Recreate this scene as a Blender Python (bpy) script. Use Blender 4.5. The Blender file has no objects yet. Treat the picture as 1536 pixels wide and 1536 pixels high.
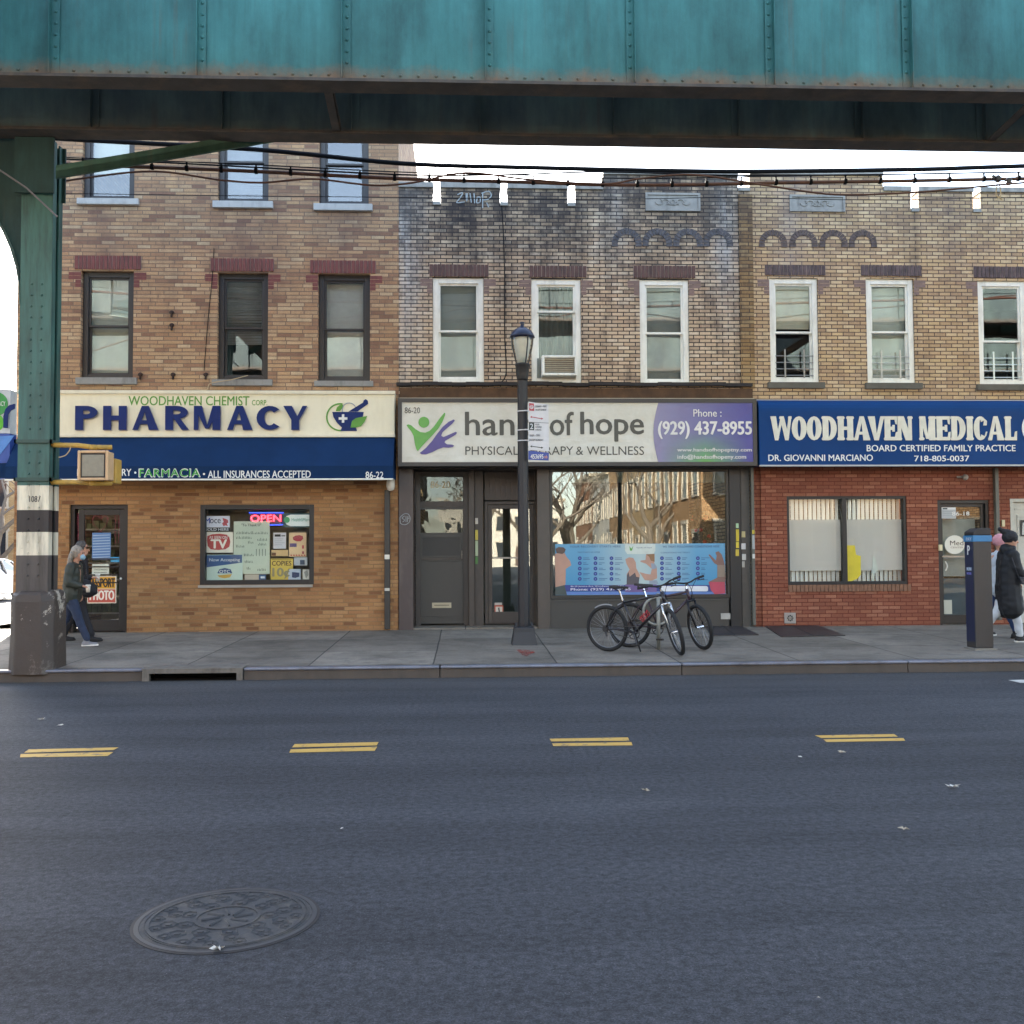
import bpy, bmesh, math, random
from mathutils import Vector, Matrix, Euler, noise as mnoise
random.seed(11)
scene = bpy.context.scene
scene.cycles.max_bounces = 7; scene.cycles.diffuse_bounces = 3; scene.cycles.glossy_bounces = 3; scene.cycles.transparent_max_bounces = 12
COL = scene.collection
R = math.radians
# ------------------------------------------------------------------ camera
F = 1500.0
PSI, THE, RHO = R(2.7), math.atan(62/1500.0), 0.0055
CAM = Vector((0, 0, 1.6))
fw = Vector((math.sin(PSI)*math.cos(THE), math.cos(PSI)*math.cos(THE), math.sin(THE)))
r0 = Vector((math.cos(PSI), -math.sin(PSI), 0)); u0 = r0.cross(fw)
uu = u0*math.cos(RHO) + r0*math.sin(RHO); rr = r0*math.cos(RHO) - u0*math.sin(RHO)
cd = bpy.data.cameras.new('camera'); cam = bpy.data.objects.new('camera', cd); COL.objects.link(cam)
M = Matrix((rr, uu, -fw)).transposed().to_4x4(); M.translation = CAM
cam.matrix_world = M
cd.sensor_width = 36; cd.lens = F/1536*36; cd.clip_start = .05; cd.clip_end = 3000
scene.camera = cam
def ray(px, py): return rr*((px-768)/F) + uu*((768-py)/F) + fw
def P(px, py, Y):                       # point on the vertical plane at depth Y (measuring the photo)
    d = ray(px, py); return CAM + d*(Y/d.y)
def G(px, py, z=0.0):                   # point on a level plane
    d = ray(px, py); return CAM + d*((z-CAM.z)/d.z)
def zs(Y): return .15 + (Y-13.0)*.0188  # sidewalk height
def GS(px, py):                         # point on the sloping sidewalk
    d = ray(px, py); t = (zs(0)-CAM.z)/(d.z-.0188*d.y); return CAM + d*t
# ------------------------------------------------------------------ materials
def lin(c):
    if isinstance(c, str):
        c = c.lstrip('#'); c = tuple(int(c[i:i+2], 16)/255 for i in (0, 2, 4))
    return tuple(x/12.92 if x <= .04045 else ((x+.055)/1.055)**2.4 for x in c)
class NT:
    def __init__(s, name):
        s.m = bpy.data.materials.new(name); s.m.use_nodes = True; s.t = s.m.node_tree
        s.t.nodes.clear(); s.out = s.n('ShaderNodeOutputMaterial'); s.b = s.n('ShaderNodeBsdfPrincipled')
        s.l(s.b.outputs[0], s.out.inputs[0])
    def n(s, t, **k):
        x = s.t.nodes.new(t)
        for a, v in k.items(): setattr(x, a, v)
        return x
    def l(s, a, b): s.t.links.new(a, b)
    def set(s, node, key, v):
        i = node.inputs[key]
        if hasattr(v, 'links'): s.l(v, i)
        elif isinstance(v, (tuple, list)) and len(v) == 3 and i.type == 'RGBA': i.default_value = (*v, 1)
        else: i.default_value = v
    def coord(s, out='Object'): return s.n('ShaderNodeTexCoord').outputs[out]
    def xform(s, v, sc=(1,1,1), loc=(0,0,0)):
        m = s.n('ShaderNodeMapping'); s.l(v, m.inputs[0]); m.inputs['Scale'].default_value = sc; m.inputs['Location'].default_value = loc; return m.outputs[0]
    def noise(s, v, scale, detail=4, rough=.55, w=0):
        x = s.n('ShaderNodeTexNoise'); s.l(v, x.inputs['Vector']); x.inputs['Scale'].default_value = scale
        x.inputs['Detail'].default_value = detail; x.inputs['Roughness'].default_value = rough; return x.outputs['Fac']
    def ramp(s, f, stops, interp='LINEAR'):
        x = s.n('ShaderNodeValToRGB'); s.l(f, x.inputs[0]); e = x.color_ramp; e.interpolation = interp
        while len(e.elements) < len(stops): e.elements.new(.5)
        for el, (p, c) in zip(e.elements, stops):
            el.position = p; el.color = (*c, 1) if isinstance(c, tuple) else (c, c, c, 1)
        return x.outputs[0]
    def mix(s, f, a, b, mode='MIX'):
        x = s.n('ShaderNodeMix', data_type='RGBA', blend_type=mode)
        for i, v in ((0, f), (6, a), (7, b)):
            if hasattr(v, 'links'): s.l(v, x.inputs[i])
            elif isinstance(v, tuple): x.inputs[i].default_value = (*v, 1)
            else: x.inputs[i].default_value = v
        return x.outputs[2]
    def math(s, op, a, b=None, clamp=False):
        x = s.n('ShaderNodeMath', operation=op, use_clamp=clamp)
        for i, v in enumerate((a, b)):
            if v is None: continue
            if hasattr(v, 'links'): s.l(v, x.inputs[i])
            else: x.inputs[i].default_value = v
        return x.outputs[0]
    def sep(s, v):
        x = s.n('ShaderNodeSeparateXYZ'); s.l(v, x.inputs[0]); return x.outputs
    def comb(s, x_, y_, z_=0):
        x = s.n('ShaderNodeCombineXYZ')
        for i, v in enumerate((x_, y_, z_)):
            if hasattr(v, 'links'): s.l(v, x.inputs[i])
            else: x.inputs[i].default_value = v
        return x.outputs[0]
    def bump(s, h, strength=.3, dist=.01):
        x = s.n('ShaderNodeBump'); s.l(h, x.inputs['Height']); x.inputs['Strength'].default_value = strength
        x.inputs['Distance'].default_value = dist; s.l(x.outputs[0], s.b.inputs['Normal'])
    def base(s, c): s.set(s.b, 'Base Color', c)
    def rough(s, c): s.set(s.b, 'Roughness', c)
_mc = {}
def mat(name, color, rough=.6, metal=0, var=.12, scale=6, bump=.0, bscale=60, dirt=None, dirtamt=.35, spec=.5, emit=None, streak=False, coat=0):
    if name in _mc: return _mc[name]
    t = NT(name); c = lin(color) if not (isinstance(color, tuple) and color and color[0] is None) else color[1]
    co = t.coord(); v = t.xform(co, (1, 1, .25)) if streak else co
    n = t.noise(v, scale, 5, .6)
    col = t.mix(t.ramp(n, [(.25, 0.0), (.75, 1.0)]), tuple(x*(1-var) for x in c), tuple(min(1, x*(1+var)) for x in c))
    if dirt:
        n2 = t.noise(t.xform(co, (1, 1, .3)), scale*.6+1.3, 7, .68)
        col = t.mix(t.math('MULTIPLY', t.ramp(n2, [(.48, 0.0), (.68, 1.0)]), dirtamt), col, lin(dirt))
    t.base(col); t.rough(t.math('ADD', rough-.06, t.math('MULTIPLY', n, .12)))
    t.b.inputs['Metallic'].default_value = metal; t.b.inputs['Specular IOR Level'].default_value = spec
    if coat: t.b.inputs['Coat Weight'].default_value = coat; t.b.inputs['Coat Roughness'].default_value = .08
    if emit: t.b.inputs['Emission Color'].default_value = (*c, 1); t.b.inputs['Emission Strength'].default_value = emit
    if bump: t.bump(t.noise(co, bscale, 4, .6), bump, .004)
    _mc[name] = t.m; return t.m
def brick_mat(name, cols, mortar, soot=0, sootz=(6, 8), sootcol='#3a3335', bw=.215, bh=.069, ms=.008, rough=.85, wash=None, big=.22, dark_low=0, longb=False, streaky=False):
    """brick courses in metres; cols = ramp of brick colours, each brick picks one"""
    t = NT(name); co = t.coord(); x, y, z = t.sep(co)
    u = t.math('ADD', x, y)
    wob = t.noise(co, 1.3, 2)
    vz = t.math('ADD', z, t.math('MULTIPLY', wob, .012))
    uv = t.comb(u, vz, 0)
    b = t.n('ShaderNodeTexBrick'); t.l(uv, b.inputs['Vector'])
    b.inputs['Scale'].default_value = 1; b.inputs['Brick Width'].default_value = bw; b.inputs['Row Height'].default_value = bh
    b.inputs['Mortar Size'].default_value = ms; b.inputs['Mortar Smooth'].default_value = .25
    b.inputs['Color1'].default_value = (0, 0, 0, 1); b.inputs['Color2'].default_value = (1, 1, 1, 1); b.inputs['Mortar'].default_value = (.5, .5, .5, 1)
    b.offset = .5; b.squash = 1
    if longb: b.squash = 1.9; b.squash_frequency = 3; b.offset = .37
    idv = t.math('FRACT', t.math('MULTIPLY', b.outputs['Color'], 1.0)) if False else b.outputs['Color']
    lc_ = [lin(c) for c in cols]; mean = [sum(c[k] for c in lc_)/len(lc_) for k in range(3)]
    stops = [(i/(len(cols)), tuple(mean[k]+(c[k]-mean[k])*.75 for k in range(3))) for i, c in enumerate(lc_)]
    col = t.ramp(idv, stops, 'CONSTANT')
    fine = t.noise(co, 55, 5, .7)
    col = t.mix(1, col, t.ramp(fine, [(.25, .62), (.5, 1.0), (.8, 1.3)]), 'MULTIPLY')
    bigv = t.noise(co, .55, 4, .6)
    col = t.mix(big, col, t.ramp(bigv, [(.3, .25), (.7, 1.0)]), 'MULTIPLY')
    mcol = t.mix(t.noise(co, 3, 4), tuple(v*.6 for v in lin(mortar)), tuple(v*1.25 for v in lin(mortar)))
    col = t.mix(b.outputs['Fac'], col, mcol)
    if wash:
        for (wx, ww, wz0, wz1, wc, wa) in wash:     # pale or dark runs with their own place on the wall
            dx = t.math('DIVIDE', t.math('ABSOLUTE', t.math('SUBTRACT', u, wx)), ww)
            mx = t.math('SUBTRACT', 1.0, dx, True)
            nz = t.noise(t.xform(co, (2.2, 2.2, .5)), 1.6, 6, .7)
            mz = t.math('MULTIPLY', t.math('GREATER_THAN', z, wz0), t.math('DIVIDE', t.math('SUBTRACT', z, wz0), wz1-wz0, True))
            f = t.math('MULTIPLY', t.math('MULTIPLY', mx, mz), t.ramp(nz, [(.3, .15), (.6, 1.0)]))
            pb = t.math('ADD', .45, t.math('MULTIPLY', t.math('MAXIMUM', t.sep(idv)[0], b.outputs['Fac']), .75)) if sum(lin(wc)) < .6 else 1.0
            col = t.mix(t.math('MULTIPLY', t.math('MULTIPLY', f, wa), pb, True), col, lin(wc))
    if soot:
        st = t.noise(t.xform(co, (1.5, 1.5, .42)), 1.5, 8, .72)
        sp = t.noise(co, 9, 5, .7)
        st = t.math('ADD', t.math('MULTIPLY', st, .72), t.math('MULTIPLY', sp, .28))
        g = t.math('DIVIDE', t.math('SUBTRACT', z, sootz[0]), sootz[1]-sootz[0], True)
        th = t.math('ADD', t.math('ADD', st, t.math('MULTIPLY', g, .2)), t.math('MULTIPLY', t.math('SUBTRACT', t.math('MAXIMUM', t.math('MULTIPLY', t.sep(idv)[0], .45), b.outputs['Fac']), .4), .22))
        f = t.math('MULTIPLY', t.ramp(th, [(.46, 0.0), (.68, 1.0)]), soot)
        col = t.mix(f, col, lin(sootcol))
    t.base(col); t.rough(rough); t.b.inputs['Specular IOR Level'].default_value = .25
    h = t.math('ADD', t.math('MULTIPLY', b.outputs['Fac'], -1.0), t.math('MULTIPLY', fine, .5))
    t.bump(h, .7, .006)
    return t.m
def glass_mat(name, tint='#dfe8e4', ior=1.9, rough=.0, wave=.02, wscale=1.5):
    t = NT(name); t.t.nodes.remove(t.b)
    tr = t.n('ShaderNodeBsdfTransparent'); tr.inputs[0].default_value = (*lin(tint), 1)
    gl = t.n('ShaderNodeBsdfGlossy'); gl.inputs['Roughness'].default_value = rough
    ge = t.n('ShaderNodeNewGeometry'); dt = t.n('ShaderNodeVectorMath', operation='DOT_PRODUCT'); t.l(ge.outputs['Incoming'], dt.inputs[0]); t.l(ge.outputs['Normal'], dt.inputs[1])
    f0 = ((ior-1)/(ior+1))**2; c1 = t.math('SUBTRACT', 1.0, t.math('ABSOLUTE', dt.outputs['Value']), True)
    fac = t.math('ADD', f0, t.math('MULTIPLY', t.math('POWER', c1, 5.0), 1-f0), True)
    mx = t.n('ShaderNodeMixShader')
    bp = t.n('ShaderNodeBump'); bp.inputs['Strength'].default_value = wave; bp.inputs['Distance'].default_value = .1
    t.l(t.noise(t.coord(), wscale, 2, .4), bp.inputs['Height'])
    t.l(bp.outputs[0], gl.inputs['Normal'])
    t.l(fac, mx.inputs[0]); t.l(tr.outputs[0], mx.inputs[1]); t.l(gl.outputs[0], mx.inputs[2]); t.l(mx.outputs[0], t.out.inputs[0])
    return t.m
# ------------------------------------------------------------------ object helpers
ORG = {}
def thing(name, label, cat, loc=(0, 0, 0), rz=0, group=None, rot=None):
    o = bpy.data.objects.new(name, None); o.empty_display_size = .2; COL.objects.link(o)
    o.location = loc; o.rotation_euler = rot if rot else (0, 0, rz)
    o['label'] = label; o['category'] = cat
    if group: o['group'] = group
    ORG[o.name] = Vector(loc) if (rz == 0 and not rot) else Vector((0, 0, 0))
    return o
def tag(o, label=None, cat=None, group=None, kind=None):
    if label: o['label'] = label
    if cat: o['category'] = cat
    if group: o['group'] = group
    if kind: o['kind'] = kind
    return o
def link(name, me, m, parent=None, smooth=False, bevel=0, org=None):
    """mesh in the coordinates of its thing"""
    o = bpy.data.objects.new(name, me); COL.objects.link(o)
    if m is not None: me.materials.append(m)
    if parent is not None: o.parent = parent; ORG[o.name] = ORG[parent.name]
    else: ORG[o.name] = Vector((0, 0, 0))
    if smooth:
        for p in me.polygons: p.use_smooth = True
    if bevel:
        b = o.modifiers.new('bevel', 'BEVEL'); b.width = bevel; b.segments = 2; b.limit_method = 'ANGLE'; b.angle_limit = R(40)
    return o
class MB:
    def __init__(s): s.v = []; s.f = []
    def add(s, vs, fs):
        k = len(s.v); s.v += [tuple(v) for v in vs]; s.f += [tuple(i+k for i in f) for f in fs]; return s
    def box(s, a, b):
        x0, y0, z0 = (min(a[i], b[i]) for i in range(3)); x1, y1, z1 = (max(a[i], b[i]) for i in range(3))
        return s.add([(x0,y0,z0),(x1,y0,z0),(x1,y1,z0),(x0,y1,z0),(x0,y0,z1),(x1,y0,z1),(x1,y1,z1),(x0,y1,z1)],
                     [(3,2,1,0),(4,5,6,7),(0,1,5,4),(1,2,6,5),(2,3,7,6),(3,0,4,7)])
    def quad(s, *p): return s.add(p, [tuple(range(len(p)))])
    def prism(s, pts, d):          # closed polygon (list of 3D points) swept by vector d
        n = len(pts); d = Vector(d); q = [Vector(p) for p in pts]
        return s.add(q+[p+d for p in q], [tuple(range(n-1, -1, -1)), tuple(range(n, 2*n))]+[(i, (i+1) % n, n+(i+1) % n, n+i) for i in range(n)])
    def tube(s, pts, r, n=10, closed=False, caps=True):
        pts = [Vector(p) for p in pts]; rs = r if isinstance(r, (list, tuple)) else [r]*len(pts); m = len(pts)
        k = len(s.v); prev = None
        for i, p in enumerate(pts):
            a = pts[(i+1) % m] if (closed or i < m-1) else p; b = pts[i-1] if (closed or i > 0) else p
            t = (a-b); t = t.normalized() if t.length > 1e-9 else Vector((0, 0, 1))
            if prev is None:
                up = Vector((0, 0, 1)) if abs(t.z) < .9 else Vector((1, 0, 0)); x = up.cross(t).normalized()
            else: x = (prev - t*prev.dot(t)).normalized()
            prev = x; y = t.cross(x)
            for j in range(n):
                an = 2*math.pi*j/n; s.v.append(tuple(p + x*(rs[i]*math.cos(an)) + y*(rs[i]*math.sin(an))))
        for i in range(m if closed else m-1):
            for j in range(n):
                a = k+i*n+j; b = k+i*n+(j+1) % n; c = k+((i+1) % m)*n+(j+1) % n; d = k+((i+1) % m)*n+j
                s.f.append((a, b, c, d))
        if caps and not closed:
            s.f.append(tuple(k+j for j in range(n-1, -1, -1))); s.f.append(tuple(k+(m-1)*n+j for j in range(n)))
        return s
    def lathe(s, prof, n=24, c=(0, 0, 0)):   # prof (r,z)
        k = len(s.v)
        for r_, z in prof:
            for j in range(n):
                a = 2*math.pi*j/n; s.v.append((c[0]+r_*math.cos(a), c[1]+r_*math.sin(a), c[2]+z))
        for i in range(len(prof)-1):
            for j in range(n): s.f.append((k+i*n+j, k+i*n+(j+1) % n, k+(i+1)*n+(j+1) % n, k+(i+1)*n+j))
        s.f.append(tuple(k+j for j in range(n-1, -1, -1))); s.f.append(tuple(k+(len(prof)-1)*n+j for j in range(n)))
        return s
    def ball(s, c, r, n=10, sc=(1, 1, 1)):
        prof = [(max(1e-4, math.sin(math.pi*i/n)), -math.cos(math.pi*i/n)) for i in range(n+1)]
        k = len(s.v); s.lathe(prof, n*2)
        for i in range(k, len(s.v)):
            v = s.v[i]; s.v[i] = (c[0]+v[0]*r*sc[0], c[1]+v[1]*r*sc[1], c[2]+v[2]*r*sc[2])
        return s
    def dome(s, c, r, h, axis=(0, -1, 0), n=6):   # rivet head
        ax = Vector(axis).normalized(); up = Vector((0, 0, 1)) if abs(ax.z) < .9 else Vector((1, 0, 0)); x = up.cross(ax).normalized(); y = ax.cross(x)
        c = Vector(c); k = len(s.v)
        for rr_, hh in ((1, 0), (.75, .65), (.0001, 1)):
            for j in range(n):
                a = 2*math.pi*j/n; s.v.append(tuple(c + x*(r*rr_*math.cos(a)) + y*(r*rr_*math.sin(a)) + ax*(h*hh)))
        for i in range(2):
            for j in range(n): s.f.append((k+i*n+j, k+i*n+(j+1) % n, k+(i+1)*n+(j+1) % n, k+(i+1)*n+j))
        return s
    def mesh(s, org=Vector((0, 0, 0)), merge=False, name='mesh'):
        me = bpy.data.meshes.new(name); me.from_pydata([tuple(Vector(v)-org) for v in s.v], [], s.f)
        if merge or True:
            bm = bmesh.new(); bm.from_mesh(me)
            if merge: bmesh.ops.remove_doubles(bm, verts=bm.verts, dist=1e-5)
            bmesh.ops.recalc_face_normals(bm, faces=bm.faces); bm.to_mesh(me); bm.free()
        me.update(); return me
    def build(s, name, m, parent=None, smooth=False, bevel=0, merge=False):
        org = ORG[parent.name] if parent is not None else Vector((0, 0, 0))
        return link(name, s.mesh(org, merge, name), m, parent, smooth, bevel)
def wall_with_holes(x0, x1, z0, z1, holes, Y, th, mb=None):
    """vertical wall facing -Y with real openings and reveals"""
    mb = mb or MB()
    xs = sorted({x0, x1, *[h[0] for h in holes], *[h[1] for h in holes]}); zs_ = sorted({z0, z1, *[h[2] for h in holes], *[h[3] for h in holes]})
    xs = [x for x in xs if x0 <= x <= x1]; zs_ = [z for z in zs_ if z0 <= z <= z1]
    def solid(i, j):
        if i < 0 or j < 0 or i >= len(xs)-1 or j >= len(zs_)-1: return False
        cx = (xs[i]+xs[i+1])/2; cz = (zs_[j]+zs_[j+1])/2
        return not any(h[0] < cx < h[1] and h[2] < cz < h[3] for h in holes)
    for i in range(len(xs)-1):
        for j in range(len(zs_)-1):
            if not solid(i, j): continue
            a, b, c, d = xs[i], xs[i+1], zs_[j], zs_[j+1]; B = Y+th
            mb.quad((a,Y,c),(b,Y,c),(b,Y,d),(a,Y,d)); mb.quad((b,B,c),(a,B,c),(a,B,d),(b,B,d))
            if not solid(i-1, j): mb.quad((a,B,c),(a,Y,c),(a,Y,d),(a,B,d))
            if not solid(i+1, j): mb.quad((b,Y,c),(b,B,c),(b,B,d),(b,Y,d))
            if not solid(i, j-1): mb.quad((a,B,c),(b,B,c),(b,Y,c),(a,Y,c))
            if not solid(i, j+1): mb.quad((a,Y,d),(b,Y,d),(b,B,d),(a,B,d))
    return mb
# text -------------------------------------------------------------
def text_mesh(s, extrude=.004, offset=0, space=1.0, shear=0):
    c = bpy.data.curves.new('t', 'FONT'); c.body = s; c.extrude = extrude; c.offset = offset; c.space_character = space; c.shear = shear
    c.resolution_u = 3; o = bpy.data.objects.new('t', c); COL.objects.link(o)
    dg = bpy.context.evaluated_depsgraph_get(); dg.update()
    me = bpy.data.meshes.new_from_object(o.evaluated_get(dg)); bpy.data.objects.remove(o); bpy.data.curves.remove(c)
    return me
def text_pts(s, box, Y, m, parent, name='lettering', extrude=.004, offset=0, space=1.0, shear=0, tilt=0, depth=None):
    """lettering fitted to photo box (px0,py0,px1,py1) measured on plane Y (the face of the sign)"""
    bold = max(0, offset); me = text_mesh(s, .5, 0, space, shear)
    vs = [v.co for v in me.vertices]; X0 = min(v.x for v in vs); X1 = max(v.x for v in vs); Y0 = min(v.y for v in vs); Y1 = max(v.y for v in vs)
    a = P(box[0], box[1], Y); b = P(box[2], box[1], Y); c = P(box[0], box[3], Y)
    org = ORG[parent.name] if parent else Vector((0, 0, 0))
    zb = c.z; zt = a.z; sl = 0
    for v in me.vertices:
        u = (v.co.x-X0)/(X1-X0); w = (v.co.y-Y0)/(Y1-Y0)
        d = extrude if v.co.z > 0 else -.002
        v.co = Vector((a.x+(b.x-a.x)*u, Y-d, zb+(zt-zb)*w)) - org
    if bold:
        dx = bold*(zt-zb)*.9; bm = bmesh.new(); bm.from_mesh(me); src = me.copy()
        for k, (q, w_) in enumerate(((-1, 0), (1, 0), (0, .6), (0, -.6))):
            n0 = len(bm.verts); bm.from_mesh(src); bm.verts.ensure_lookup_table()
            for v in bm.verts[n0:]: v.co += Vector((q*dx, -.0003*(k+1), w_*dx))
        bm.to_mesh(me); bm.free(); bpy.data.meshes.remove(src)
    return link(name, me, m, parent)
# stroke lettering (display faces the built-in font lacks)
def cap(mb, x0, z0, x1, z1, w0, w1=None, Y=0, d=.01, rnd=False):
    w1 = w0 if w1 is None else w1; a = Vector((x0, 0, z0)); b = Vector((x1, 0, z1)); t = (b-a).normalized(); n = Vector((-t.z, 0, t.x))
    pts = [a+n*w0/2, b+n*w1/2]
    if rnd: pts += [b+n*(w1/2*math.cos(q))+t*(w1/2*math.sin(q)) for q in (R(30), R(60), R(90), R(120), R(150))]
    pts += [b-n*w1/2, a-n*w0/2]
    if rnd: pts += [a-n*(w0/2*math.cos(q))-t*(w0/2*math.sin(q)) for q in (R(30), R(60), R(90), R(120), R(150))]
    mb.prism([Vector((p.x, Y, p.z)) for p in pts], (0, -d, 0))
def poly(mb, pts, Y, d=.01): mb.prism([Vector((x, Y, z)) for x, z in pts], (0, -d, 0))
def arcband(mb, cx, cz, rx, rz, a0, a1, wx, wz, Y, d, n=18, taper=0):
    """elliptic ring sector with stroke wx (sides) / wz (top)"""
    for i in range(n):
        q = []
        for a in (a0+(a1-a0)*i/n, a0+(a1-a0)*(i+1)/n):
            ca, sa = math.cos(R(a)), math.sin(R(a)); q.append(((cx+rx*ca, cz+rz*sa), (cx+(rx-wx)*ca, cz+(rz-wz)*sa)))
        poly(mb, [q[0][0], q[1][0], q[1][1], q[0][1]], Y, d)
_k = [0]
def _dz():
    _k[0] = (_k[0]+1) % 23; return _k[0]*.0001
_poly0, _cap0 = poly, cap
def poly(mb, pts, Y, d=.01): _poly0(mb, pts, Y, d+_dz())
def cap(mb, *a, **k): k['d'] = k.get('d', .01)+_dz(); _cap0(mb, *a, **k)
# ------------------------------------------------------------------ light and air
SUN_AZ, SUN_EL = 17.0, 23.0
w = bpy.data.worlds.new('World'); scene.world = w; w.use_nodes = True
nt = w.node_tree; bg = nt.nodes['Background']; sky = nt.nodes.new('ShaderNodeTexSky'); sky.sky_type = 'NISHITA'
sky.sun_disc = False; sky.sun_elevation = R(SUN_EL); sky.sun_rotation = R(-SUN_AZ); sky.air_density = 1.0; sky.dust_density = 1.2; sky.ozone_density = 1.0
hs_ = nt.nodes.new('ShaderNodeHueSaturation'); hs_.inputs['Saturation'].default_value = .78; nt.links.new(sky.outputs[0], hs_.inputs['Color']); nt.links.new(hs_.outputs[0], bg.inputs[0]); bg.inputs[1].default_value = .13
sl = bpy.data.lights.new('sun', 'SUN'); sl.energy = 5.0; sl.angle = R(.5); sl.color = (1, .93, .82)
so = bpy.data.objects.new('sun', sl); COL.objects.link(so)
so.rotation_euler = Vector((math.sin(R(-SUN_AZ))*math.cos(R(SUN_EL)), math.cos(R(-SUN_AZ))*math.cos(R(SUN_EL)), math.sin(R(SUN_EL)))).to_track_quat('Z', 'Y').to_euler()
vs_ = scene.view_settings; vs_.view_transform = 'Standard'; vs_.look = 'None'; vs_.gamma = 1; vs_.exposure = 3.0; vs_.use_curve_mapping = False
YF = 18.0
def px_x(px, py, Y=YF): return P(px, py, Y).x
def px_z(px, py, Y=YF): return P(px, py, Y).z
# ------------------------------------------------------------------ common materials
GL = glass_mat('window_glass', '#fbfcfb', ior=1.9, wave=.025, wscale=1.0)
GLC = glass_mat('clear_glass', '#fdfefd', ior=1.38, wave=.015, wscale=.8)
GLS = glass_mat('shop_glass', '#f4f7f4', ior=1.9, wave=.02, wscale=.6)
WHT = mat('white_vinyl', '#e6e5dc', .45, var=.05, dirt='#8a8270', dirtamt=.3)
BRZ = mat('dark_bronze_frame', '#2c2a2c', .45, var=.1)
BLK = mat('black_frame', '#1b1a1a', .45, var=.1)
DARKROOM = mat('dark_room', '#4a463f', .9)
SHADE = mat('roller_shade', '#a9aca0', .8, var=.06)
SHADEG = mat('grey_shade', '#8b8f88', .8, var=.06)
STONE = mat('grey_stone', '#8b8985', .8, var=.15, bump=.3, dirt='#45403d', dirtamt=.5)
LSTONE = mat('pale_stone', '#a8a8a6', .8, var=.12, bump=.3, dirt='#5a5654', dirtamt=.4)
BRN = mat('brown_metal', '#3d3631', .5, var=.1, dirt='#6d6258', dirtamt=.3)
GRM = mat('grey_green_door', '#4b4a45', .5, var=.08, dirt='#33312e', dirtamt=.3)
WP = mat('white_print', '#e4e2dc', .5, var=.03)
RUB = mat('black_rubber', '#19191a', .75, bump=.2)
CHR = mat('chrome', '#c8c8c8', .25, 1.0, var=.05)
INK = mat('dark_ink', '#26282c', .6)
# ------------------------------------------------------------------ ground
def asphalt():
    t = NT('asphalt'); co = t.coord()
    n1 = t.noise(co, .22, 5, .6); n2 = t.noise(co, 110, 4, .85); n4 = t.noise(co, 24, 6, .75); n3 = t.noise(t.xform(co, (.35, 2.2, 1)), .9, 6, .65)
    vor = t.n('ShaderNodeTexVoronoi'); vor.inputs['Scale'].default_value = 75; t.l(co, vor.inputs['Vector'])
    c = t.mix(t.ramp(n1, [(.3, 0.), (.7, 1.)]), (.045, .048, .055), (.065, .0685, .077))
    c = t.mix(.8, c, t.ramp(n3, [(.25, .55), (.5, .98), (.8, 1.25)]), 'MULTIPLY')
    c = t.mix(.95, c, t.ramp(n2, [(.38, .5), (.5, .98), (.62, 1.6)]), 'MULTIPLY'); c = t.mix(.8, c, t.ramp(n4, [(.36, .5), (.5, 1.0), (.64, 1.55)]), 'MULTIPLY')
    lane = t.noise(t.xform(co, (.05, .75, 1)), 1.0, 4, .55); c = t.mix(.45, c, t.ramp(lane, [(.35, .68), (.5, 1.0), (.65, 1.28)]), 'MULTIPLY')
    st = t.ramp(vor.outputs['Distance'], [(.0, 1.0), (.16, 0.0)])
    rnd = t.sep(vor.outputs['Color'])[0]
    spk = t.math('MULTIPLY', st, t.ramp(rnd, [(.9, 0.), (.94, 1.)]))
    c = t.mix(t.math('MULTIPLY', spk, .9), c, (.42, .42, .41))
    dk = t.ramp(t.noise(t.xform(co, (1, 2.5, 1)), 5, 8, .8), [(.57, 0.), (.62, 1.)])
    dkm = t.ramp(t.noise(co, .8, 2), [(.42, 0.), (.6, 1.)])
    c = t.mix(t.math('MULTIPLY', t.math('MULTIPLY', dk, dkm), .6), c, (.028, .028, .032))
    y = t.sep(co)[1]
    gut = t.math('MULTIPLY', t.ramp(t.math('MULTIPLY', t.math('SUBTRACT', y, 11.3), .55, True), [(0, 0.), (1, 1.)]), t.ramp(t.noise(t.xform(co, (.3, 1.5, 1)), 2.2, 6, .7), [(.3, .2), (.65, .9)]))
    c = t.mix(t.math('MULTIPLY', gut, .65), c, (.082, .076, .068))
    t.base(c); t.rough(t.ramp(n2, [(.3, .72), (.7, .9)])); t.b.inputs['Specular IOR Level'].default_value = .22
    h = t.math('ADD', t.math('MULTIPLY', n2, 1.0), t.math('MULTIPLY', vor.outputs['Distance'], .6)); t.bump(h, .9, .012)
    return t.m
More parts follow.
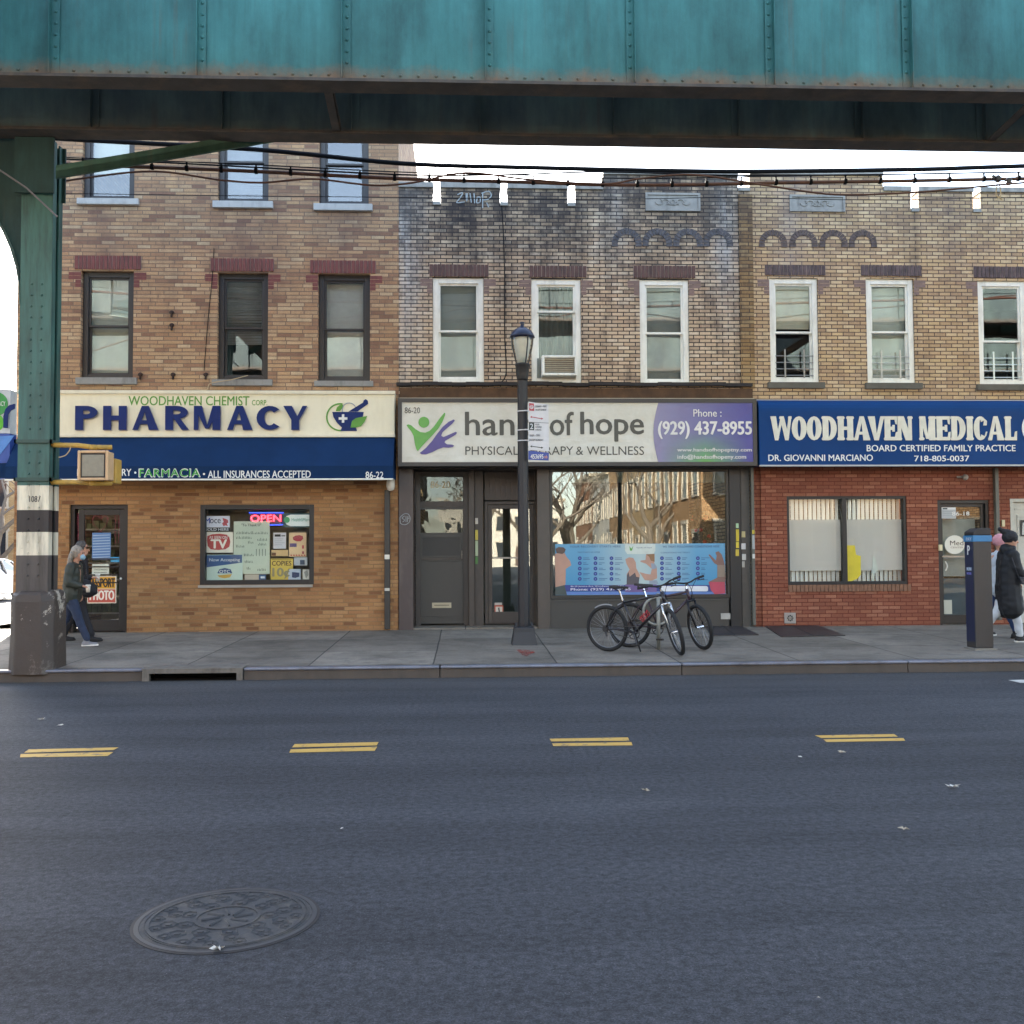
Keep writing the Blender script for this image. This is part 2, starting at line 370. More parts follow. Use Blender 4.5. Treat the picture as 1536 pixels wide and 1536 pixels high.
def concrete():
    t = NT('sidewalk_concrete'); co = t.coord(); x, y, z = t.sep(co)
    n = t.noise(co, .9, 6, .65); f = t.noise(co, 70, 3, .8)
    xw = t.math('ADD', x, t.math('MULTIPLY', t.noise(co, 1.2, 2), .02))
    sx = t.math('DIVIDE', t.math('ADD', xw, 60.35), 1.62); sy = t.math('DIVIDE', t.math('SUBTRACT', y, 13.17), 1.62)
    cell = t.comb(t.math('FLOOR', sx), t.math('FLOOR', sy), 0)
    wn = t.n('ShaderNodeTexWhiteNoise'); t.l(cell, wn.inputs['Vector'])
    c = t.mix(wn.outputs['Value'], (.165, .145, .119), (.235, .208, .172))
    c = t.mix(.9, c, t.ramp(n, [(.3, .5), (.5, .95), (.72, 1.25)]), 'MULTIPLY')
    c = t.mix(.6, c, t.ramp(f, [(.3, .7), (.7, 1.3)]), 'MULTIPLY')
    gum = t.n('ShaderNodeTexVoronoi'); gum.inputs['Scale'].default_value = 4.5; t.l(co, gum.inputs['Vector'])
    c = t.mix(t.ramp(gum.outputs['Distance'], [(.045, .75), (.07, 0.)]), c, (.07, .07, .07))
    def line(s):
        fr = t.math('FRACT', s); d = t.math('MINIMUM', fr, t.math('SUBTRACT', 1.0, fr)); return t.math('LESS_THAN', d, .0065)
    sm_ = t.ramp(t.noise(t.xform(co, (1, 1, 1), (9, 4, 0)), 2.4, 8, .75), [(.5, 0.), (.62, 1.)]); c = t.mix(t.math('MULTIPLY', sm_, .45), c, (.075, .07, .062)); c = t.mix(t.math('MULTIPLY', t.ramp(t.noise(co, 14, 6, .8), [(.6, 0.), (.66, 1.)]), .4), c, (.32, .31, .29))
    ln = t.math('MAXIMUM', line(sx), line(sy))
    c = t.mix(t.math('MULTIPLY', ln, .85), c, (.04, .038, .035))
    crack = t.ramp(t.noise(t.xform(co, (1, 1, 1), (3, 1, 0)), 1.1, 8, .7), [(.496, 0.), (.5, 1.), (.504, 0.)])
    c = t.mix(t.math('MULTIPLY', crack, .35), c, (.05, .05, .045))
    t.base(c); t.rough(.85); t.b.inputs['Specular IOR Level'].default_value = .2; t.bump(t.math('SUBTRACT', t.math('MULTIPLY', f, .5), ln), .5, .008)
    return t.m
ASPH = asphalt(); CONC = concrete()
def struct(name, mb, m, parent=None, bevel=0):
    o = mb.build(name, m, parent, bevel=bevel)
    if parent is None: o['kind'] = 'structure'
    return o
ground = struct('ground', MB().quad((-900, -900, -.03), (900, -900, -.03), (900, 900, -.03), (-900, 900, -.03)), mat('town_ground', '#77736c', .9, var=.2, scale=.3))
mb = MB()
for i in range(60):
    x0 = -90+i*3
    mb.quad((x0, -1.6, 0), (x0+3, -1.6, 0), (x0+3, 13.02, 0), (x0, 13.02, 0))
road = struct('road', mb, ASPH)
struct('side_street', MB().quad((-21, 13.02, .004), (-12.2, 13.02, .004), (-12.2, 120, .004), (-21, 120, .004)).quad((0.5, -120, .004), (8.6, -120, .004), (8.6, -1.6, .004), (.5, -1.6, .004)), ASPH)
mb = MB()
XL = -12.0
mb.quad((XL, 13.17, zs(13.17)), (70, 13.17, zs(13.17)), (70, 18.9, zs(18.9)), (XL, 18.9, zs(18.9)))
mb.quad((XL, 18.9, zs(18.9)), (-9.05, 18.9, zs(18.9)), (-9.05, 80, zs(18.9)), (XL, 80, zs(18.9)))
mb.quad((XL, 13.17, 0), (XL, 13.17, zs(13.17)), (XL, 18.9, zs(18.9)), (XL, 18.9, 0)); mb.quad((XL, 18.9, 0), (XL, 18.9, zs(18.9)), (XL, 80, zs(18.9)), (XL, 80, 0))
sidewalk = struct('sidewalk', mb, CONC)
mb = MB(); mb.box((-90, -6, 0), (.3, -1.6, .15)); mb.box((8.8, -6, 0), (90, -1.6, .15)); mb.box((8.8, -120, 0), (10.4, -6, .15)); mb.box((-2, -120, 0), (.3, -6, .15))
struct('near_sidewalk', mb, CONC)
# kerb stones with a steel nosing, one joint per stone
CURB = mat('kerb_stone', '#4c443c', .8, var=.2, scale=3, bump=.5, dirt='#3c362f', dirtamt=.6)
STEELN = mat('kerb_steel', '#777a84', .45, .4, var=.25, scale=3, dirt='#4f453c', dirtamt=.5)
gx0, gx1 = G(238, 1012).x, G(379, 1012).x
cuts = [-90, -40, -20, XL, gx0, gx1, G(662, 1006).x, G(1006, 1003).x, G(1330, 1000).x, 8.6, 12, 30, 90]
for a, b in zip(cuts[:-1], cuts[1:]):
    if abs(a-gx0) < 1e-6 or b <= XL: continue
    struct('curb', MB().prism([(a+.006, 13.02, -.02), (a+.006, 13.035, .13), (a+.006, 13.17, .148), (a+.006, 13.17, -.02)], (b-a-.012, 0, 0)), CURB)
    struct('curb_nosing', MB().box((a+.008, 13.008, .118), (b-.008, 13.165, .152+.001)), STEELN, bevel=.012)
YEL = NT('road_paint'); co = YEL.coord()
nn = YEL.noise(co, 9, 8, .75)
YEL.base(YEL.mix(YEL.ramp(nn, [(.56, 0.), (.62, .85)]), lin('#c19a48'), (.11, .1, .08))); YEL.rough(.7); YEL.bump(YEL.noise(co, 120, 3), .5, .004)
for q in ([(43,1124),(178,1121),(170,1125),(36,1129)], [(31,1131),(170,1128),(161,1134),(30,1136)],
          [(442,1116),(568,1113),(565,1118),(438,1121)], [(436,1124),(566,1120),(562,1126),(434,1129)],
          [(824,1108),(942,1106),(944,1111),(827,1112)], [(828,1115),(947,1113),(949,1118),(830,1119)],
          [(1222,1103),(1341,1101),(1347,1105),(1232,1107)], [(1235,1109),(1355,1107),(1358,1111),(1240,1113)]):
    pts = [G(*p, .004) for p in q]
    struct('road_marking', MB().quad(*pts), YEL.m, road)
struct('road_marking', MB().quad(*[G(*p, .004) for p in ((1512, 1020), (1560, 1019), (1560, 1025), (1530, 1024))]), mat('white_road_paint', '#bdbbb4', .7, var=.2), road)
# ------------------------------------------------------------------ elevated railway
def el_paint(name, c1, c2, rust_z0, rust_amt=1.0, zt=.32, fade=1.5):
    t = NT(name); co = t.coord(); x, y, z = t.sep(co)
    n = t.noise(t.xform(co, (1, 1, .35)), 2.0, 6, .6); s_ = t.noise(t.xform(co, (14, 14, .8)), 1, 4, .6)
    c = t.mix(t.ramp(n, [(.3, 0.), (.7, 1.)]), lin(c1), lin(c2)); c = t.mix(.35, c, t.ramp(s_, [(.3, .6), (.7, 1.2)]), 'MULTIPLY'); c = t.mix(.9, c, t.ramp(t.noise(t.xform(co, (1, 1, .5)), .9, 7, .7), [(.32, .5), (.5, .92), (.68, 1.22)]), 'MULTIPLY')
    drip = t.math('MULTIPLY', t.ramp(t.noise(t.xform(co, (9, 9, .35)), 1, 5, .65), [(.56, 0.), (.7, 1.)]), t.ramp(t.noise(co, .8, 3), [(.45, 0.), (.65, .35)])); c = t.mix(drip, c, lin('#5a4636'))
    sp = t.noise(co, 22, 6, .75); c = t.mix(t.math('MULTIPLY', t.ramp(sp, [(.69, 0.), (.73, 1.)]), .8), c, lin('#3b2f28'))
    g = t.math('SUBTRACT', 1.0, t.math('DIVIDE', t.math('SUBTRACT', z, rust_z0), zt), True)
    rn = t.noise(t.xform(co, (1, 1, .8)), 2.6, 9, .75)
    f = t.ramp(t.math('ADD', t.math('MULTIPLY', g, .62), t.math('MULTIPLY', rn, .5)), [(.6, 0.), (.84, 1.)])
    rc = t.mix(t.noise(co, 12, 6, .7), lin('#4f3a2c'), lin('#8a6f55'))
    c = t.mix(t.math('MULTIPLY', f, rust_amt), c, rc)
    t.base(c); t.rough(.62); t.b.inputs['Specular IOR Level'].default_value = .35; t.bump(t.noise(co, 35, 5, .7), .25, .006); return t.m
ZB = 7.045; YA, YB = 11.5, 12.95
elx = P(50, 700, 13.1).x
el = thing('elevated_railway', 'teal riveted steel elevated railway over the road on black and white banded column', 'elevated railway', (elx, 13.3, 0))
TEAL = el_paint('teal_paint', '#2f6360', '#407977', ZB, 1.0, .6); GRN = el_paint('green_paint', '#3d6257', '#446c60', -9, 0)
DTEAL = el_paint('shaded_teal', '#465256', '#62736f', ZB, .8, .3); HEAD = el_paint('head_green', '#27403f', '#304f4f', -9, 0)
RUST = mat('rusty_flange', '#484440', .8, var=.35, scale=4, bump=.4, dirt='#6d5c4a', dirtamt=.5)
def plate_girder(Y, face, m, phase, spacing, name='girder', x0=-26, x1=30, zt=8.75, rear=False):
    web = MB().box((x0, Y-.008, ZB+.03), (x1, Y+.008, zt))
    for s in (-1, 1): web.box((x0, Y+s*.008, ZB+.05), (x1, Y+s*.024, ZB+.2)); web.box((x0, Y+s*.008, zt-.15), (x1, Y+s*.024, zt))
    k = math.ceil((x0-phase)/spacing)
    xs = []
    while phase+k*spacing < x1: xs.append(phase+k*spacing); k += 1
    for i, x in enumerate(xs):
        for s in (-1, 1):
            web.box((x-.045, Y+s*.024, ZB+.05), (x+.045, Y+s*.034, zt-.02)); web.box((x-.05 if x < 1.2 else x+.042, Y+s*.034, ZB+.05), (x-.042 if x < 1.2 else x+.05, Y+s*.115, zt-.02))
    fl = MB().box((x0, Y-.155, ZB-.012), (x1, Y+.155, ZB+.012)).box((x0, Y-.14, ZB+.012), (x1, Y+.14, ZB+.03)).box((x0, Y-.2, zt), (x1, Y+.2, zt+.03))
    for s in ((-1, 1) if not rear else (1,)):
        for x in xs:
            z = ZB+.26
            while z < zt-.1: web.dome((x+(.004 if x < 1.2 else -.004), Y+s*.034, z), .021, .016, (0, s, 0)); z += .135
            nb = 7
            for j in range(1, nb+1): web.dome((x+spacing*j/(nb+1), Y+s*.024, ZB+.12), .021, .016, (0, s, 0))
    g = web.build(name, m, el, bevel=0); fl.build('flange', RUST, g)
    return g
ph = P(85, 60, YA).x; sp_ = (P(1357, 60, YA).x-ph)/6
plate_girder(YA, -1, TEAL, ph, sp_)
plate_girder(YB, -1, DTEAL, P(145, 160, YB).x, (P(1285, 160, YB).x-P(145, 160, YB).x)/6, rear=True)
plate_girder(6.6, -1, DTEAL, ph, sp_); plate_girder(5.15, -1, DTEAL, ph, sp_)
TIM = mat('creosote_timber', '#3a322b', .9, var=.3, bump=.5)
for (ya, yb) in ((YA-.35, YB+.55), (4.8, 6.95)):
    mb = MB(); x = -25
    while x < 29: mb.box((x, ya, 8.78), (x+.22, yb, 8.98)); x += .42
    tag(mb.build('railway_ties', TIM, el), kind='stuff')
    for yy in (ya+.55, yb-.75): MB().box((-25, yy-.035, 8.98), (29, yy+.035, 9.14)).build('rail', RUST, el)
# lateral bracing angles seen from below
def angle_bar(p, q, wd, m, parent, name='brace', th=.012, leg=.09):
    p, q = Vector(p), Vector(q); t = (q-p).normalized(); n = Vector((-t.y, t.x, 0)).normalized()*wd/2
    mb = MB().prism([p-n, p+n, q+n, q-n], (0, 0, th)); mb.prism([p-n, p-n*.8, q-n*.8, q-n], (0, 0, leg)); return mb.build(name, m, parent)
zbr = ZB+.02
def atZ(px, py, z): return G(px, py, z)
a = P(492, 141, YA); b = P(509, 194, YB)
angle_bar((P(490, 141, YA).x, YA+.1, zbr), (P(507, 194, YB).x, YB-.1, zbr), .11, RUST, el)
angle_bar((P(1560, 150, YA).x, YA+.1, zbr), (P(1478, 200, YB).x, YB-.1, zbr), .11, RUST, el)
# bracing that leaves the rear girder towards the buildings at the column head
zb2 = ZB-.03
angle_bar(P(84, 268, 12.6), P(420, 211, 13.3), .05, el_paint('brace_green', '#3a5a4c', '#48695a', -9, 0), el, 'sway_brace', .09, .16)
# column
cx = elx; cy0 = 13.1
COLP = NT('column_paint'); co = COLP.coord(); zz = COLP.sep(co)[2]
def band(lo, hi): return COLP.math('MULTIPLY', COLP.math('GREATER_THAN', zz, lo), COLP.math('LESS_THAN', zz, hi))
Zc = lambda py: P(50, py, 13.1).z
c = COLP.mix(COLP.noise(co, 2, 5), lin('#2d544e'), lin('#39675f'))
c = COLP.mix(band(0, Zc(728)), c, lin('#4b4744')); c = COLP.mix(band(Zc(765), Zc(728)), c, lin('#d8d0b8')); c = COLP.mix(band(Zc(798), Zc(765)), c, lin('#2b2929')); c = COLP.mix(band(Zc(833), Zc(798)), c, lin('#d3cbb4'))
chip = COLP.math('MULTIPLY', COLP.ramp(COLP.noise(co, 11, 8, .8), [(.64, 0.), (.67, 1.)]), band(Zc(850), Zc(720)))
c = COLP.mix(COLP.math('MULTIPLY', chip, .85), c, lin('#3a322e'))
c = COLP.mix(.8, c, COLP.ramp(COLP.noise(COLP.xform(co, (6, 6, .7)), 1.5, 6, .7), [(.35, .4), (.6, 1.1)]), 'MULTIPLY')
COLP.base(c); COLP.rough(.5); COLP.bump(COLP.noise(co, 30, 4), .25, .004)
def column(X, Yc, number=False, brace=True):
    mb = MB(); wv = .2; dp = .3
    mb.box((X-wv, Yc, .9), (X+wv, Yc+.018, ZB-.02)); mb.box((X-wv, Yc+dp, .9), (X+wv, Yc+dp+.018, ZB-.02))
    mb.box((X-wv, Yc+.018, .9), (X-wv+.018, Yc+.12, ZB-.02)); mb.box((X+wv-.018, Yc+.018, .9), (X+wv, Yc+.12, ZB-.02))
    mb.box((X-wv, Yc+dp-.1, .9), (X-wv+.018, Yc+dp, ZB-.02)); mb.box((X+wv-.018, Yc+dp-.1, .9), (X+wv, Yc+dp, ZB-.02)); mb.box((X+wv-.1, Yc+.018, .9), (X+wv-.08, Yc+dp, ZB-.02)); mb.box((X-wv+.08, Yc+.018, .9), (X-wv+.1, Yc+dp, ZB-.02))
    z = 1.35
    while z < 5.2:
        for s in (-.055, .075): mb.dome((X+s, Yc, z), .016, .015)
        z += .145
    return mb.build('column', COLP.m, el)
col1 = column(cx, cy0)
column(8.9, 13.1); column(-6.2, -1.9); column(11.2, -1.9)
for X in (cx, 8.9+.0): 
    MB().box((X-.17, -1.9, ZB+.06), (X+.17, 11.2, ZB+1.5)).build('cross_girder', DTEAL, el)
num = text_pts('1087', (44, 744, 61, 753), cy0, INK, el, 'column_number')
# clamp straps of the signal on the column
for py in (662, 719):
    z = Zc(py); MB().box((cx-.235, cy0-.03, z-.022), (cx+.235, cy0-.004, z+.022)).box((cx+.21, cy0-.03, z-.022), (cx+.235, cy0+.34, z+.022)).box((cx-.235, cy0-.03, z-.022), (cx-.21, cy0+.34, z+.022)).build('strap', mat('strap_green', '#27453f', .5), el)
# curved knee bracket on the left of the column
br = []
c0 = P(52, 452, 13.0)
ex, ez = 2.3, ZB-c0.z
for i in range(15):
    a_ = R(90*i/14); br.append((cx-.2-ex*(1-math.cos(a_)), c0.z+ez*math.sin(a_)**1.0))
gp = MB().prism([Vector((x, 13.2, z)) for x, z in br]+[Vector((br[-1][0], 13.2, ZB+.4)), Vector((cx-.2, 13.2, ZB+.4))], (0, .02, 0))
gus = gp.build('gusset', HEAD, el)
fl = MB()
for (x0, z0), (x1, z1) in zip(br[:-1], br[1:]):
    fl.add([(x0, 13.08, z0), (x1, 13.08, z1), (x1, 13.36, z1), (x0, 13.36, z0), (x0-.0, 13.08, z0-.014), (x1, 13.08, z1-.014), (x1, 13.36, z1-.014), (x0, 13.36, z0-.014)], [(0,1,2,3), (7,6,5,4), (0,4,5,1), (3,2,6,7)])
fl.build('bracket_flange', mat('bracket_grey', '#8b9a92', .6, var=.2, dirt='#5b4a3c', dirtamt=.5), el)
for s in range(2):  # column head plates
    MB().box((cx-.26, 13.02+s*.37, ZB-.75), (cx+.24, 13.05+s*.37, ZB-.02)).build('head_plate', HEAD, el)
# concrete base
BASEM = NT('base_paint'); co = BASEM.coord(); n = BASEM.noise(co, 2.3, 9, .78)
c = BASEM.mix(BASEM.noise(co, 3, 4), lin('#3a322d'), lin('#473e37')); zc = BASEM.sep(co)[2]
hi = BASEM.math('MULTIPLY', BASEM.ramp(n, [(.555, 0.), (.58, 1.)]), BASEM.ramp(BASEM.math('MULTIPLY', zc, .9), [(.35, .15), (.7, 1.)]))
BASEM.base(BASEM.mix(hi, c, lin('#aaa294'))); BASEM.rough(.6); BASEM.bump(BASEM.noise(co, 9, 6, .7), .5, .02)
bx0 = P(8, 990, 13.0).x; bx1 = P(76, 990, 13.0).x; zt_ = P(50, 886, 13.0).z
def base_block(X0, X1, Y0, Y1, z0, z1):
    mb = MB(); ch = .11; rows = []
    for (z, s) in ((z0, 1.02), (z0+.5, .995), (z1-.14, .97), (z1-.05, .93), (z1, .8)):
        cx_, cy_ = (X0+X1)/2, (Y0+Y1)/2; hx, hy = (X1-X0)/2*s, (Y1-Y0)/2*s
        rows.append([(cx_-hx+ch, cy_-hy, z), (cx_+hx-ch, cy_-hy, z), (cx_+hx, cy_-hy+ch, z), (cx_+hx, cy_+hy-ch, z), (cx_+hx-ch, cy_+hy, z), (cx_-hx+ch, cy_+hy, z), (cx_-hx, cy_+hy-ch, z), (cx_-hx, cy_-hy+ch, z)])
    vs = [Vector(v)+Vector((random.uniform(-.008, .008), random.uniform(-.008, .008), random.uniform(-.012, .012) if i else 0)) for i, r in enumerate(rows) for v in r]
    fs = [(i*8+j, i*8+(j+1) % 8, (i+1)*8+(j+1) % 8, (i+1)*8+j) for i in range(4) for j in range(8)]+[tuple(range(32, 40))]
    return mb.add(vs, fs)
base_block(bx0, bx1, 12.98, 13.62, .1, zt_).build('concrete_base', BASEM.m, el, bevel=.02)
base_block(8.55, 9.25, 12.98, 13.62, .1, zt_).build('concrete_base', BASEM.m, el, bevel=.02)
# ------------------------------------------------------------------ cables
CABLE = mat('black_cable', '#13151b', .8, spec=.2); RCAB = mat('rusty_conduit', '#4f3226', .75, var=.3)
def spline(pts, n=8):
    out = []; m = len(pts)
    for i in range(m-1):
        p0, p1, p2, p3 = (Vector(pts[max(0, min(m-1, k))]) for k in (i-1, i, i+1, i+2))
        for j in range(n):
            t = j/n; out.append(.5*((2*p1)+(-p0+p2)*t+(2*p0-5*p1+4*p2-p3)*t*t+(-p0+3*p1-3*p2+p3)*t**3))
    return out+[Vector(pts[-1])]
def cable(px, Y, r, m, label, extra=None, name='cable', n=6):
    pts = [P(a, b, Y) for a, b in px]
    d0 = (pts[0]-pts[1]).normalized(); d1 = (pts[-1]-pts[-2]).normalized()
    pts = [pts[0]+d0*6]+pts+[pts[-1]+d1*8]
    sp = spline(pts, n); o = MB().tube(sp, r, 6).build(name, m, None, smooth=True)
    tag(o, label, 'cable', 'cables hanging along the elevated railway'); return o
cable([(-40, 196), (90, 208), (380, 224), (600, 245), (780, 251), (1000, 256), (1140, 257), (1380, 254), (1536, 249)], 15.2, .034, CABLE, 'thick black cable, highest of the cables sagging across the street front')
c2 = [(-40, 240), (0, 243), (90, 246), (230, 251), (380, 257), (600, 268), (780, 273), (905, 277), (1030, 277), (1180, 274), (1320, 272), (1536, 268)]
kb = cable(c2, 14.4, .026, RCAB, 'rusty conduit strung across the street front with little clamps along it')
cable([(a, b-10) for a, b in c2], 14.4, .008, CABLE, 'thin messenger wire carried on clamps just above the rusty conduit')
x = 20
while x < 1536:
    yy = next(c2[i][1]+(c2[i+1][1]-c2[i][1])*(x-c2[i][0])/(c2[i+1][0]-c2[i][0]) for i in range(len(c2)-1) if c2[i][0] <= x <= c2[i+1][0])
    p = P(x, yy, 14.4); MB().box((p.x-.022, p.y-.03, p.z-.028), (p.x+.022, p.y+.03, p.z+.04)).box((p.x-.01, p.y-.01, p.z+.04), (p.x+.01, p.y+.01, p.z+.095)).build('clamp', mat('clamp_black', '#0d0e10', .9, spec=.1), kb); x += 52
cable([(-30, 300), (0, 291), (60, 280), (120, 268), (230, 257), (330, 270), (390, 274), (440, 270), (480, 269), (560, 278), (620, 274), (680, 261), (720, 260), (790, 269), (905, 276), (960, 268), (1040, 262), (1136, 276), (1230, 290), (1290, 292), (1380, 288), (1480, 279), (1536, 274)], 14.1, .014, RCAB, 'loose wavy brown wire slung below the rusty conduit')
cable([(-30, 288), (90, 290), (380, 294), (600, 296), (900, 299), (1100, 296), (1300, 300), (1536, 296)], 16.5, .006, CABLE, 'hair thin wire, lowest of the wires in front of the brick fronts')
cable([(-30, 215), (60, 228), (90, 238), (250, 244), (600, 262), (760, 262), (905, 258), (1100, 263), (1300, 262), (1536, 258)], 14.7, .012, CABLE, 'thin black wire just under the thick black cable')
tag(MB().tube([P(-30, 235, 12.8), P(40, 282, 12.9), P(86, 325, 13.0)], .012, 6).build('cable', mat('grey_wire', '#77747a', .6), None), 'short grey wire slanting down beside the column head', 'cable', 'cables hanging along the elevated railway')
spc = thing('wire_splice', 'cluster of insulators and dangling line where wires meet at the right edge', 'insulator', P(1503, 272, 14.3))
for (a, b, r) in ((1497, 268, .05), (1513, 272, .055), (1490, 266, .035)):
    p = P(a, b, 14.3); MB().lathe([(r*.5, -r), (r, -r*.6), (r*.6, -r*.1), (r, r*.3), (r*.4, r)], 12, p).build('insulator', mat('dark_insulator', '#2a2228', .4), spc, smooth=True)
MB().tube(spline([P(1496, 275, 14.3), P(1494, 292, 14.3), P(1499, 296, 14.3), P(1503, 300, 14.3)]), .008, 5).tube(spline([P(1499, 275, 14.3), P(1501, 292, 14.3), P(1494, 300, 14.3)]), .008, 5).build('tail_wire', mat('pale_wire', '#b09a78', .7), spc)
# ------------------------------------------------------------------ brick fronts
xA = P(25, 520, YF).x; xB = P(598, 400, YF).x; xC = P(1127, 450, YF).x; xD = xC+6.35
ZG = .2
hx_ = lambda px: P(px, 340, YF).x-(xB+xC)/2; mx_ = lambda px: P(px, 340, YF).x-(xC+xD+3.3)/2; fx_ = lambda px: P(px, 340, YF).x-(xA+xB)/2
B_PHU = brick_mat('tan_brick', ['#ba9873', '#b28e6d', '#a98464', '#c1a380', '#9f7a5e', '#c8b08e', '#7f5d4e', '#bc9c79', '#af8c6b', '#96715a', '#b59270', '#bda07d'], '#8a7763', soot=.5, sootz=(5.5, 9), sootcol='#5c4a45', bw=.24, longb=True, wash=[(fx_(p_), w_, z0_, z1_, c_, a_) for p_, w_, z0_, z1_, c_, a_ in ((372, .9, 5.6, 6.6, '#6b5650', .6), (520, .6, 5.8, 6.8, '#6b5650', .5), (160, .7, 6.0, 7.0, '#7a665c', .5))])
B_PHL = brick_mat('orange_brick', ['#a67b50', '#ac8257', '#9c714b', '#b28a5f', '#a37752', '#855c3d', '#ab8157', '#744f38', '#b48c62', '#98704c', '#a87e55', '#a07450'], '#8d6f50', bw=.225, bh=.068, longb=True, big=.4)
B_HND = brick_mat('pale_sooty_brick', ['#cbb397', '#c1a78a', '#d3bfa4', '#b89e83', '#cab192', '#dccab2', '#ae957d', '#d0b99e'], '#564c47', soot=.85, sootz=(5.7, 8.2), sootcol='#312e30',
    wash=[(hx_(p_), w_, z0_, z1_, c_, a_) for p_, w_, z0_, z1_, c_, a_ in ((692, .75, 5.3, 7.6, '#2c292b', .95), (757, .3, 4.2, 7.0, '#262425', .95), (862, .34, 4.6, 7.4, '#2c292b', .95), (995, .7, 5.4, 7.6, '#363334', .8), (820, .6, 6.2, 8.2, '#322f30', .8), (610, .42, 3.6, 6.6, '#b6b8ba', .85), (1088, .4, 5.0, 7.0, '#9fa6ad', .7), (925, .5, 6.3, 8, '#8e939a', .6))], ms=.010)
B_MED = brick_mat('buff_brick', ['#cbb08b', '#c0a27d', '#d3ba96', '#b59672', '#ccaf84', '#c2a686', '#af9172'], '#5c4c42', soot=.5, sootz=(6.2, 8.8), sootcol='#544a48', ms=.009, wash=[(mx_(p_), w_, z0_, z1_, c_, a_) for p_, w_, z0_, z1_, c_, a_ in ((1372, .14, 4.5, 7, '#3a3130', .85), (1425, .35, 5.5, 7.5, '#4a4045', .6), (1190, .5, 5.2, 6.8, '#8e8a90', .4))])
B_RED = brick_mat('red_painted_brick', ['#8c5541', '#945b47', '#89513f', '#9c664f', '#85503e', '#a57059'], '#6b382a', big=.35)
B_SIL = mat('sill_brick', '#7d5a45', .8, var=.25, scale=10, bump=.5)
L_RED = mat('maroon_brick', '#70403c', .8, var=.2, scale=8, bump=.4, dirt='#352726', dirtamt=.5)
L_DRK = mat('dark_brick', '#5b4440', .85, var=.3, scale=8, bump=.4, dirt='#2b2527', dirtamt=.6)
L_PUR = mat('purple_brick', '#57494a', .85, var=.55, scale=8, bump=.4, dirt='#262224', dirtamt=.5)
MORT = mat('pale_mortar', '#9b8d82', .9, var=.2)
def rect(px0, py0, px1, py1, Y=YF):
    a = P(px0, (py0+py1)/2, Y); b = P(px1, (py0+py1)/2, Y); c = P((px0+px1)/2, py1, Y); d = P((px0+px1)/2, py0, Y); return (a.x, b.x, c.z, d.z)
def building(name, label, x0, x1, top, depth, sidem, group=None):
    t = thing(name, label, 'building', ((x0+x1)/2, YF, ZG), group=group)
    b = YF+.32
    MB().box((x0+.002, b, ZG), (x0+.25, YF+depth, top)).box((x1-.25, b, ZG), (x1-.002, YF+depth, top)).box((x0+.25, YF+depth-.25, ZG), (x1-.25, YF+depth, top)).build('side_walls', sidem, t)
    MB().box((x0+.25, b, top-.9), (x1-.25, YF+depth-.25, top-.7)).build('roof', mat('tar_roof', '#2f2e2e', .9), t)
    MB().box((x0+.25, b, 3.95), (x1-.25, YF+depth-.25, 4.15)).box((x0+.25, YF+5, 4.15), (x1-.25, YF+5.1, top-.9)).build('inner_floor', DARKROOM, t)
    return t
def ring(mb, r, Y0, Y1, w, wb=None):       # rectangular frame
    x0, x1, z0, z1 = r; wb = w if wb is None else wb
    mb.box((x0, Y0, z0), (x0+w, Y1, z1)).box((x1-w, Y0, z0), (x1, Y1, z1)).box((x0+w, Y0, z1-w), (x1-w, Y1, z1)).box((x0+w, Y0, z0), (x1-w, Y1, z0+wb)); return mb
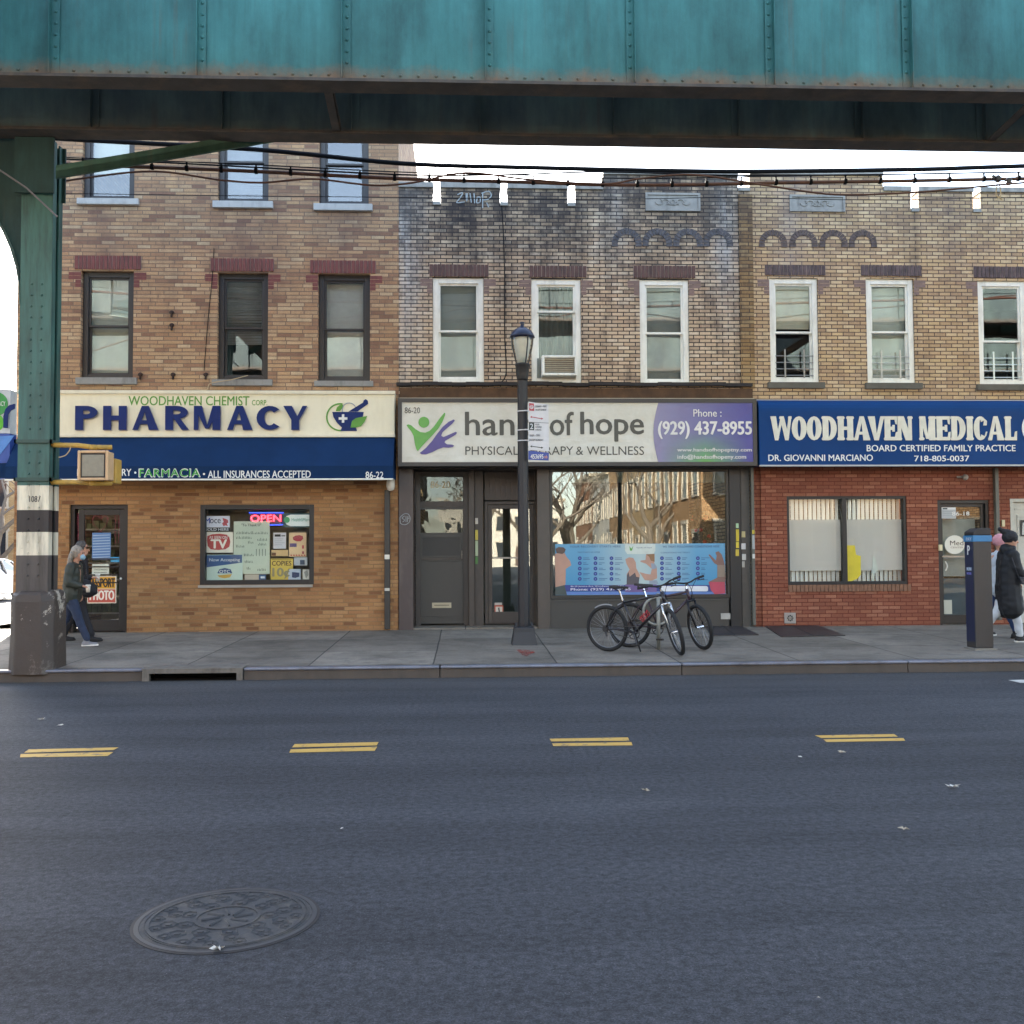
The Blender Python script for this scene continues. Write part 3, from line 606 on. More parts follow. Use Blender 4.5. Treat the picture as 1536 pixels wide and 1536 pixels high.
def sash_window(t, r, m, rail=.5, shade=None, shadem=SHADE, depth=.06, fw=.085, label=None, sill=None, sillm=STONE, blinds=None, curtain=None):
    x0, x1, z0, z1 = r
    e = .004; rr_ = (x0+e, x1-e, z0+e, z1-e)
    win = ring(MB(), rr_, YF+depth, YF+depth+.12, fw, fw*.8).build('window', m, t, bevel=.006)
    if label: win['label'] = label
    zi0, zi1 = z0+fw*.8, z1-fw; xi0, xi1 = x0+fw, x1-fw; zr = zi0+(zi1-zi0)*rail
    s = ring(MB(), (xi0+.002, xi1-.002, zr-.02, zi1-.002), YF+depth+.03, YF+depth+.065, .038).build('upper_sash', m, win, bevel=.004)
    s = ring(MB(), (xi0+.002, xi1-.002, zi0+.002, zr+.02), YF+depth+.068, YF+depth+.103, .042).build('lower_sash', m, win, bevel=.004)
    MB().box((xi0+.03, YF+depth+.045, zr), (xi1-.03, YF+depth+.049, zi1-.03)).build('pane', GL, win)
    MB().box((xi0+.03, YF+depth+.083, zi0+.03), (xi1-.03, YF+depth+.087, zr-.01)).build('pane', GL, win)
    if shade is not None:
        zb = zi0+(zi1-zi0)*shade; MB().box((xi0+.01, YF+depth+.16, zb), (xi1-.01, YF+depth+.165, zi1)).box((xi0+.01, YF+depth+.15, zb-.02), (xi1-.01, YF+depth+.17, zb)).build('roller_shade', shadem, win)
    if blinds is not None:
        mb = MB(); z = zi1
        while z > zi0+(zi1-zi0)*blinds:
            sag = random.uniform(-.006, .006); mb.add([(xi0, YF+depth+.14, z), (xi1, YF+depth+.14, z+sag), (xi1, YF+depth+.165, z-.02+sag), (xi0, YF+depth+.165, z-.02)], [(0, 1, 2, 3)]); z -= .03
        mb.build('blind', mat('grey_blind', '#9a9fa6', .5), win)
    if curtain:
        mb = MB(); n = 40
        for i in range(n):
            xa, xb = xi0+(xi1-xi0)*i/n, xi0+(xi1-xi0)*(i+1)/n; ya, yb = (YF+depth+.2+.025*math.sin(j*1.1) for j in (i, i+1))
            mb.quad((xa, ya, zi0), (xb, yb, zi0), (xb, yb, zi1), (xa, ya, zi1))
        mb.build('curtain', mat('curtain_'+curtain[1:], curtain, .9), win, smooth=True)
    if sill:
        MB().box((sill[0], YF-.07, sill[2]), (sill[1], YF+.055, sill[3])).build('sill', sillm, win, bevel=.006)
    return win
def lintel(t, r, m, bricks=True, name='lintel'):
    x0, x1, z0, z1 = r; mb = MB(); n = round((x1-x0)/.0725); w = (x1-x0)/n
    for i in range(n):
        o = random.uniform(-.004, .006); mb.box((x0+i*w+.006, YF-.018-o, z0), (x0+(i+1)*w-.006, YF+.02, z1))
    l = mb.build(name, m, t, bevel=.003)
    MB().box((x0, YF-.006, z0+.004), (x1, YF+.05, z1-.004)).build('mortar', MORT, l)
    return l
def corner_bricks(t, r, m):
    """dark stepped bricks either side of the opening head"""
    x0, x1, z0, z1 = r; h = .069
    for s in (-1, 1):
        mb = MB(); xe = x0 if s < 0 else x1
        for k, ln in enumerate((.22, .22, .1, .1)):
            z = z1-.03-k*h
            a, b = (xe-ln, xe-.003) if s < 0 else (xe+.003, xe+ln); mb.box((a, YF-.004, z-h+.008), (b, YF+.01, z))
        mb.build('stepped_bricks', m, t)
# ---- pharmacy building
zTopP = 11.3
ph = building('pharmacy_building', 'three storey tan brick corner building with the pharmacy below', xA, xB, zTopP, 15, B_PHU)
zsp = P(340, 600, YF).z
W2 = [rect(121, 406, 200, 567), rect(326, 409, 402, 570), rect(477, 411, 555, 572)]
W3 = [rect(124, 150, 202, 299), rect(327, 152, 403, 303), rect(479, 155, 553, 307)]
wall_with_holes(xA, xB, zsp, zTopP, W2+W3, YF, .3).build('wall', B_PHU, ph, merge=True)
door_r = rect(103, 757, 191, 944); door_r = (*door_r[:2], ZG-.1, door_r[3]); win_r = rect(300, 757, 471, 877)
pxl = P(583, 850, YF).x
wall_with_holes(xA, xB-.02, ZG-.1, zsp, [door_r, win_r], YF, .3).build('ground_floor_wall', B_PHL, ph, merge=True)
MB().box((xA-.05, YF-.06, zTopP), (xB, YF+.3, zTopP+.12)).build('coping', STONE, ph)
SL2 = [rect(115, 567, 206, 577), rect(319, 570, 409, 579), rect(472, 572, 560, 580)]
SL3 = [rect(117, 299, 209, 308), rect(320, 303, 410, 313), rect(471, 307, 559, 317)]
for i, (r, s) in enumerate(zip(W2, SL2)):
    sash_window(ph, r, BRZ, .5, shade=(.04, None, .0)[i], shadem=(SHADE, SHADEG, mat('pale_shade', '#b3b2ab', .8))[i], depth=.09, fw=.095, sill=s,
                label=('dark framed window with a pale shade, nearest the corner', 'dark framed window with half raised sagging blinds', 'dark framed window with a full grey blind')[i], blinds=(None, .35, None)[i])
for i, (r, s) in enumerate(zip(W3, SL3)): sash_window(ph, r, BRZ, .42, blinds=(None, .1, None)[i], shade=(.3, None, None)[i], depth=.09, fw=.095, sill=s, sillm=LSTONE)
for q in ((112, 384, 212, 404), (316, 388, 411, 407), (465, 391, 564, 410)): lintel(ph, rect(*q), L_RED)
for r in W2: corner_bricks(ph, r, L_RED)
# little iron anchors left in the wall and the sockets above the sign
mb = MB()
for (a, b) in ((258, 469), (258, 488), (211, 562), (260, 562), (309, 562)):
    p = P(a, b, YF); mb.ball((p.x, YF-.02, p.z), .045, 6, (1, .6, .8)).box((p.x-.012, YF-.05, p.z-.09), (p.x+.012, YF-.005, p.z+.02))
mb.build('iron_anchor', mat('rusty_iron', '#33231c', .8), ph)
# ---- therapy building (middle)
zp1 = P(750, 283, YF).z; zp2 = P(1000, 263, YF).z; znb = P(755, 309, YF).z
hb = building('therapy_building', 'two storey sooty pale brick building with four notches in its parapet', xB, xC, zp1-.1, 13, B_HND)
HW = [rect(649, 416, 726, 574), rect(797, 418, 872, 576), rect(960, 419, 1034, 577)]
notch = [(P(a, 290, YF).x, P(b, 290, YF).x, znb, 30) for a, b in ((649, 661), (750, 762), (851, 863), (1107, 1125))]
notch[3] = (notch[3][0], notch[3][1], P(1115, 287, YF).z, 30)
xr1 = P(905, 300, YF).x; zs2 = P(860, 640, YF).z
top_cut = (xB-1, xr1, zp1, 40)
wall_with_holes(xB, xC, zs2, zp2, HW+notch+[top_cut], YF, .3).build('wall', B_HND, hb, merge=True)
mb = MB(); xs = [xB, notch[0][0], notch[0][1], notch[1][0], notch[1][1], notch[2][0], notch[2][1], xr1]
for i in range(0, 8, 2): mb.box((xs[i]-(0 if i == 0 else .012), YF-.04, zp1), (xs[i+1]+(.012 if i < 6 else -.004), YF+.33, zp1+.1))
mb.box((xr1-.004, YF-.04, zp2), (notch[3][0], YF+.33, zp2+.08))
for n_ in notch: mb.box((n_[0]+.003, YF-.03, n_[2]+.001), (n_[1]-.003, YF+.33, n_[2]+(.07)))
mb.build('coping', STONE, hb, bevel=.006)
MB().box((notch[3][0]+.003, YF-.035, P(1115, 583, YF).z), (notch[3][1]+.03, YF-.001, P(1115, 292, YF).z)).build('pilaster', brick_mat('ochre_brick', ['#a58a64', '#9b7d55', '#ad946d', '#94754e'], '#5c4a38', soot=.7, sootz=(5, 7.6), bw=.3), hb)
for i, r in enumerate(HW):
    sash_window(hb, r, WHT, (.5, .72, .5)[i], shade=(.02, None, .0)[i], shadem=(SHADEG, SHADE, mat('dark_shade', '#7d7f78', .8))[i], depth=.035, fw=.1, curtain=(None, '#5f5f58', None)[i],
                label=('white framed window with a drawn grey shade', 'white framed window raised over an air conditioner', 'white framed window with no air conditioner, right of the lamp post')[i])
lz = [(644, 397, 733, 415), (794, 399, 880, 416), (950, 399, 1043, 417)]
for q, m in zip(lz, (L_DRK, L_DRK, L_DRK)): lintel(hb, rect(*q), m)
for r in HW: corner_bricks(hb, r, mat('smoky_brick', '#7a6660', .85, var=.25, scale=9, bump=.3))
def arches(t, cxs, py, ri, ro, m):
    for cxp in cxs:
        c = P(cxp, py, YF); sc = 1/83.0*1.0; a, b = ri*sc, ro*sc; mb = MB(); n = 11
        for i in range(n):
            t0, t1 = math.pi*i/n+.02, math.pi*(i+1)/n-.02
            pts = [Vector((c.x+r_*math.cos(q), YF-.008-random.uniform(0, .008), c.z+r_*math.sin(q))) for r_, q in ((a, t0), (b, t0), (b, t1), (a, t1))]
            mb.prism(pts, (0, .03, 0))
        for s in (-1, 1):
            x = c.x+s*(a+b)/2; mb.box((x-.055, YF-.016, c.z-.062), (x+.055, YF+.01, c.z-.004))
        mb.build('arch', m, t)
arches(hb, (940, 986, 1032, 1077), 365, 13.5, 23, mat('sooty_arch_brick', '#504e52', .85, var=.6, scale=14, bump=.3))
def plaque(t, q):
    r = rect(*q); p = ring(MB(), r, YF-.035, YF+.01, .04).box((r[0]+.04, YF-.012, r[2]+.04), (r[1]-.04, YF+.01, r[3]-.04))
    o = p.build('plaque', STONE, t); mb = MB(); cx_ = (r[0]+r[1])/2; cz = (r[2]+r[3])/2
    for s in (-1, 1):
        for k in range(3):
            pts = [(cx_+s*(.03+.11*k+.07*math.cos(a_)), YF-.02, cz+.05*math.sin(a_)*(1 if k % 2 else -1)) for a_ in [i*math.pi/5 for i in range(8)]]
            mb.tube(pts, .011, 5)
    mb.build('carving', STONE, o)
plaque(hb, (968, 290, 1050, 317))
ledge = MB(); 
x0_, x1_ = P(595, 578, YF).x, P(1127, 578, YF).x; zc_ = P(860, 577, YF).z; n = 26
for i in range(n):
    a_, b_ = x0_+(x1_-x0_)*i/n, x0_+(x1_-x0_)*(i+1)/n; o = random.uniform(-.02, .02); ledge.box((a_, YF-.1-o, zc_-.03+o*.5), (b_, YF-.003, zc_+.03+o*.6))
ledge.build('broken_ledge', mat('black_flashing', '#2a2525', .8, var=.4, bump=.5), hb)
MB().box((xB+.02, YF-.06, P(860, 598, YF).z), (xC-.02, YF-.002, P(860, 583, YF).z)).build('rusty_band', mat('rust_stained_brick', '#523a26', .85, var=.4, scale=5, bump=.4, dirt='#3a2818', dirtamt=.6), hb)
# graffiti on the parapet (painted strokes)
GW = mat('pale_spray_paint', '#9aa2a6', .7, var=.2)
def strokes(lst, Y, r, m, parent, name='graffiti'):
    mb = MB()
    for l in lst: mb.tube(spline([P(a, b, Y) for a, b in l], 4), r, 5)
    return mb.build(name, m, parent)
strokes([[(686, 292), (694, 289), (690, 297), (685, 304), (697, 303)], [(699, 290), (700, 302), (701, 290)], [(705, 290), (707, 304)], [(711, 290), (712, 305)], [(716, 296), (715, 304), (720, 303), (720, 296), (716, 296)], [(724, 290), (724, 312)], [(722, 290), (733, 287), (737, 293), (732, 299), (725, 300)], [(730, 304), (733, 311)]], YF-.004, .011, GW, hb)
# ---- medical building
zq1 = P(1430, 288, YF).z; zq2 = P(1230, 263, YF).z
md = building('medical_building', 'two storey buff brick building with red painted ground floor and blue sign', xC, xD+3.3, zq1-.1, 13, B_MED)
MW = [rect(1155, 417, 1228, 574), rect(1300, 418, 1372, 575), rect(1468, 421, 1541, 577)]
xr2 = P(1325, 300, YF).x
n2 = [(P(a, 300, YF).x, P(b, 300, YF).x, P(1370, 318, YF).z, 30) for a, b in ((1366, 1378), (1459, 1471), (1552, 1564))]
wall_with_holes(xC, xD+3.3, zs2, zq2, MW+n2+[(xr2, 60, zq1, 40)], YF, .3).build('wall', B_MED, md, merge=True)
mb = MB(); xs = [xr2, n2[0][0], n2[0][1], n2[1][0], n2[1][1], n2[2][0], n2[2][1], xD+3.3]
for i in range(0, 8, 2): mb.box((xs[i]+(.004 if i == 0 else -.012), YF-.04, zq1), (xs[i+1]+.012, YF+.33, zq1+.09))
mb.box((xC+.004, YF-.04, zq2), (xr2-.004, YF+.33, zq2+.08))
for n_ in n2: mb.box((n_[0]+.003, YF-.03, n_[2]+.001), (n_[1]-.003, YF+.33, n_[2]+.07))
mb.build('coping', STONE, md, bevel=.006)
msill = [rect(1151, 574, 1236, 583), rect(1297, 575, 1382, 584), rect(1464, 577, 1550, 586)]
DS = mat('dark_stone', '#5c584f', .85, var=.2, bump=.3)
for i, r in enumerate(MW):
    sash_window(md, r, WHT, (.49, .5, .42)[i], shade=(.55, .0, None)[i], shadem=(mat('torn_shade', '#b5b09a', .8), SHADE, SHADE)[i], depth=.035, fw=.095, sill=msill[i], sillm=DS,
                label=('white framed window with a half drawn shade, nearest the arches', 'white framed window with pale curtain behind its guard', None)[i])
for q in ((1147, 398, 1238, 413), (1291, 398, 1382, 414), (1460, 400, 1552, 417)): lintel(md, rect(*q), L_PUR)
for r in MW: corner_bricks(md, r, mat('smoky_brick', '#7a6660'))
arches(md, (1159.5, 1205, 1250, 1294), 366, 13, 22, mat('arch_brick_dark', '#564a47', .85, var=.6, scale=14, bump=.3))
plaque(md, (1184, 293, 1267, 318))
mdoor = rect(1408, 750, 1486, 933); mdoor = (*mdoor[:2], ZG-.1, mdoor[3]); mwin = rect(1181, 744, 1361, 877)
wdoor = rect(1517, 748, 1600, 933); wdoor = (*wdoor[:2], ZG-.1, wdoor[3])
xml = P(1137, 850, YF).x
wall_with_holes(xC+.12, xD+3.3, ZG-.1, zs2, [mdoor, mwin, wdoor], YF, .3).build('ground_floor_wall', B_RED, md, merge=True)
MB().box((xC+.002, YF+.05, ZG-.1), (xC+.12, YF+.3, zs2)).build('party_wall', B_RED, md)
# window guards
for i, (r, c_) in enumerate(zip(MW, ('#8b8a86', '#b5b3ab', '#cfd8d4'))):
    x0, x1, z0, z1 = r; x0 += .1; x1 -= .1; zt = z0+.62; mb = MB()
    for k in range(4): mb.tube([(x0, YF+.03, z0+.14+k*.12), (x1, YF+.03, z0+.14+k*.12)], .009, 6)
    for f in (.25, .75): mb.box((x0+(x1-x0)*f-.014, YF+.012, z0+.09), (x0+(x1-x0)*f+.014, YF+.024, zt))
    o = mb.build('window_guard', mat('guard_'+c_[1:], c_, .45, .3), None)
    tag(o, ('grey child guard bars in the medical window nearest the arches', 'pale guard bars in front of the curtained middle medical window', 'white guard bars in the dark window at the right edge')[i], 'window guard', 'guards on the medical building windows')
# air conditioner
ac = thing('air_conditioner', 'white window air conditioner under the raised middle sash', 'air conditioner', P(834, 566, YF))
r = rect(812, 536, 864, 566)
ring(MB().box((r[0]+.03, YF-.1, r[2]+.03), (r[1]-.03, YF+.35, r[3]-.03)), r, YF-.2, YF+.3, .045).build('case', WHT, ac, bevel=.01)
mb = MB(); z = r[2]+.07
while z < r[3]-.06: mb.box((r[0]+.05, YF-.15, z), (r[1]-.05, YF-.1, z+.012)); z += .035
mb.build('grille', mat('ac_grille', '#8a8172', .6), ac)
MB().box((P(806, 550, YF).x, YF+.1, r[2]), (r[0]-.004, YF+.12, r[3])).build('side_panel', SHADEG, ac)
# downpipes
PIPE = mat('dark_pipe', '#2c2926', .5, var=.1); GPIPE = mat('grey_pipe', '#5b5a52', .5, var=.1)
def pipe(px, y0, y1, wdt, m, label, stickers=(), Y=YF-.07):
    a, b = P(px, y0, Y), P(px, y1, Y); t = thing('downpipe', label, 'pipe', (b.x, Y, b.z), group='downpipes on the brick fronts')
    MB().box((b.x-wdt/2, Y-.045, b.z), (b.x+wdt/2, Y+.045, a.z)).build('pipe', m, t, bevel=.012)
    for k, (sy, sh, col) in enumerate(stickers):
        z = P(px, sy, Y).z; MB().box((b.x-wdt/2+.005, Y-.049, z-sh), (b.x+wdt/2-.005, Y-.046, z)).build('sticker', mat('sticker_'+col[1:], col, .5), t)
    return t
pipe(581, 735, 944, .1, PIPE, 'black square downpipe between pharmacy brick and brown shopfront', ((832, .08, '#c9c6bd'), (882, .05, '#b8b4aa')))
pipe(1131, 700, 938, .055, GPIPE, 'thin grey pipe with yellow and white stickers beside the red brick', ((795, .07, '#b5a32c'), (803, .25, '#9aa0a0'), (831, .08, '#c9c9c2')))
pipe(1499, 702, 930, .07, GPIPE, 'grey pipe running down the red brick beside the white door')
lampb = thing('security_light', 'white dome security light at the end of the pharmacy awning', 'lamp', P(586, 727, 17.8))
p = P(586, 727, 17.8); MB().lathe([(.02, -.11), (.06, -.09), (.075, -.03), (.07, .06), (.05, .1)], 16, p).build('globe', mat('milky_plastic', '#d5d3ca', .4), lampb, smooth=True); MB().box((p.x-.06, 17.8, p.z+.06), (p.x+.06, 18.0, p.z+.12)).build('bracket', WHT, lampb)
lampc = thing('security_light', 'small round grey light on the red brick above the clinic door', 'lamp', P(1447, 716, 17.9))
p = P(1447, 716, 17.9); MB().ball((p.x, 17.88, p.z), .055, 10).build('globe', mat('grey_plastic', '#8e857b', .5), lampc, smooth=True); MB().tube([(p.x-.11, 17.97, p.z+.01), (p.x-.02, 17.9, p.z+.01)], .02, 8).build('bracket', mat('grey_plastic', '#8e857b'), lampc)
o = MB().tube(spline([P(752, 302, YF), P(755, 350, YF), P(757, 420, YF), P(757, 500, YF), P(759, 560, YF), P(748, 576, YF)]), .011, 5).build('cable', CABLE, None); tag(o, 'black cable running down the sooty brick from the second notch', 'cable')
o = MB().tube(spline([P(321, 372, YF-.01), P(318, 420, YF-.01), P(312, 480, YF-.01), P(306, 555, YF-.01)]), .006, 5).build('cable', CABLE, None); tag(o, 'thin wire running down the tan brick beside the blinds window', 'cable')
o = MB().tube(spline([P(372, 563, YF-.1), P(345, 570, YF-.1), P(316, 575, YF-.1), P(309, 585, YF-.1), P(285, 583, YF-.1)]), .008, 5).build('cable', mat('pale_wire', '#b09a78'), None); tag(o, 'pale loose wire looped above the pharmacy sign', 'cable')
# vent box on red brick
vb = thing('dryer_vent', 'square pale vent plate low on the red brick wall', 'vent', P(1184, 927, YF)); r = rect(1176, 919, 1193, 935)
MB().box((r[0], YF-.03, r[2]), (r[1], YF-.002, r[3])).build('plate', mat('vent_plate', '#9a928a', .6), vb, bevel=.004)
mb = MB(); cx_, cz_ = (r[0]+r[1])/2, (r[2]+r[3])/2
for k in range(8):
    a_ = k*math.pi/4; mb.box((cx_+.045*math.cos(a_)-.012, YF-.036, cz_+.045*math.sin(a_)-.012), (cx_+.045*math.cos(a_)+.012, YF-.031, cz_+.045*math.sin(a_)+.012))
mb.lathe([(.03, -.0), (.03, .004)], 8, (cx_, YF-.035, cz_)).build('grille', INK, vb)
# ------------------------------------------------------------------ drawn letters
def glyph(ch, w, h, S, T, sf=0, sh=0):
    out = []
    def rc(a, b, c, d): out.append([(a, b), (c, b), (c, d), (a, d)])
    def serif(xc, y, wd, up):
        if not sf: return
        y0, y1 = (y, y+sh) if up else (y-sh, y); n = 6; pts = []
        a, b = xc-wd/2-sf, xc+wd/2+sf; rr2 = sh/2
        pts = [(b-rr2+rr2*math.cos(q), (y0+y1)/2+rr2*math.sin(q)) for q in [R(-90+180*i/n) for i in range(n+1)]]+[(a+rr2+rr2*math.cos(q), (y0+y1)/2+rr2*math.sin(q)) for q in [R(90+180*i/n) for i in range(n+1)]]
        out.append(pts)
    def arc(cx, cy, rx, ry, a0, a1, wx, wy, n=16):
        for i in range(n):
            q0, q1 = R(a0+(a1-a0)*i/n), R(a0+(a1-a0)*(i+1)/n)
            out.append([(cx+rx*math.cos(q0), cy+ry*math.sin(q0)), (cx+rx*math.cos(q1), cy+ry*math.sin(q1)), (cx+(rx-wx)*math.cos(q1), cy+(ry-wy)*math.sin(q1)), (cx+(rx-wx)*math.cos(q0), cy+(ry-wy)*math.sin(q0))])
    if ch == 'H': rc(0, 0, S, h); rc(w-S, 0, w, h); rc(S, h*.5-T/2, w-S, h*.5+T/2); [serif(x, y, S, y == 0) for x in (S/2, w-S/2) for y in (0, h)]
    elif ch == 'I': rc(0, 0, w, h); serif(w/2, 0, w, True); serif(w/2, h, w, False)
    elif ch in 'AV':
        k = []
        L = [(0, 0), (T*1.15, 0), (w*.5, h*.82), (w*.56, h), (w*.36, h)]; Rr = [(w-S*1.2, 0), (w, 0), (w*.62, h), (w*.36, h), (w*.47, h*.78)]
        k = [L, Rr, [(w*.22, h*.24), (w*.78, h*.24), (w*.74, h*.24+T*.85), (w*.26, h*.24+T*.85)]]
        if ch == 'V': k = [[(w-x, h-y) for x, y in p] for p in k[:2]]
        out.extend(k)
        if sf:
            if ch == 'A': serif(T*.6, 0, T*.6, True); serif(w-S*.6, 0, S*.8, True); serif(w*.48, h, w*.1, False)
            else: serif(w-T*.6, h, T*.6, False); serif(S*.6, h, S*.8, False)
    elif ch == 'W':
        x = w/4; s = S*.95
        out.extend([[(0, h), (s, h), (x+s*.55, h*.1), (x+s*.3, 0), (x-s*.2, 0)], [(x-s*.1, 0), (x+s*.4, 0), (2*x+T*.5, h*.9), (2*x-T*.2, h*.9)],
                    [(2*x-T*.4, h), (2*x+s*.5, h), (3*x+s*.45, h*.1), (3*x+s*.2, 0), (3*x-s*.25, 0)], [(3*x-s*.1, 0), (3*x+s*.35, 0), (w, h), (w-T*.9, h)]])
        serif(s*.5, h, s*.6, False); serif(w-T*.5, h, T*.5, False); serif(2*x+s*.1, h, s*.5, False)
    elif ch in 'OC':
        arc(w/2, h/2, w/2, h/2, 45 if ch == 'C' else 0, 315 if ch == 'C' else 360, S, T)
        if ch == 'C':
            if sf: out.append([(w*.72, h*.62), (w*.96, h*.62), (w*.99, h*.8), (w*.8, h*.9)]); out.append([(w*.78, h*.13), (w*.9, h*.17), (w, h*.36), (w*.9, h*.36)])
    elif ch == 'D':
        rc(S*.12, 0, S*1.12, h); arc(w*.42, h/2, w*.58, h/2, -90, 90, S, T); rc(S, h-T, w*.43, h); rc(S, 0, w*.43, T); serif(S*.6, 0, S, True); serif(S*.6, h, S, False)
    elif ch in 'PR':
        rc(0, 0, S, h); arc(w*.5, h*.73, w*.5, h*.27, -90, 90, S*.9, T); rc(S, h-T, w*.51, h); rc(S, h*.46, w*.51, h*.46+T)
        if ch == 'R': out.append([(w*.36, h*.5), (w*.64, h*.5), (w*1.06, 0), (w*.74, 0)])
    elif ch == 'E':
        rc(0, 0, S, h); rc(S, h-T, w, h); rc(S, h/2-T/2, w*.8, h/2+T/2); rc(S, 0, w, T)
        if sf: out.append([(w-T*.9, h), (w, h), (w, h*.66), (w-T*.5, h*.68)]); out.append([(w-T*.9, 0), (w, 0), (w+T*.2, h*.36), (w-T*.4, h*.34)]); rc(w*.62, h*.36, w*.8, h*.64); serif(S*.5, 0, S, True); serif(S*.5, h, S, False)
    elif ch == 'L':
        rc(0, 0, S, h); rc(S, 0, w, T)
        if sf: out.append([(w-T, 0), (w, 0), (w+T*.1, h*.38), (w-T*.5, h*.36)]); serif(S*.5, h, S, False); serif(S*.5, 0, S, True)
    elif ch == 'N':
        rc(0, 0, T*1.1, h); rc(w-T*1.1, 0, w, h); out.append([(0, h), (S*1.1, h), (w, 0), (w-S*1.1, 0)])
        if sf: serif(T*.5, 0, T, True); serif(w-T*.5, h, T, False); serif(S*.4, h, S*.6, False)
    elif ch == 'M':
        rc(0, 0, T, h); rc(w-S, 0, w, h); out.append([(0, h), (S, h), (w*.5+S*.1, h*.06), (w*.5-S*.25, h*.06)]); out.append([(w-S, h), (w, h), (w*.5+S*.25, h*.06), (w*.5-S*.1, h*.06)])
        if sf: serif(T*.6, 0, T, True); serif(w-S*.5, 0, S, True); serif(S*.4, h, S*.6, False); serif(w-S*.5, h, S, False)
    elif ch == 'Y':
        rc(w/2-S/2, 0, w/2+S/2, h*.45); out.append([(0, h), (S*1.1, h), (w/2+S/2, h*.42), (w/2-S/2, h*.42)]); out.append([(w-T*1.0, h), (w, h), (w/2+S/2, h*.4), (w/2, h*.4)])
    return out
def draw_word(letters, y0, y1, Y, m, parent, S, T, sf=0, sh=0, d=.03, name='lettering', grow=0):
    """letters = (char, px0, px1); sizes in metres"""
    mb = MB()
    for ch, a, b in letters:
        A = P(a, y1, Y); B = P(b, y0, Y); w_ = B.x-A.x; h_ = B.z-A.z
        s = min(S, w_*.48) if ch != 'I' else S
        g = glyph(ch, w_ if ch != 'I' or not sf else S, h_, s, T, sf, sh); ox = A.x if ch != 'I' or not sf else A.x+(w_-S)/2
        for p in g: poly(mb, [(ox+x, A.z+z) for x, z in p], Y, d)
    return mb.build(name, m, parent)
def shape(px, Y, m, parent, name, d=.008):
    mb = MB(); pts = [P(a, b, Y) for a, b in px]; _poly0(mb, [(p.x, p.z) for p in pts], Y, d); return mb.build(name, m, parent)
def disc(cxp, cyp, rpx, Y, m, parent, name, d=.008, n=28): return shape([(cxp+rpx*math.cos(2*math.pi*i/n), cyp+rpx*math.sin(2*math.pi*i/n)) for i in range(n)], Y, m, parent, name, d)
# ------------------------------------------------------------------ pharmacy signs
CREAM = mat('cream_panel', '#e3dcc2', .4, var=.03, dirt='#b5a98c', dirtamt=.2)
NAVY = mat('navy_acrylic', '#0a2560', .45, var=.15, scale=3, spec=.2); NAVYC = mat('navy_canvas', '#162f52', .8, var=.15, scale=2, bump=.1, spec=.1)
GTX = mat('green_vinyl', '#558f2f', .5); LGT = mat('light_green_vinyl', '#79b55a', .5); WTX = mat('white_vinyl_text', '#dcdcd8', .5, var=.03)
YS = 17.7
fs = thing('shop_sign', 'cream fascia sign reading PHARMACY in raised blue letters', 'sign', P(340, 655, YS))
r = rect(27, 584, 592, 655, YS); zt = P(340, 587, YS).z; zb = P(340, 655, YS).z; r = (r[0], r[1], zb, zt)
MB().box((r[0], YS, r[2]), (r[1], YF-.003, r[3])).build('panel', CREAM, fs, bevel=.008)
MB().box((r[0]-.01, YS-.03, r[3]-.05), (r[1]+.012, YS+.01, r[3]+.012)).box((r[0]-.01, YS-.03, r[2]-.012), (r[1]+.012, YS+.01, r[2]+.04)).build('trim', mat('sign_trim', '#d9d2bb', .4), fs, bevel=.006)
text_pts('WOODHAVEN CHEMIST', (193, 594, 374, 608), YS, GTX, fs, offset=.012); text_pts('CORP.', (378, 600, 401, 608), YS, GTX, fs, offset=.01)
PH = [('P', 113, 146.5), ('H', 155, 190.5), ('A', 199, 238), ('R', 248, 282), ('M', 291, 331), ('A', 341, 379), ('C', 385, 425), ('Y', 425, 461)]
draw_word([(c, a+1.6, b+1.6) for c, a, b in PH], 610.5, 646.5, YS, mat('letter_edge', '#b7b0a6', .4), fs, .138, .085, d=.012, name='letter_backing')
draw_word(PH, 609, 645, YS-.045, NAVY, fs, .135, .08, d=.02, name='raised_letters')
Z = lambda x, y: (380+x/3.84, 370+y/3.84)
def ringpx(cx_, cy_, r_, a0, a1, wpx, Y, m, parent, name, n=20):
    o = [(cx_+r_*math.cos(R(a0+(a1-a0)*i/n)), cy_-r_*math.sin(R(a0+(a1-a0)*i/n))) for i in range(n+1)]
    i_ = [(cx_+(r_-wpx)*math.cos(R(a0+(a1-a0)*i/n)), cy_-(r_-wpx)*math.sin(R(a0+(a1-a0)*i/n))) for i in range(n, -1, -1)]
    return shape(o+i_, Y, m, parent, name)
ringpx(*Z(500, 982), 81/3.84, 80, 275, 2.2, YS-.002, GTX, fs, 'logo')
ringpx(*Z(552, 940), 42/3.84, -60, 210, 1.2, YS-.004, mat('grey_blue', '#8795a8'), fs, 'logo')
shape([Z(*q) for q in ((455, 952), (636, 952), (632, 975), (618, 1010), (590, 1040), (598, 1062), (502, 1062), (510, 1042), (480, 1012), (462, 982))], YS-.006, NAVY, fs, 'logo')
shape([Z(*q) for q in ((548, 950), (600, 950), (662, 905), (660, 888), (648, 878), (636, 885), (632, 898))], YS-.006, NAVY, fs, 'logo')
shape([Z(*q) for q in ((475, 948), (482, 925), (498, 912), (518, 910), (512, 930), (500, 946))], YS-.012, GTX, fs, 'logo')
shape([Z(*q) for q in ((560, 1042), (568, 1005), (590, 988), (656, 975), (640, 1010), (620, 1035), (590, 1042))], YS-.016, GTX, fs, 'logo')
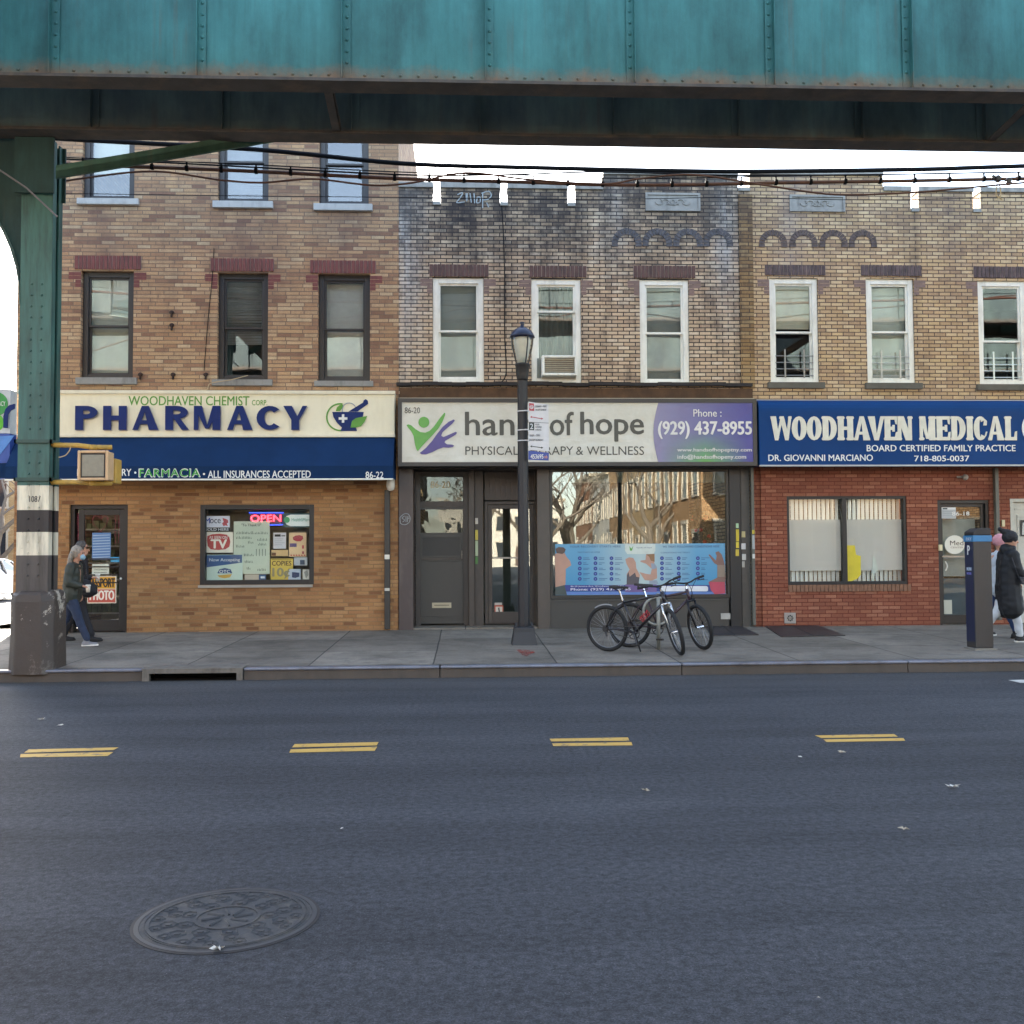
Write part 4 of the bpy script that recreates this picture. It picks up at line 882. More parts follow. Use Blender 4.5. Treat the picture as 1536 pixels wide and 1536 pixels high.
shape([Z(*q) for q in ((510, 966), (524, 966), (524, 983), (542, 983), (542, 997), (524, 997), (524, 1014), (510, 1014), (510, 997), (492, 997), (492, 983), (510, 983))], YS-.02, WTX, fs, 'logo')
aw = thing('awning', 'dark blue awning with FARMACIA lettering under the pharmacy sign', 'awning', P(340, 718, 17.25))
YV = 17.25; x0, x1 = r[0], r[1]; z1, z2, z3 = zb-.013, P(340, 699, YV).z, P(340, 718, YV).z
MB().add([(x0, YS, z1), (x1, YS, z1), (x1, YV, z2), (x0, YV, z2), (x0, YV, z3), (x1, YV, z3), (x0, YF-.003, z1), (x1, YF-.003, z1), (x1, YF-.003, z3+.02), (x0, YF-.003, z3+.02)],
         [(0, 3, 2, 1), (3, 4, 5, 2), (0, 6, 9, 4, 3), (1, 2, 5, 8, 7)]).build('canvas', NAVYC, aw)
MB().box((x0-.005, YV-.012, z3-.025), (x1+.005, YV+.02, z3)).build('rail', WHT, aw)
MB().add([(x0+.02, YV+.02, z3-.01), (x1-.02, YV+.02, z3-.01), (x1-.02, YF-.01, z3+.02), (x0+.02, YF-.01, z3+.02)], [(0, 1, 2, 3)]).build('soffit', mat('soffit', '#c5bfb2', .7), aw)
text_pts('FREE DELIVERY', (116, 703.5, 197, 714), YV, WTX, aw, offset=.014)
disc(203, 709, 1.6, YV, WTX, aw, 'bullet', .004); disc(306, 711, 1.6, YV, WTX, aw, 'bullet', .004)
text_pts('FARMACIA', (208.5, 703, 300.5, 716), YV-.0005, WTX, aw, offset=.045, extrude=.002, space=1.06); text_pts('FARMACIA', (209.5, 704, 299.5, 715), YV, mat('bright_green_vinyl', '#3f9a35'), aw, offset=.014, extrude=.006, space=1.1)
text_pts('ALL INSURANCES ACCEPTED', (312, 706, 466, 717), YV, WTX, aw, offset=.016); text_pts('86-22', (548.5, 707.5, 575, 717.5), YV, WTX, aw, offset=.012)
# sign turning the corner, left of the steel column
cs = thing('shop_sign', 'pale grey and blue corner sign with a green disc, cut by the left edge', 'sign', P(10, 718, 17.45))
Yc_ = 17.45; xe = r[0]-.02; xl = xe-3.2
def seg(py0, py1, m, name, y=Yc_): MB().box((xl, y, P(15, py1, Yc_).z), (xe, YF-.3, P(15, py0, Yc_).z)).build(name, m, cs)
seg(584, 650, mat('pale_grey_panel', '#b3bac2', .4), 'panel'); seg(650.3, 718, mat('mid_blue_panel', '#2b4a95', .5), 'lower_panel')
shape([(-5, 655), (22, 653), (6, 675), (-12, 696), (-12, 655)], Yc_, mat('sky_blue_vinyl', '#4a7fc4', .5), cs, 'stripe'); shape([(-60, 696), (28, 694), (28, 717), (-60, 717)], Yc_, NAVYC, cs, 'stripe')
disc(-6, 606, 18, Yc_, mat('leaf_green', '#2f8a45', .5), cs, 'disc'); text_pts('PHARMACY', (-18, 602, 8, 609), Yc_-.012, WTX, cs); disc(-8, 634, 14, Yc_, mat('apple_green', '#55ad2c', .5), cs, 'disc')
pP = [(6, 642), (6, 625), (9, 614), (15, 608), (23, 606), (23, 613), (17, 616), (13, 622), (12, 642)]; shape(pP, Yc_-.05, NAVY, cs, 'raised_letter', .03)
# ------------------------------------------------------------------ hands of hope sign
YH = 17.55
hs = thing('shop_sign', 'white light box sign reading hands of hope with green and purple hand logo', 'sign', P(865, 697, YH))
r = rect(597, 598, 1135, 699, YH); 
ring(MB(), r, YH-.02, YF-.12, .07).build('frame', mat('dark_sign_frame', '#3b3735', .5), hs)
fm = NT('vinyl_banner'); co = fm.coord(); n = fm.noise(co, 1.8, 6, .7)
fm.base(fm.mix(fm.ramp(n, [(.35, 0.), (.65, 1.)]), lin('#c2beb0'), lin('#cfccc1'))); fm.rough(.32)
fm.bump(fm.noise(fm.xform(co, (1, 1, 1.3)), 3.2, 3, .55), .35, .05)
MB().box((r[0]+.07, YH+.005, r[2]+.07), (r[1]-.07, YH+.05, r[3]-.07)).build('face', fm.m, hs)
MB().box((r[0]+.02, YH+.05, r[3]), (r[1]-.02, YF-.12, r[3]+.02)).build('top_flashing', mat('pale_flashing', '#b5ab97', .6), hs)
INKB = mat('sign_ink', '#3d3a31', .4)
pm = NT('phone_panel_print_glare'); co = pm.coord('Generated'); x, y, z = pm.sep(co)
c = pm.mix(pm.ramp(x, [(0., 0.), (.9, 1.)]), lin('#7a7496'), lin('#2a2f86'))  # printed purple to blue; left end greyed, a reflection wash put into the colour
gx = pm.math('SUBTRACT', 1.0, pm.math('MULTIPLY', pm.math('ABSOLUTE', pm.math('SUBTRACT', x, .5)), 2.3), True); gz = pm.math('SUBTRACT', 1.0, pm.math('MULTIPLY', z, 1.9), True)
c = pm.mix(pm.math('MULTIPLY', gx, gz, True), c, lin('#4c9a35')); pm.base(c); pm.rough(.28); pm.bump(pm.noise(pm.coord(), 2.6, 3), .3, .05)
pp = [(988-8*math.sin(math.pi*i/12), 601.5+(695.5-601.5)*i/12) for i in range(13)]; shape([(1132, 601.5)]+pp+[(1132, 695.5)], YH+.004, pm.m, hs, 'phone_panel')
Z7 = lambda x, y: (600+x/7.68, 595+y/7.68)
LG = mat('logo_green', '#5a9c3d', .4); LP = mat('logo_purple', '#4a3d80', .4)
shape([Z7(*q) for q in ((75,330),(95,318),(130,330),(180,375),(235,408),(290,415),(340,395),(390,345),(450,260),(510,185),(522,190),(520,215),(490,290),(440,370),(380,440),(310,510),(250,575),(205,628),(190,610),(175,560),(165,500),(155,450),(130,400),(95,360))], YH+.003, LG, hs, 'logo')
disc(*Z7(275, 295), 63/7.68, YH+.003, LG, hs, 'logo')
shape([Z7(*q) for q in ((225,650),(300,590),(370,510),(430,425),(490,350),(560,290),(620,262),(632,275),(600,315),(540,365),(490,410),(475,450),(500,465),(560,440),(640,405),(658,415),(640,440),(580,475),(520,510),(515,530),(540,548),(600,552),(625,565),(610,580),(560,588),(500,585),(440,605),(370,640),(300,665),(250,665))], YH+.003, LP, hs, 'logo')
text_pts('86-20', (607, 611, 630, 620), YH+.003, INKB, hs, offset=.006)
text_pts('hands', (698, 618, 822, 653), YH+.003, INKB, hs, offset=.022); text_pts('of', (825, 618, 860, 653), YH+.003, INKB, hs, offset=.022); text_pts('hope', (871, 618, 965, 662), YH+.003, INKB, hs, offset=.022)
text_pts('PHYSICAL THERAPY', (698, 669.5, 860, 682.5), YH+.003, INKB, hs, offset=.0); text_pts('& WELLNESS', (864, 669.5, 966, 682.5), YH+.003, INKB, hs, offset=.0)
WPH = mat('phone_white', '#d5d3cf', .4)
text_pts('Phone :', (1040, 614, 1082, 625), YH-.006, WPH, hs, offset=.006); text_pts('(929) 437-8955', (987.5, 632, 1127, 658), YH-.006, WPH, hs, offset=.03)
text_pts('www.handsofhopeptny.com', (1016, 672, 1127.5, 679), YH-.006, WPH, hs, offset=.012); text_pts('info@handsofhopeny.com', (1016, 682, 1119, 690), YH-.006, WPH, hs, offset=.014)
# ------------------------------------------------------------------ medical sign
YM = 17.5
ms = thing('shop_sign', 'long blue box sign reading WOODHAVEN MEDICAL in white serif letters', 'sign', P(1340, 698, YM))
MBL = mat('royal_blue_panel', '#07386e', .5, var=.12, scale=1, spec=.15)
r = rect(1139, 598, 1700, 698, YM); zt = P(1300, 598, YM).z; zm = P(1300, 617, YM).z; zb = P(1300, 697, YM).z
prof = [(YF-.003, zt), (17.72, zt)]+[(17.72-.22*math.sin(R(a_)), zm+(zt-zm)*math.cos(R(a_))) for a_ in (15, 30, 45, 60, 75, 90)]+[(YM, zb), (YF-.003, zb)]
MB().prism([Vector((r[0], y, z)) for y, z in prof], (r[1]-r[0], 0, 0)).build('panel', MBL, ms)
MB().box((r[0]-.005, YM-.012, zb-.03), (r[1], YM+.03, zb-.001)).box((r[0], 17.75, zt+.001), (r[1], YF-.01, zt+.02)).build('trim', mat('sign_trim_grey', '#a8a9a8', .4), ms)
CRL = mat('cream_letters', '#d3cfc0', .5)
WM = [('W', 1156, 1187), ('O', 1187.5, 1209.5), ('O', 1210, 1232), ('D', 1233, 1254.5), ('H', 1257, 1279), ('A', 1281, 1304.5), ('V', 1302, 1326), ('E', 1327, 1345), ('N', 1346.5, 1367),
      ('M', 1379.5, 1402), ('E', 1405, 1424), ('D', 1426, 1447.5), ('I', 1449.5, 1459), ('C', 1460.5, 1480), ('A', 1482, 1505), ('L', 1508, 1524)]
draw_word(WM, 624.5, 660.5, YM, CRL, ms, .105, .06, .018, .055, d=.012)
draw_word([('C', 1533, 1553), ('E', 1556, 1574), ('N', 1578, 1600)], 624.5, 660.5, YM, WTX, ms, .105, .06, .018, .055, d=.012)
text_pts('BOARD CERTIFIED FAMILY PRACTICE', (1300, 667.5, 1523, 677), YM, WTX, ms, offset=.02); text_pts('DR. GIOVANNI MARCIANO', (1152.5, 682, 1309, 691.5), YM, WTX, ms, offset=.02); text_pts('718-805-0037', (1371.5, 683.5, 1453.5, 692), YM, WTX, ms, offset=.02)
# ------------------------------------------------------------------ pharmacy door and window
dr = ring(MB(), door_r, YF+.06, YF+.22, .07, .02).build('door_frame', BLK, ph)
x0, x1, z0, z1 = door_r; x0 += .075; x1 -= .075; z1 -= .08; z0 = zs(18.1)+.02
d_ = ring(MB(), (x0+.05, x1, z0, z1), YF+.1, YF+.15, .1, .2).build('door', BLK, ph, bevel=.004)
MB().box((x0+.15, YF+.12, z0+.2), (x1-.1, YF+.126, z1-.1)).build('pane', GLC, d_)
zz = P(150, 835, YF).z; mb = MB()
for k in range(4): mb.box((x0+.15, YF+.085, zz-.05-k*.14), (x1-.1, YF+.1, zz-.03-k*.14))
mb.build('push_bar', BLK, d_); MB().ball((x1-.06, YF+.08, P(190, 868, YF).z), .022, 6).build('lock', WHT, d_)
wf = ring(MB(), win_r, YF+.0, YF+.16, .085).build('window', BLK, ph, bevel=.005)
MB().box((win_r[0]+.08, YF+.1, win_r[2]+.08), (win_r[1]-.08, YF+.106, win_r[3]-.08)).build('pane', GLC, wf)
MB().box((win_r[0]-.02, YF-.04, win_r[2]-.05), (win_r[1]-.02, YF+.05, win_r[2]-.003)).build('sill', mat('aluminium_sill', '#9a948a', .5), wf)
MB().box((win_r[0]-.25, YF+.9, 0.3), (win_r[1]+.4, YF+.94, 3.3)).build('shop_partition', mat('shop_wall', '#7d7668', .9), ph)
MB().box((door_r[0]-.5, YF+3, 0.3), (door_r[1]+.4, YF+3.05, 3.3)).build('shop_partition', mat('shop_wall', '#7d7668', .9), ph)
EMI = {}
def emis(name, col, s):
    t = NT(name); t.base(lin(col)); t.b.inputs['Emission Color'].default_value = (*lin(col), 1); t.b.inputs['Emission Strength'].default_value = s; return t.m
LITE = emis('lit_tube', '#fff4dc', 1.6)
def ceil_light(x, y, z, label, w_=1.1):
    t = thing('ceiling_light', label, 'ceiling light', (x, y, z)); MB().box((x-w_/2, y-.09, z), (x+w_/2, y+.09, z+.04)).build('housing', WHT, t); MB().box((x-w_/2+.03, y-.06, z-.015), (x+w_/2-.03, y+.06, z-.001)).build('tube', LITE, t)
ceil_light(-7.7, 19.6, 2.75, 'lit ceiling tube seen through the top of the pharmacy door', .8); ceil_light(-7.7, 20.5, 2.9, 'second lit ceiling tube farther inside behind the pharmacy door', .8)
YP = YF+.112
def poster(label, q, col, cat='poster', texts=(), shapes=(), Y=YP, group=None, name='poster', d=.004):
    a = P((q[0]+q[2])/2, q[3], Y); t = thing(name, label, cat, a, group=group); r = rect(*q, Y)
    MB().box((r[0], Y+.001, r[2]), (r[1], Y+.001+d, r[3])).build('sheet', mat('paper_'+col[1:], col, .55, var=.03), t)
    for (pts, c, *k) in shapes: shape(pts, Y+.001-(.001*(k[0] if k else 1)), mat('print_'+c[1:], c, .55, var=.03), t, 'print', .0006)
    for (s, b, c, *k) in texts: text_pts(s, b, Y-.003, mat('print_'+c[1:], c, .55, var=.03), t, 'lettering', .0008, *(k or [0]))
    return t
def bx(a, b, c, d): return [(a, b), (c, b), (c, d), (a, d)]
def lines(x0, x1, ys, c, h=.9): return [(bx(x0, y, x1-random.uniform(0, (x1-x0)*.4), y+h), c) for y in ys]
G1 = 'posters behind the pharmacy window'
Q = lambda x, y: (295+x/8.533, 750+y/8.533)
poster('small white and blue phone card poster with a red figure, above SOLD HERE', (306.5, 774, 344.5, 791), '#c5c9d6', texts=[('M', (308, 777, 315, 785), '#1d3f9a', .03), ('oce', (315, 778.5, 331, 785), '#24304f', .01)], shapes=[([Q(*p) for p in ((330,230),(370,240),(400,255),(405,290),(385,300),(400,335),(370,325),(345,335),(325,300),(345,280))], '#a8404a')], group=G1)
poster('dark strip sign reading SOLD HERE', (306.5, 791.5, 345, 797), '#23262d', texts=[('SOLD HERE', (308, 792.2, 343, 796.2), '#c9ccd0', .02)], group=G1)
tvp = [(311, 804), (318, 801.5), (330, 800.5), (340, 802), (344, 806), (345.5, 813), (344, 820), (338, 824), (328, 825), (316, 824), (311.5, 819), (310.5, 811)]
poster('square white poster with a red screen shape reading TV', (306.5, 798, 349.5, 829), '#d6d3c6', shapes=[(tvp, '#a63a3c')], texts=[('AS SEEN ON', (314, 804, 341, 808.5), '#e0dcd2', .01), ('TV', (316.5, 809.5, 340, 822.5), '#e0dcd2', .06)], group=G1)
poster('pale poster with slanted blue band reading Now Accepting', (310, 832, 364, 873), '#b9cdc2', shapes=[([(310, 833), (363, 832.2), (363, 844), (310, 851)], '#2b5080'), ([(326, 860), (329, 854), (337, 852), (346, 854), (348.5, 860)], '#24406f'), ([(326, 863), (348, 861), (345, 866), (337, 867.5), (329, 866)], '#bd9a45')], texts=[('Now Accepting', (314, 837.5, 360, 843.5), '#c9d4d8', .006), ('OTC', (329, 855, 345, 859.5), '#dfe4e4', .02)], group=G1)
hw = []
for (xa, xb, y) in ((354, 376, 798), (354, 377, 805), (386, 401, 808), (354, 366, 818), (372, 380, 812), (366, 380, 831), (370, 376, 851), (386, 398, 853), (367, 379, 841), (387, 400, 815), (378, 402, 798)):
    x = xa
    while x < xb: hw.append(([(x, y+random.uniform(-1.5, 1.5)), (x+.7, y+random.uniform(-1.5, 1.5)), (x+1.4, y+3), (x+.5, y+3.5)], '#55635c')); x += 2.2
for k in range(4): hw.append(([(384+k*4.6, 824), (385+k*4.6, 823), (384.8+k*4.6, 834), (384+k*4.6, 834)], '#5c6a63'))
poster('tall pale green handwritten To Thank poster in the middle of the window', (350.5, 782, 404.5, 832), '#b6c3b2', texts=[('"To Thank U"', (362, 785.5, 392, 789.5), '#3a4440', .006)], shapes=hw[:60], group=G1, Y=YP+.012)
poster('pale green sheet hanging below the handwritten poster', (363.5, 832, 404.5, 861), '#bcc8b6', shapes=hw[60:90], group=G1, Y=YP+.012)
poster('white notice with black heading under the OPEN light', (410, 799, 429, 823), '#c6c6cc', shapes=[(bx(412, 801.5, 421, 805), '#2a2c30'), (bx(422, 803, 428, 804.5), '#3a3c40')]+lines(412, 427, (808, 811, 814, 817), '#8d9096', .5), group=G1)
poster('tan poster with a red burst and red legs of lettering', (433.5, 799, 459.5, 835), '#d2b48c', shapes=[([(439, 806), (443, 803.5), (449, 802.5), (454, 804), (455, 808), (451, 812), (445, 812), (440, 810)], '#9e3340'), (bx(434.5, 815, 445, 820.5), '#5c4a78'), (bx(453, 818, 456, 823), '#b0444a'), (bx(453, 827, 456, 831), '#96383f')]+[([(435+k*4, 833), (437+k*4, 831.5), (438.5+k*4, 834.5)], '#b53c40') for k in range(6)], texts=[('SALE', (441, 805, 453, 809.5), '#dcb9a0', .02)][:0], group=G1)
poster('yellow sign reading COPIES 10¢', (406, 838, 439.5, 872), '#c9b04c', shapes=[(bx(407.2, 839.2, 438.3, 839.9), '#4a3a1c')], texts=[('COPIES', (408, 841.5, 437, 848.5), '#3a2f1a', .03), ('10¢', (409, 852, 434, 868), '#8a8464', .05)], group=G1)
poster('small pale card with dark blue picture, low right in the window', (432.5, 853.5, 451, 871), '#a9b6c4', shapes=[([(438, 858), (449, 859), (449, 865), (443, 867), (438, 866)], '#1f3660')], group=G1, Y=YP-.004)
poster('crumpled white paper in the bottom right window corner', (454, 854, 468, 869), '#c9c8bf', shapes=[([(456, 858), (461, 855), (463, 862), (459, 868)], '#8f8f88')], group=G1)
poster('white and grey leaflet under the tan poster', (441, 836, 461, 848), '#aeb4b8', shapes=[(bx(450, 840, 457, 847), '#3f4a5c')], group=G1)
poster('small blue and white sticker under the handwritten sheet', (388.5, 862, 399, 870), '#35557f', shapes=[(bx(391, 864.5, 397, 867.5), '#c8d4dc')], group=G1)
poster('beige card standing at the bottom of the pharmacy window', (367, 862, 388, 873), '#b3ab9d', group=G1)
poster('gold and cream card in the middle right of the pharmacy window', (407, 825, 432, 834), '#c9ab7a', shapes=[(bx(407.5, 829, 414, 833.5), '#6b4a34')], group=G1)
gs = poster('white pill shaped sign with green round emblem and dark border', (424.5, 770, 468.5, 791), '#1f4a55', 'sign', shapes=[([(468, 772), (436, 772), (430, 774), (426.5, 780), (430, 787), (436, 789.2), (468, 789.2)], '#dfe6e4'), ([(430.2+4.6*math.cos(a_), 779.8+4.6*math.sin(a_)) for a_ in [k*.4 for k in range(16)]], '#3f9a68', 2)], texts=[('HealthMart', (438, 777.5, 464, 781.5), '#5c9a85', 0)][:0]+[('FAMILY PHARMACY', (438, 773.8, 464, 776), '#6fa08f'), ('Healthright', (438, 778, 464, 782.5), '#5c9a85')][:0], group=G1)
text_pts('HealthSMart', (437.5, 777, 464.5, 782), YP-.006, mat('print_5c9a85', '#5c9a85'), gs, 'lettering', .0008)
on = thing('open_sign', 'glowing red neon sign reading OPEN in a blue border', 'neon sign', P(400, 785, YP+.02))
RN = emis('red_neon', '#ff3040', 1.1); BN = emis('blue_neon', '#2a50ff', .5)
shape(bx(374, 769.5, 424, 788), YP+.06, mat('neon_back', '#23304a', .5), on, 'backing')
text_pts('OPEN', (376, 772.5, 421.5, 782.5), YP+.02, RN, on, 'tube', .01, .03)
mb = MB(); mb.tube([P(a, b, YP+.03) for a, b in ((373.5, 769), (425, 769), (425, 787), (405, 787.5))], .008, 6).build('border_tube', BN, on)
# things on the pharmacy door
YD = YF+.112
YD = YF+.112
poster('blue printed poster on the pharmacy door', (138, 799, 166, 840), '#5578a8', shapes=[([(139, 803+k*4.1), (165, 802+k*4.1), (165, 802.8+k*4.1), (139, 804+k*4.1)], '#a9c0d4') for k in range(9)], Y=YD-.0)
poster('white handwritten note on the pharmacy door', (138, 846, 163.5, 863), '#c9d0c2', texts=[('PLEASE RING BELL', (141, 849, 161, 851), '#4a5048'), ('FACE MASKS', (142, 853.5, 161, 855.5), '#4a5048'), ('REQUIRED', (141, 858, 160, 860), '#4a5048')], Y=YD-.0)
poster('yellow and red sign reading PASSPORT PHOTO on the pharmacy door', (131, 864, 174.5, 905), '#d8cdb8', shapes=[(bx(132, 865.5, 173, 883), '#d39a22'), (bx(132, 884, 173, 903.5), '#b8503f')], texts=[('PASSPORT', (133, 867.5, 172, 881), '#2a2018', .04), ('PHOTO', (135, 886, 171, 900), '#e3ddd0', .05)], Y=YD-.0)
poster('small bright blue sticker on the pharmacy door', (166, 835.5, 180, 843), '#3a9ac8', Y=YD)
poster('tiny white triangular sticker at the foot of the pharmacy door', (166, 929, 173, 936.5), '#c9c9c4', Y=YD)
TIN = mat('pink_tinsel', '#9c4a5c', .3, .4, var=.6, scale=40)
gar = thing('tinsel_garland', 'pink and red tinsel garland hung around the door glass with a heart', 'garland', P(150, 768, YF+.14))
mb = MB()
def tins(path, n, r_):
    sp = spline([P(a, b, YF+.145) for a, b in path], n)
    for p in sp:
        for k in range(3):
            q = Vector((random.gauss(0, 1), random.gauss(0, .5), random.gauss(0, 1))).normalized()*r_; s_ = Vector((q.z, 0, -q.x))*.2; mb.add([p-q, p+s_, p+q], [(0, 1, 2)])
tins([(118, 820), (118, 795), (119, 770), (135, 769), (150, 772), (165, 769), (182, 769), (186, 790), (185, 840)], 22, .035)
tins([(150, 797), (142, 788), (139, 779), (144, 773), (151, 777), (158, 774), (162, 780), (157, 790), (151, 797)], 6, .02)
for xx in (124, 128, 173, 178): tins([(xx, 770), (xx, 790), (xx, 815)], 16, .02)
mb.build('tinsel', TIN, gar)
# horizontal shelves of goods inside the pharmacy, seen dimly
shf = thing('shop_shelves', 'stocked shelves inside behind the pharmacy door', 'shelves', (-7.6, 20.2, .25))
mb = MB(); mb2 = MB()
for k in range(7):
    z = .45+k*.33; mb.box((-8.6, 20.1, z), (-6.8, 20.5, z+.03)); x = -8.55
    while x < -6.9:
        w_ = random.uniform(.05, .14); mb2.box((x, 20.12, z+.032), (x+w_, 20.35, z+.03+random.uniform(.1, .25))); x += w_+.02
mb.build('shelf', WHT, shf); tag(mb2.build('goods', mat('goods', '#7d8a6a', .5, var=.6, scale=7), shf), kind='stuff')
# ------------------------------------------------------------------ middle shopfront (recessed doors, show window)
zh = P(860, 703, YF).z; zgr = ZG-.05
YR = YF+.62
mb = MB()
pier = lambda a, b, y0=YF, y1=YR+.1, yy=820: (P(a, yy, YF).x, P(b, yy, YF).x, y0, y1)
def pbox(mb, a, b, top, bot, Y0=YF, Y1=YR, yy=820): mb.box((P(a, yy, YF).x, Y0, bot), (P(b, yy, YF).x, Y1, top)); return mb
pbox(MB(), 598, 620, zh, zgr, YF-.02, YR+.05).build('pier', mat('purple_brown_metal', '#433837', .45, var=.08, dirt='#74695f', dirtamt=.25), hb, bevel=.01)
pbox(MB(), 586.5, 597.5, zs2, zgr, YF+.02, YF+.3).build('party_brick', B_PHL, hb)
pbox(MB(), 703, 712, zh, zgr, YF+.42, YR+.05).build('mullion', BRN, hb, bevel=.008); pbox(MB(), 712.2, 726, zh, zgr, YF+.5, YR+.05).build('mullion', BRN, hb, bevel=.008)
pbox(MB(), 806, 825, zh, zgr, YF-.0, YR+.05).build('pier', mat('taupe_metal', '#4b433c', .45, dirt='#3a342e', dirtamt=.3), hb, bevel=.01)
pbox(MB(), 1095, 1112, zh, zgr, YF, YF+.3).build('pier', BLK, hb, bevel=.008); pbox(MB(), 1112.5, 1126, zh, zgr, YF+.02, YF+.3).build('pier', mat('grey_brown_metal', '#45413c', .5, dirt='#6d6258', dirtamt=.3), hb, bevel=.008)
MB().box((xB+.01, YF-.0, zh), (xC-.01, YF+.3, zs2)).box((P(620, 820, YF).x, YF+.3, zh+.0), (P(806, 820, YF).x, YR+.1, zh+.1)).build('header', BRN, hb)
MB().box((P(598, 940, YF).x+.01, YF+.01, ZG-.3), (P(806, 940, YF).x, YR+.2, zs(18.0)+.03)).build('step', CONC, hb)
GL3 = glass_mat('dim_glass', '#d8dcd8', ior=1.5, wave=.03, wscale=3); GDR = mat('door_paint', '#3b3935', .45, var=.06, dirt='#35322e', dirtamt=.3); 
def R2(q): a = rect(*q, YR); return a
# apartment door
fr = ring(MB(), (P(620.5, 820, YF).x+.005, P(703, 820, YF).x, zgr+.1, zh-.003), YR-.02, YR+.1, .09, .02)
fr.build('door_frame', BRN, hb, bevel=.004)
tr = R2((625, 712, 694, 752)); t_ = ring(MB(), (tr[0]-.06, tr[1]+.07, tr[2]-.1, tr[3]+.06), YR+.0, YR+.08, .065, .1).build('transom', BRN, hb); MB().box((tr[0]-.01, YR+.04, tr[2]-.01), (tr[1]+.02, YR+.045, tr[3])).build('pane', GL3, t_)
text_pts('86-20', (646, 722, 675, 732), YR+.035, mat('number_gold', '#c9b98f'), t_, 'house_number', .003, .01)
dq = R2((623, 757, 697, 936)); up = R2((630, 764, 694, 799)); lo = R2((633, 806, 690, 834))
dw = wall_with_holes(dq[0], dq[1], zs(18.6)+.05, dq[3], [up], YR+.03, .05).build('door', GDR, hb, merge=True)
MB().box((up[0]-.01, YR+.06, up[2]-.01), (up[1]+.01, YR+.065, up[3]+.01)).build('pane', GL3, dw)
ring(MB(), (lo[0]-.03, lo[1]+.03, lo[2]-.03, lo[3]+.03), YR+.018, YR+.032, .035).build('moulding', GDR, dw, bevel=.003); MB().box((lo[0], YR+.026, lo[2]), (lo[1], YR+.031, lo[3])).build('dark_panel', mat('dark_panel', '#2a2927', .5), dw)
lp = R2((629, 841, 695, 926)); ring(MB(), lp, YR+.022, YR+.031, .02).build('moulding', GDR, dw, bevel=.003); MB().box((dq[0], YR+.012, P(660, 838.5, YR).z-.012), (dq[1], YR+.029, P(660, 838.5, YR).z+.012)).build('rail', BRN, dw)
ms_ = R2((648, 904, 677, 912)); ml = MB().box((ms_[0], YR+.018, ms_[2]), (ms_[1], YR+.029, ms_[3])).build('mail_slot', mat('pale_brass', '#a8a08a', .4, .5), dw, bevel=.003); MB().box((ms_[0]+.04, YR+.014, (ms_[2]+ms_[3])/2-.008), (ms_[1]-.04, YR+.0175, (ms_[2]+ms_[3])/2+.01)).build('flap', mat('brass_dark', '#6d675a', .4, .5), ml)
MB().tube([(dq[1]-.05, YR-.02, P(690, 826, YR).z), (dq[1]-.05, YR-.02, P(690, 838, YR).z)], .012, 6).box((dq[1]-.065, YR-.02, P(690, 832, YR).z-.012), (dq[1]-.035, YR+.03, P(690, 832, YR).z+.012)).build('handle', mat('dull_steel', '#8d8880', .4, .8), dw)
# clinic door with ribbed panel over it
mb = MB(); x = P(727, 730, YR).x; xe_ = P(806, 730, YR).x; zt_ = zh-.003; zb_ = P(760, 750, YR).z
mb.box((x, YR+.05, zb_), (xe_, YR+.08, zt_)); 
while x < xe_-.03: mb.box((x, YR+.02, zb_), (x+.045, YR+.05, zt_)); x += .1
mb.build('ribbed_panel', mat('ribbed_brown', '#4a423c', .5, var=.15, streak=True), hb)
cf = R2((727, 752, 806, 938)); ring(MB(), (cf[0], cf[1], zs(18.6)+.04, cf[3]), YR-.01, YR+.09, .06, .02).build('door_frame', BRN, hb, bevel=.004)
cd_ = (cf[0]+.065, cf[1]-.065, zs(18.6)+.06, cf[3]-.065); dd = ring(MB(), cd_, YR+.02, YR+.06, .075, .2).build('door', BRN, hb, bevel=.004)
MB().box((cd_[0]+.07, YR+.035, cd_[2]+.19), (cd_[1]-.07, YR+.041, cd_[3]-.07)).build('pane', GLS, dd)
MB().box((cd_[0]+.06, YR-.02, P(760, 838, YR).z), (cd_[1]-.06, YR+.0, P(760, 838, YR).z+.03)).box((cd_[0]+.06, YR-.02, P(760, 838, YR).z), (cd_[0]+.09, YR+.021, P(760, 838, YR).z+.03)).build('push_bar', mat('dull_steel', '#8d8880'), dd)
poster('small white and orange notice at the foot of the clinic door glass', (742, 908, 755, 921), '#b8553a', shapes=[(bx(743.5, 910, 753.5, 919.5), '#c9c5b8'), ([(747, 912), (749, 911), (750, 918), (748, 918)], '#3a3230', 2)], Y=YR+.028); poster('narrow pale notice just above the orange one on the clinic door', (742, 904, 753, 907.5), '#bcb8ae', Y=YR+.028)
YMU = YF+.495
for (q, c_, l) in (((712.8, 777, 717, 786), '#c9c5bb', 'small white doorbell box between the two shop doors'), ((712.8, 795, 717, 810), '#c3b34a', 'yellow sticker strip between the two shop doors'), ((712.8, 811, 717, 834), '#a9b89a', 'pale green sticker strip under the yellow one between the doors'), ((712.8, 835, 717, 846), '#4a7a3c', 'green sticker, lowest of the strips between the doors')): poster(l, q, c_, 'sticker', Y=YMU-.006, name='sticker')
YX = YF+.0
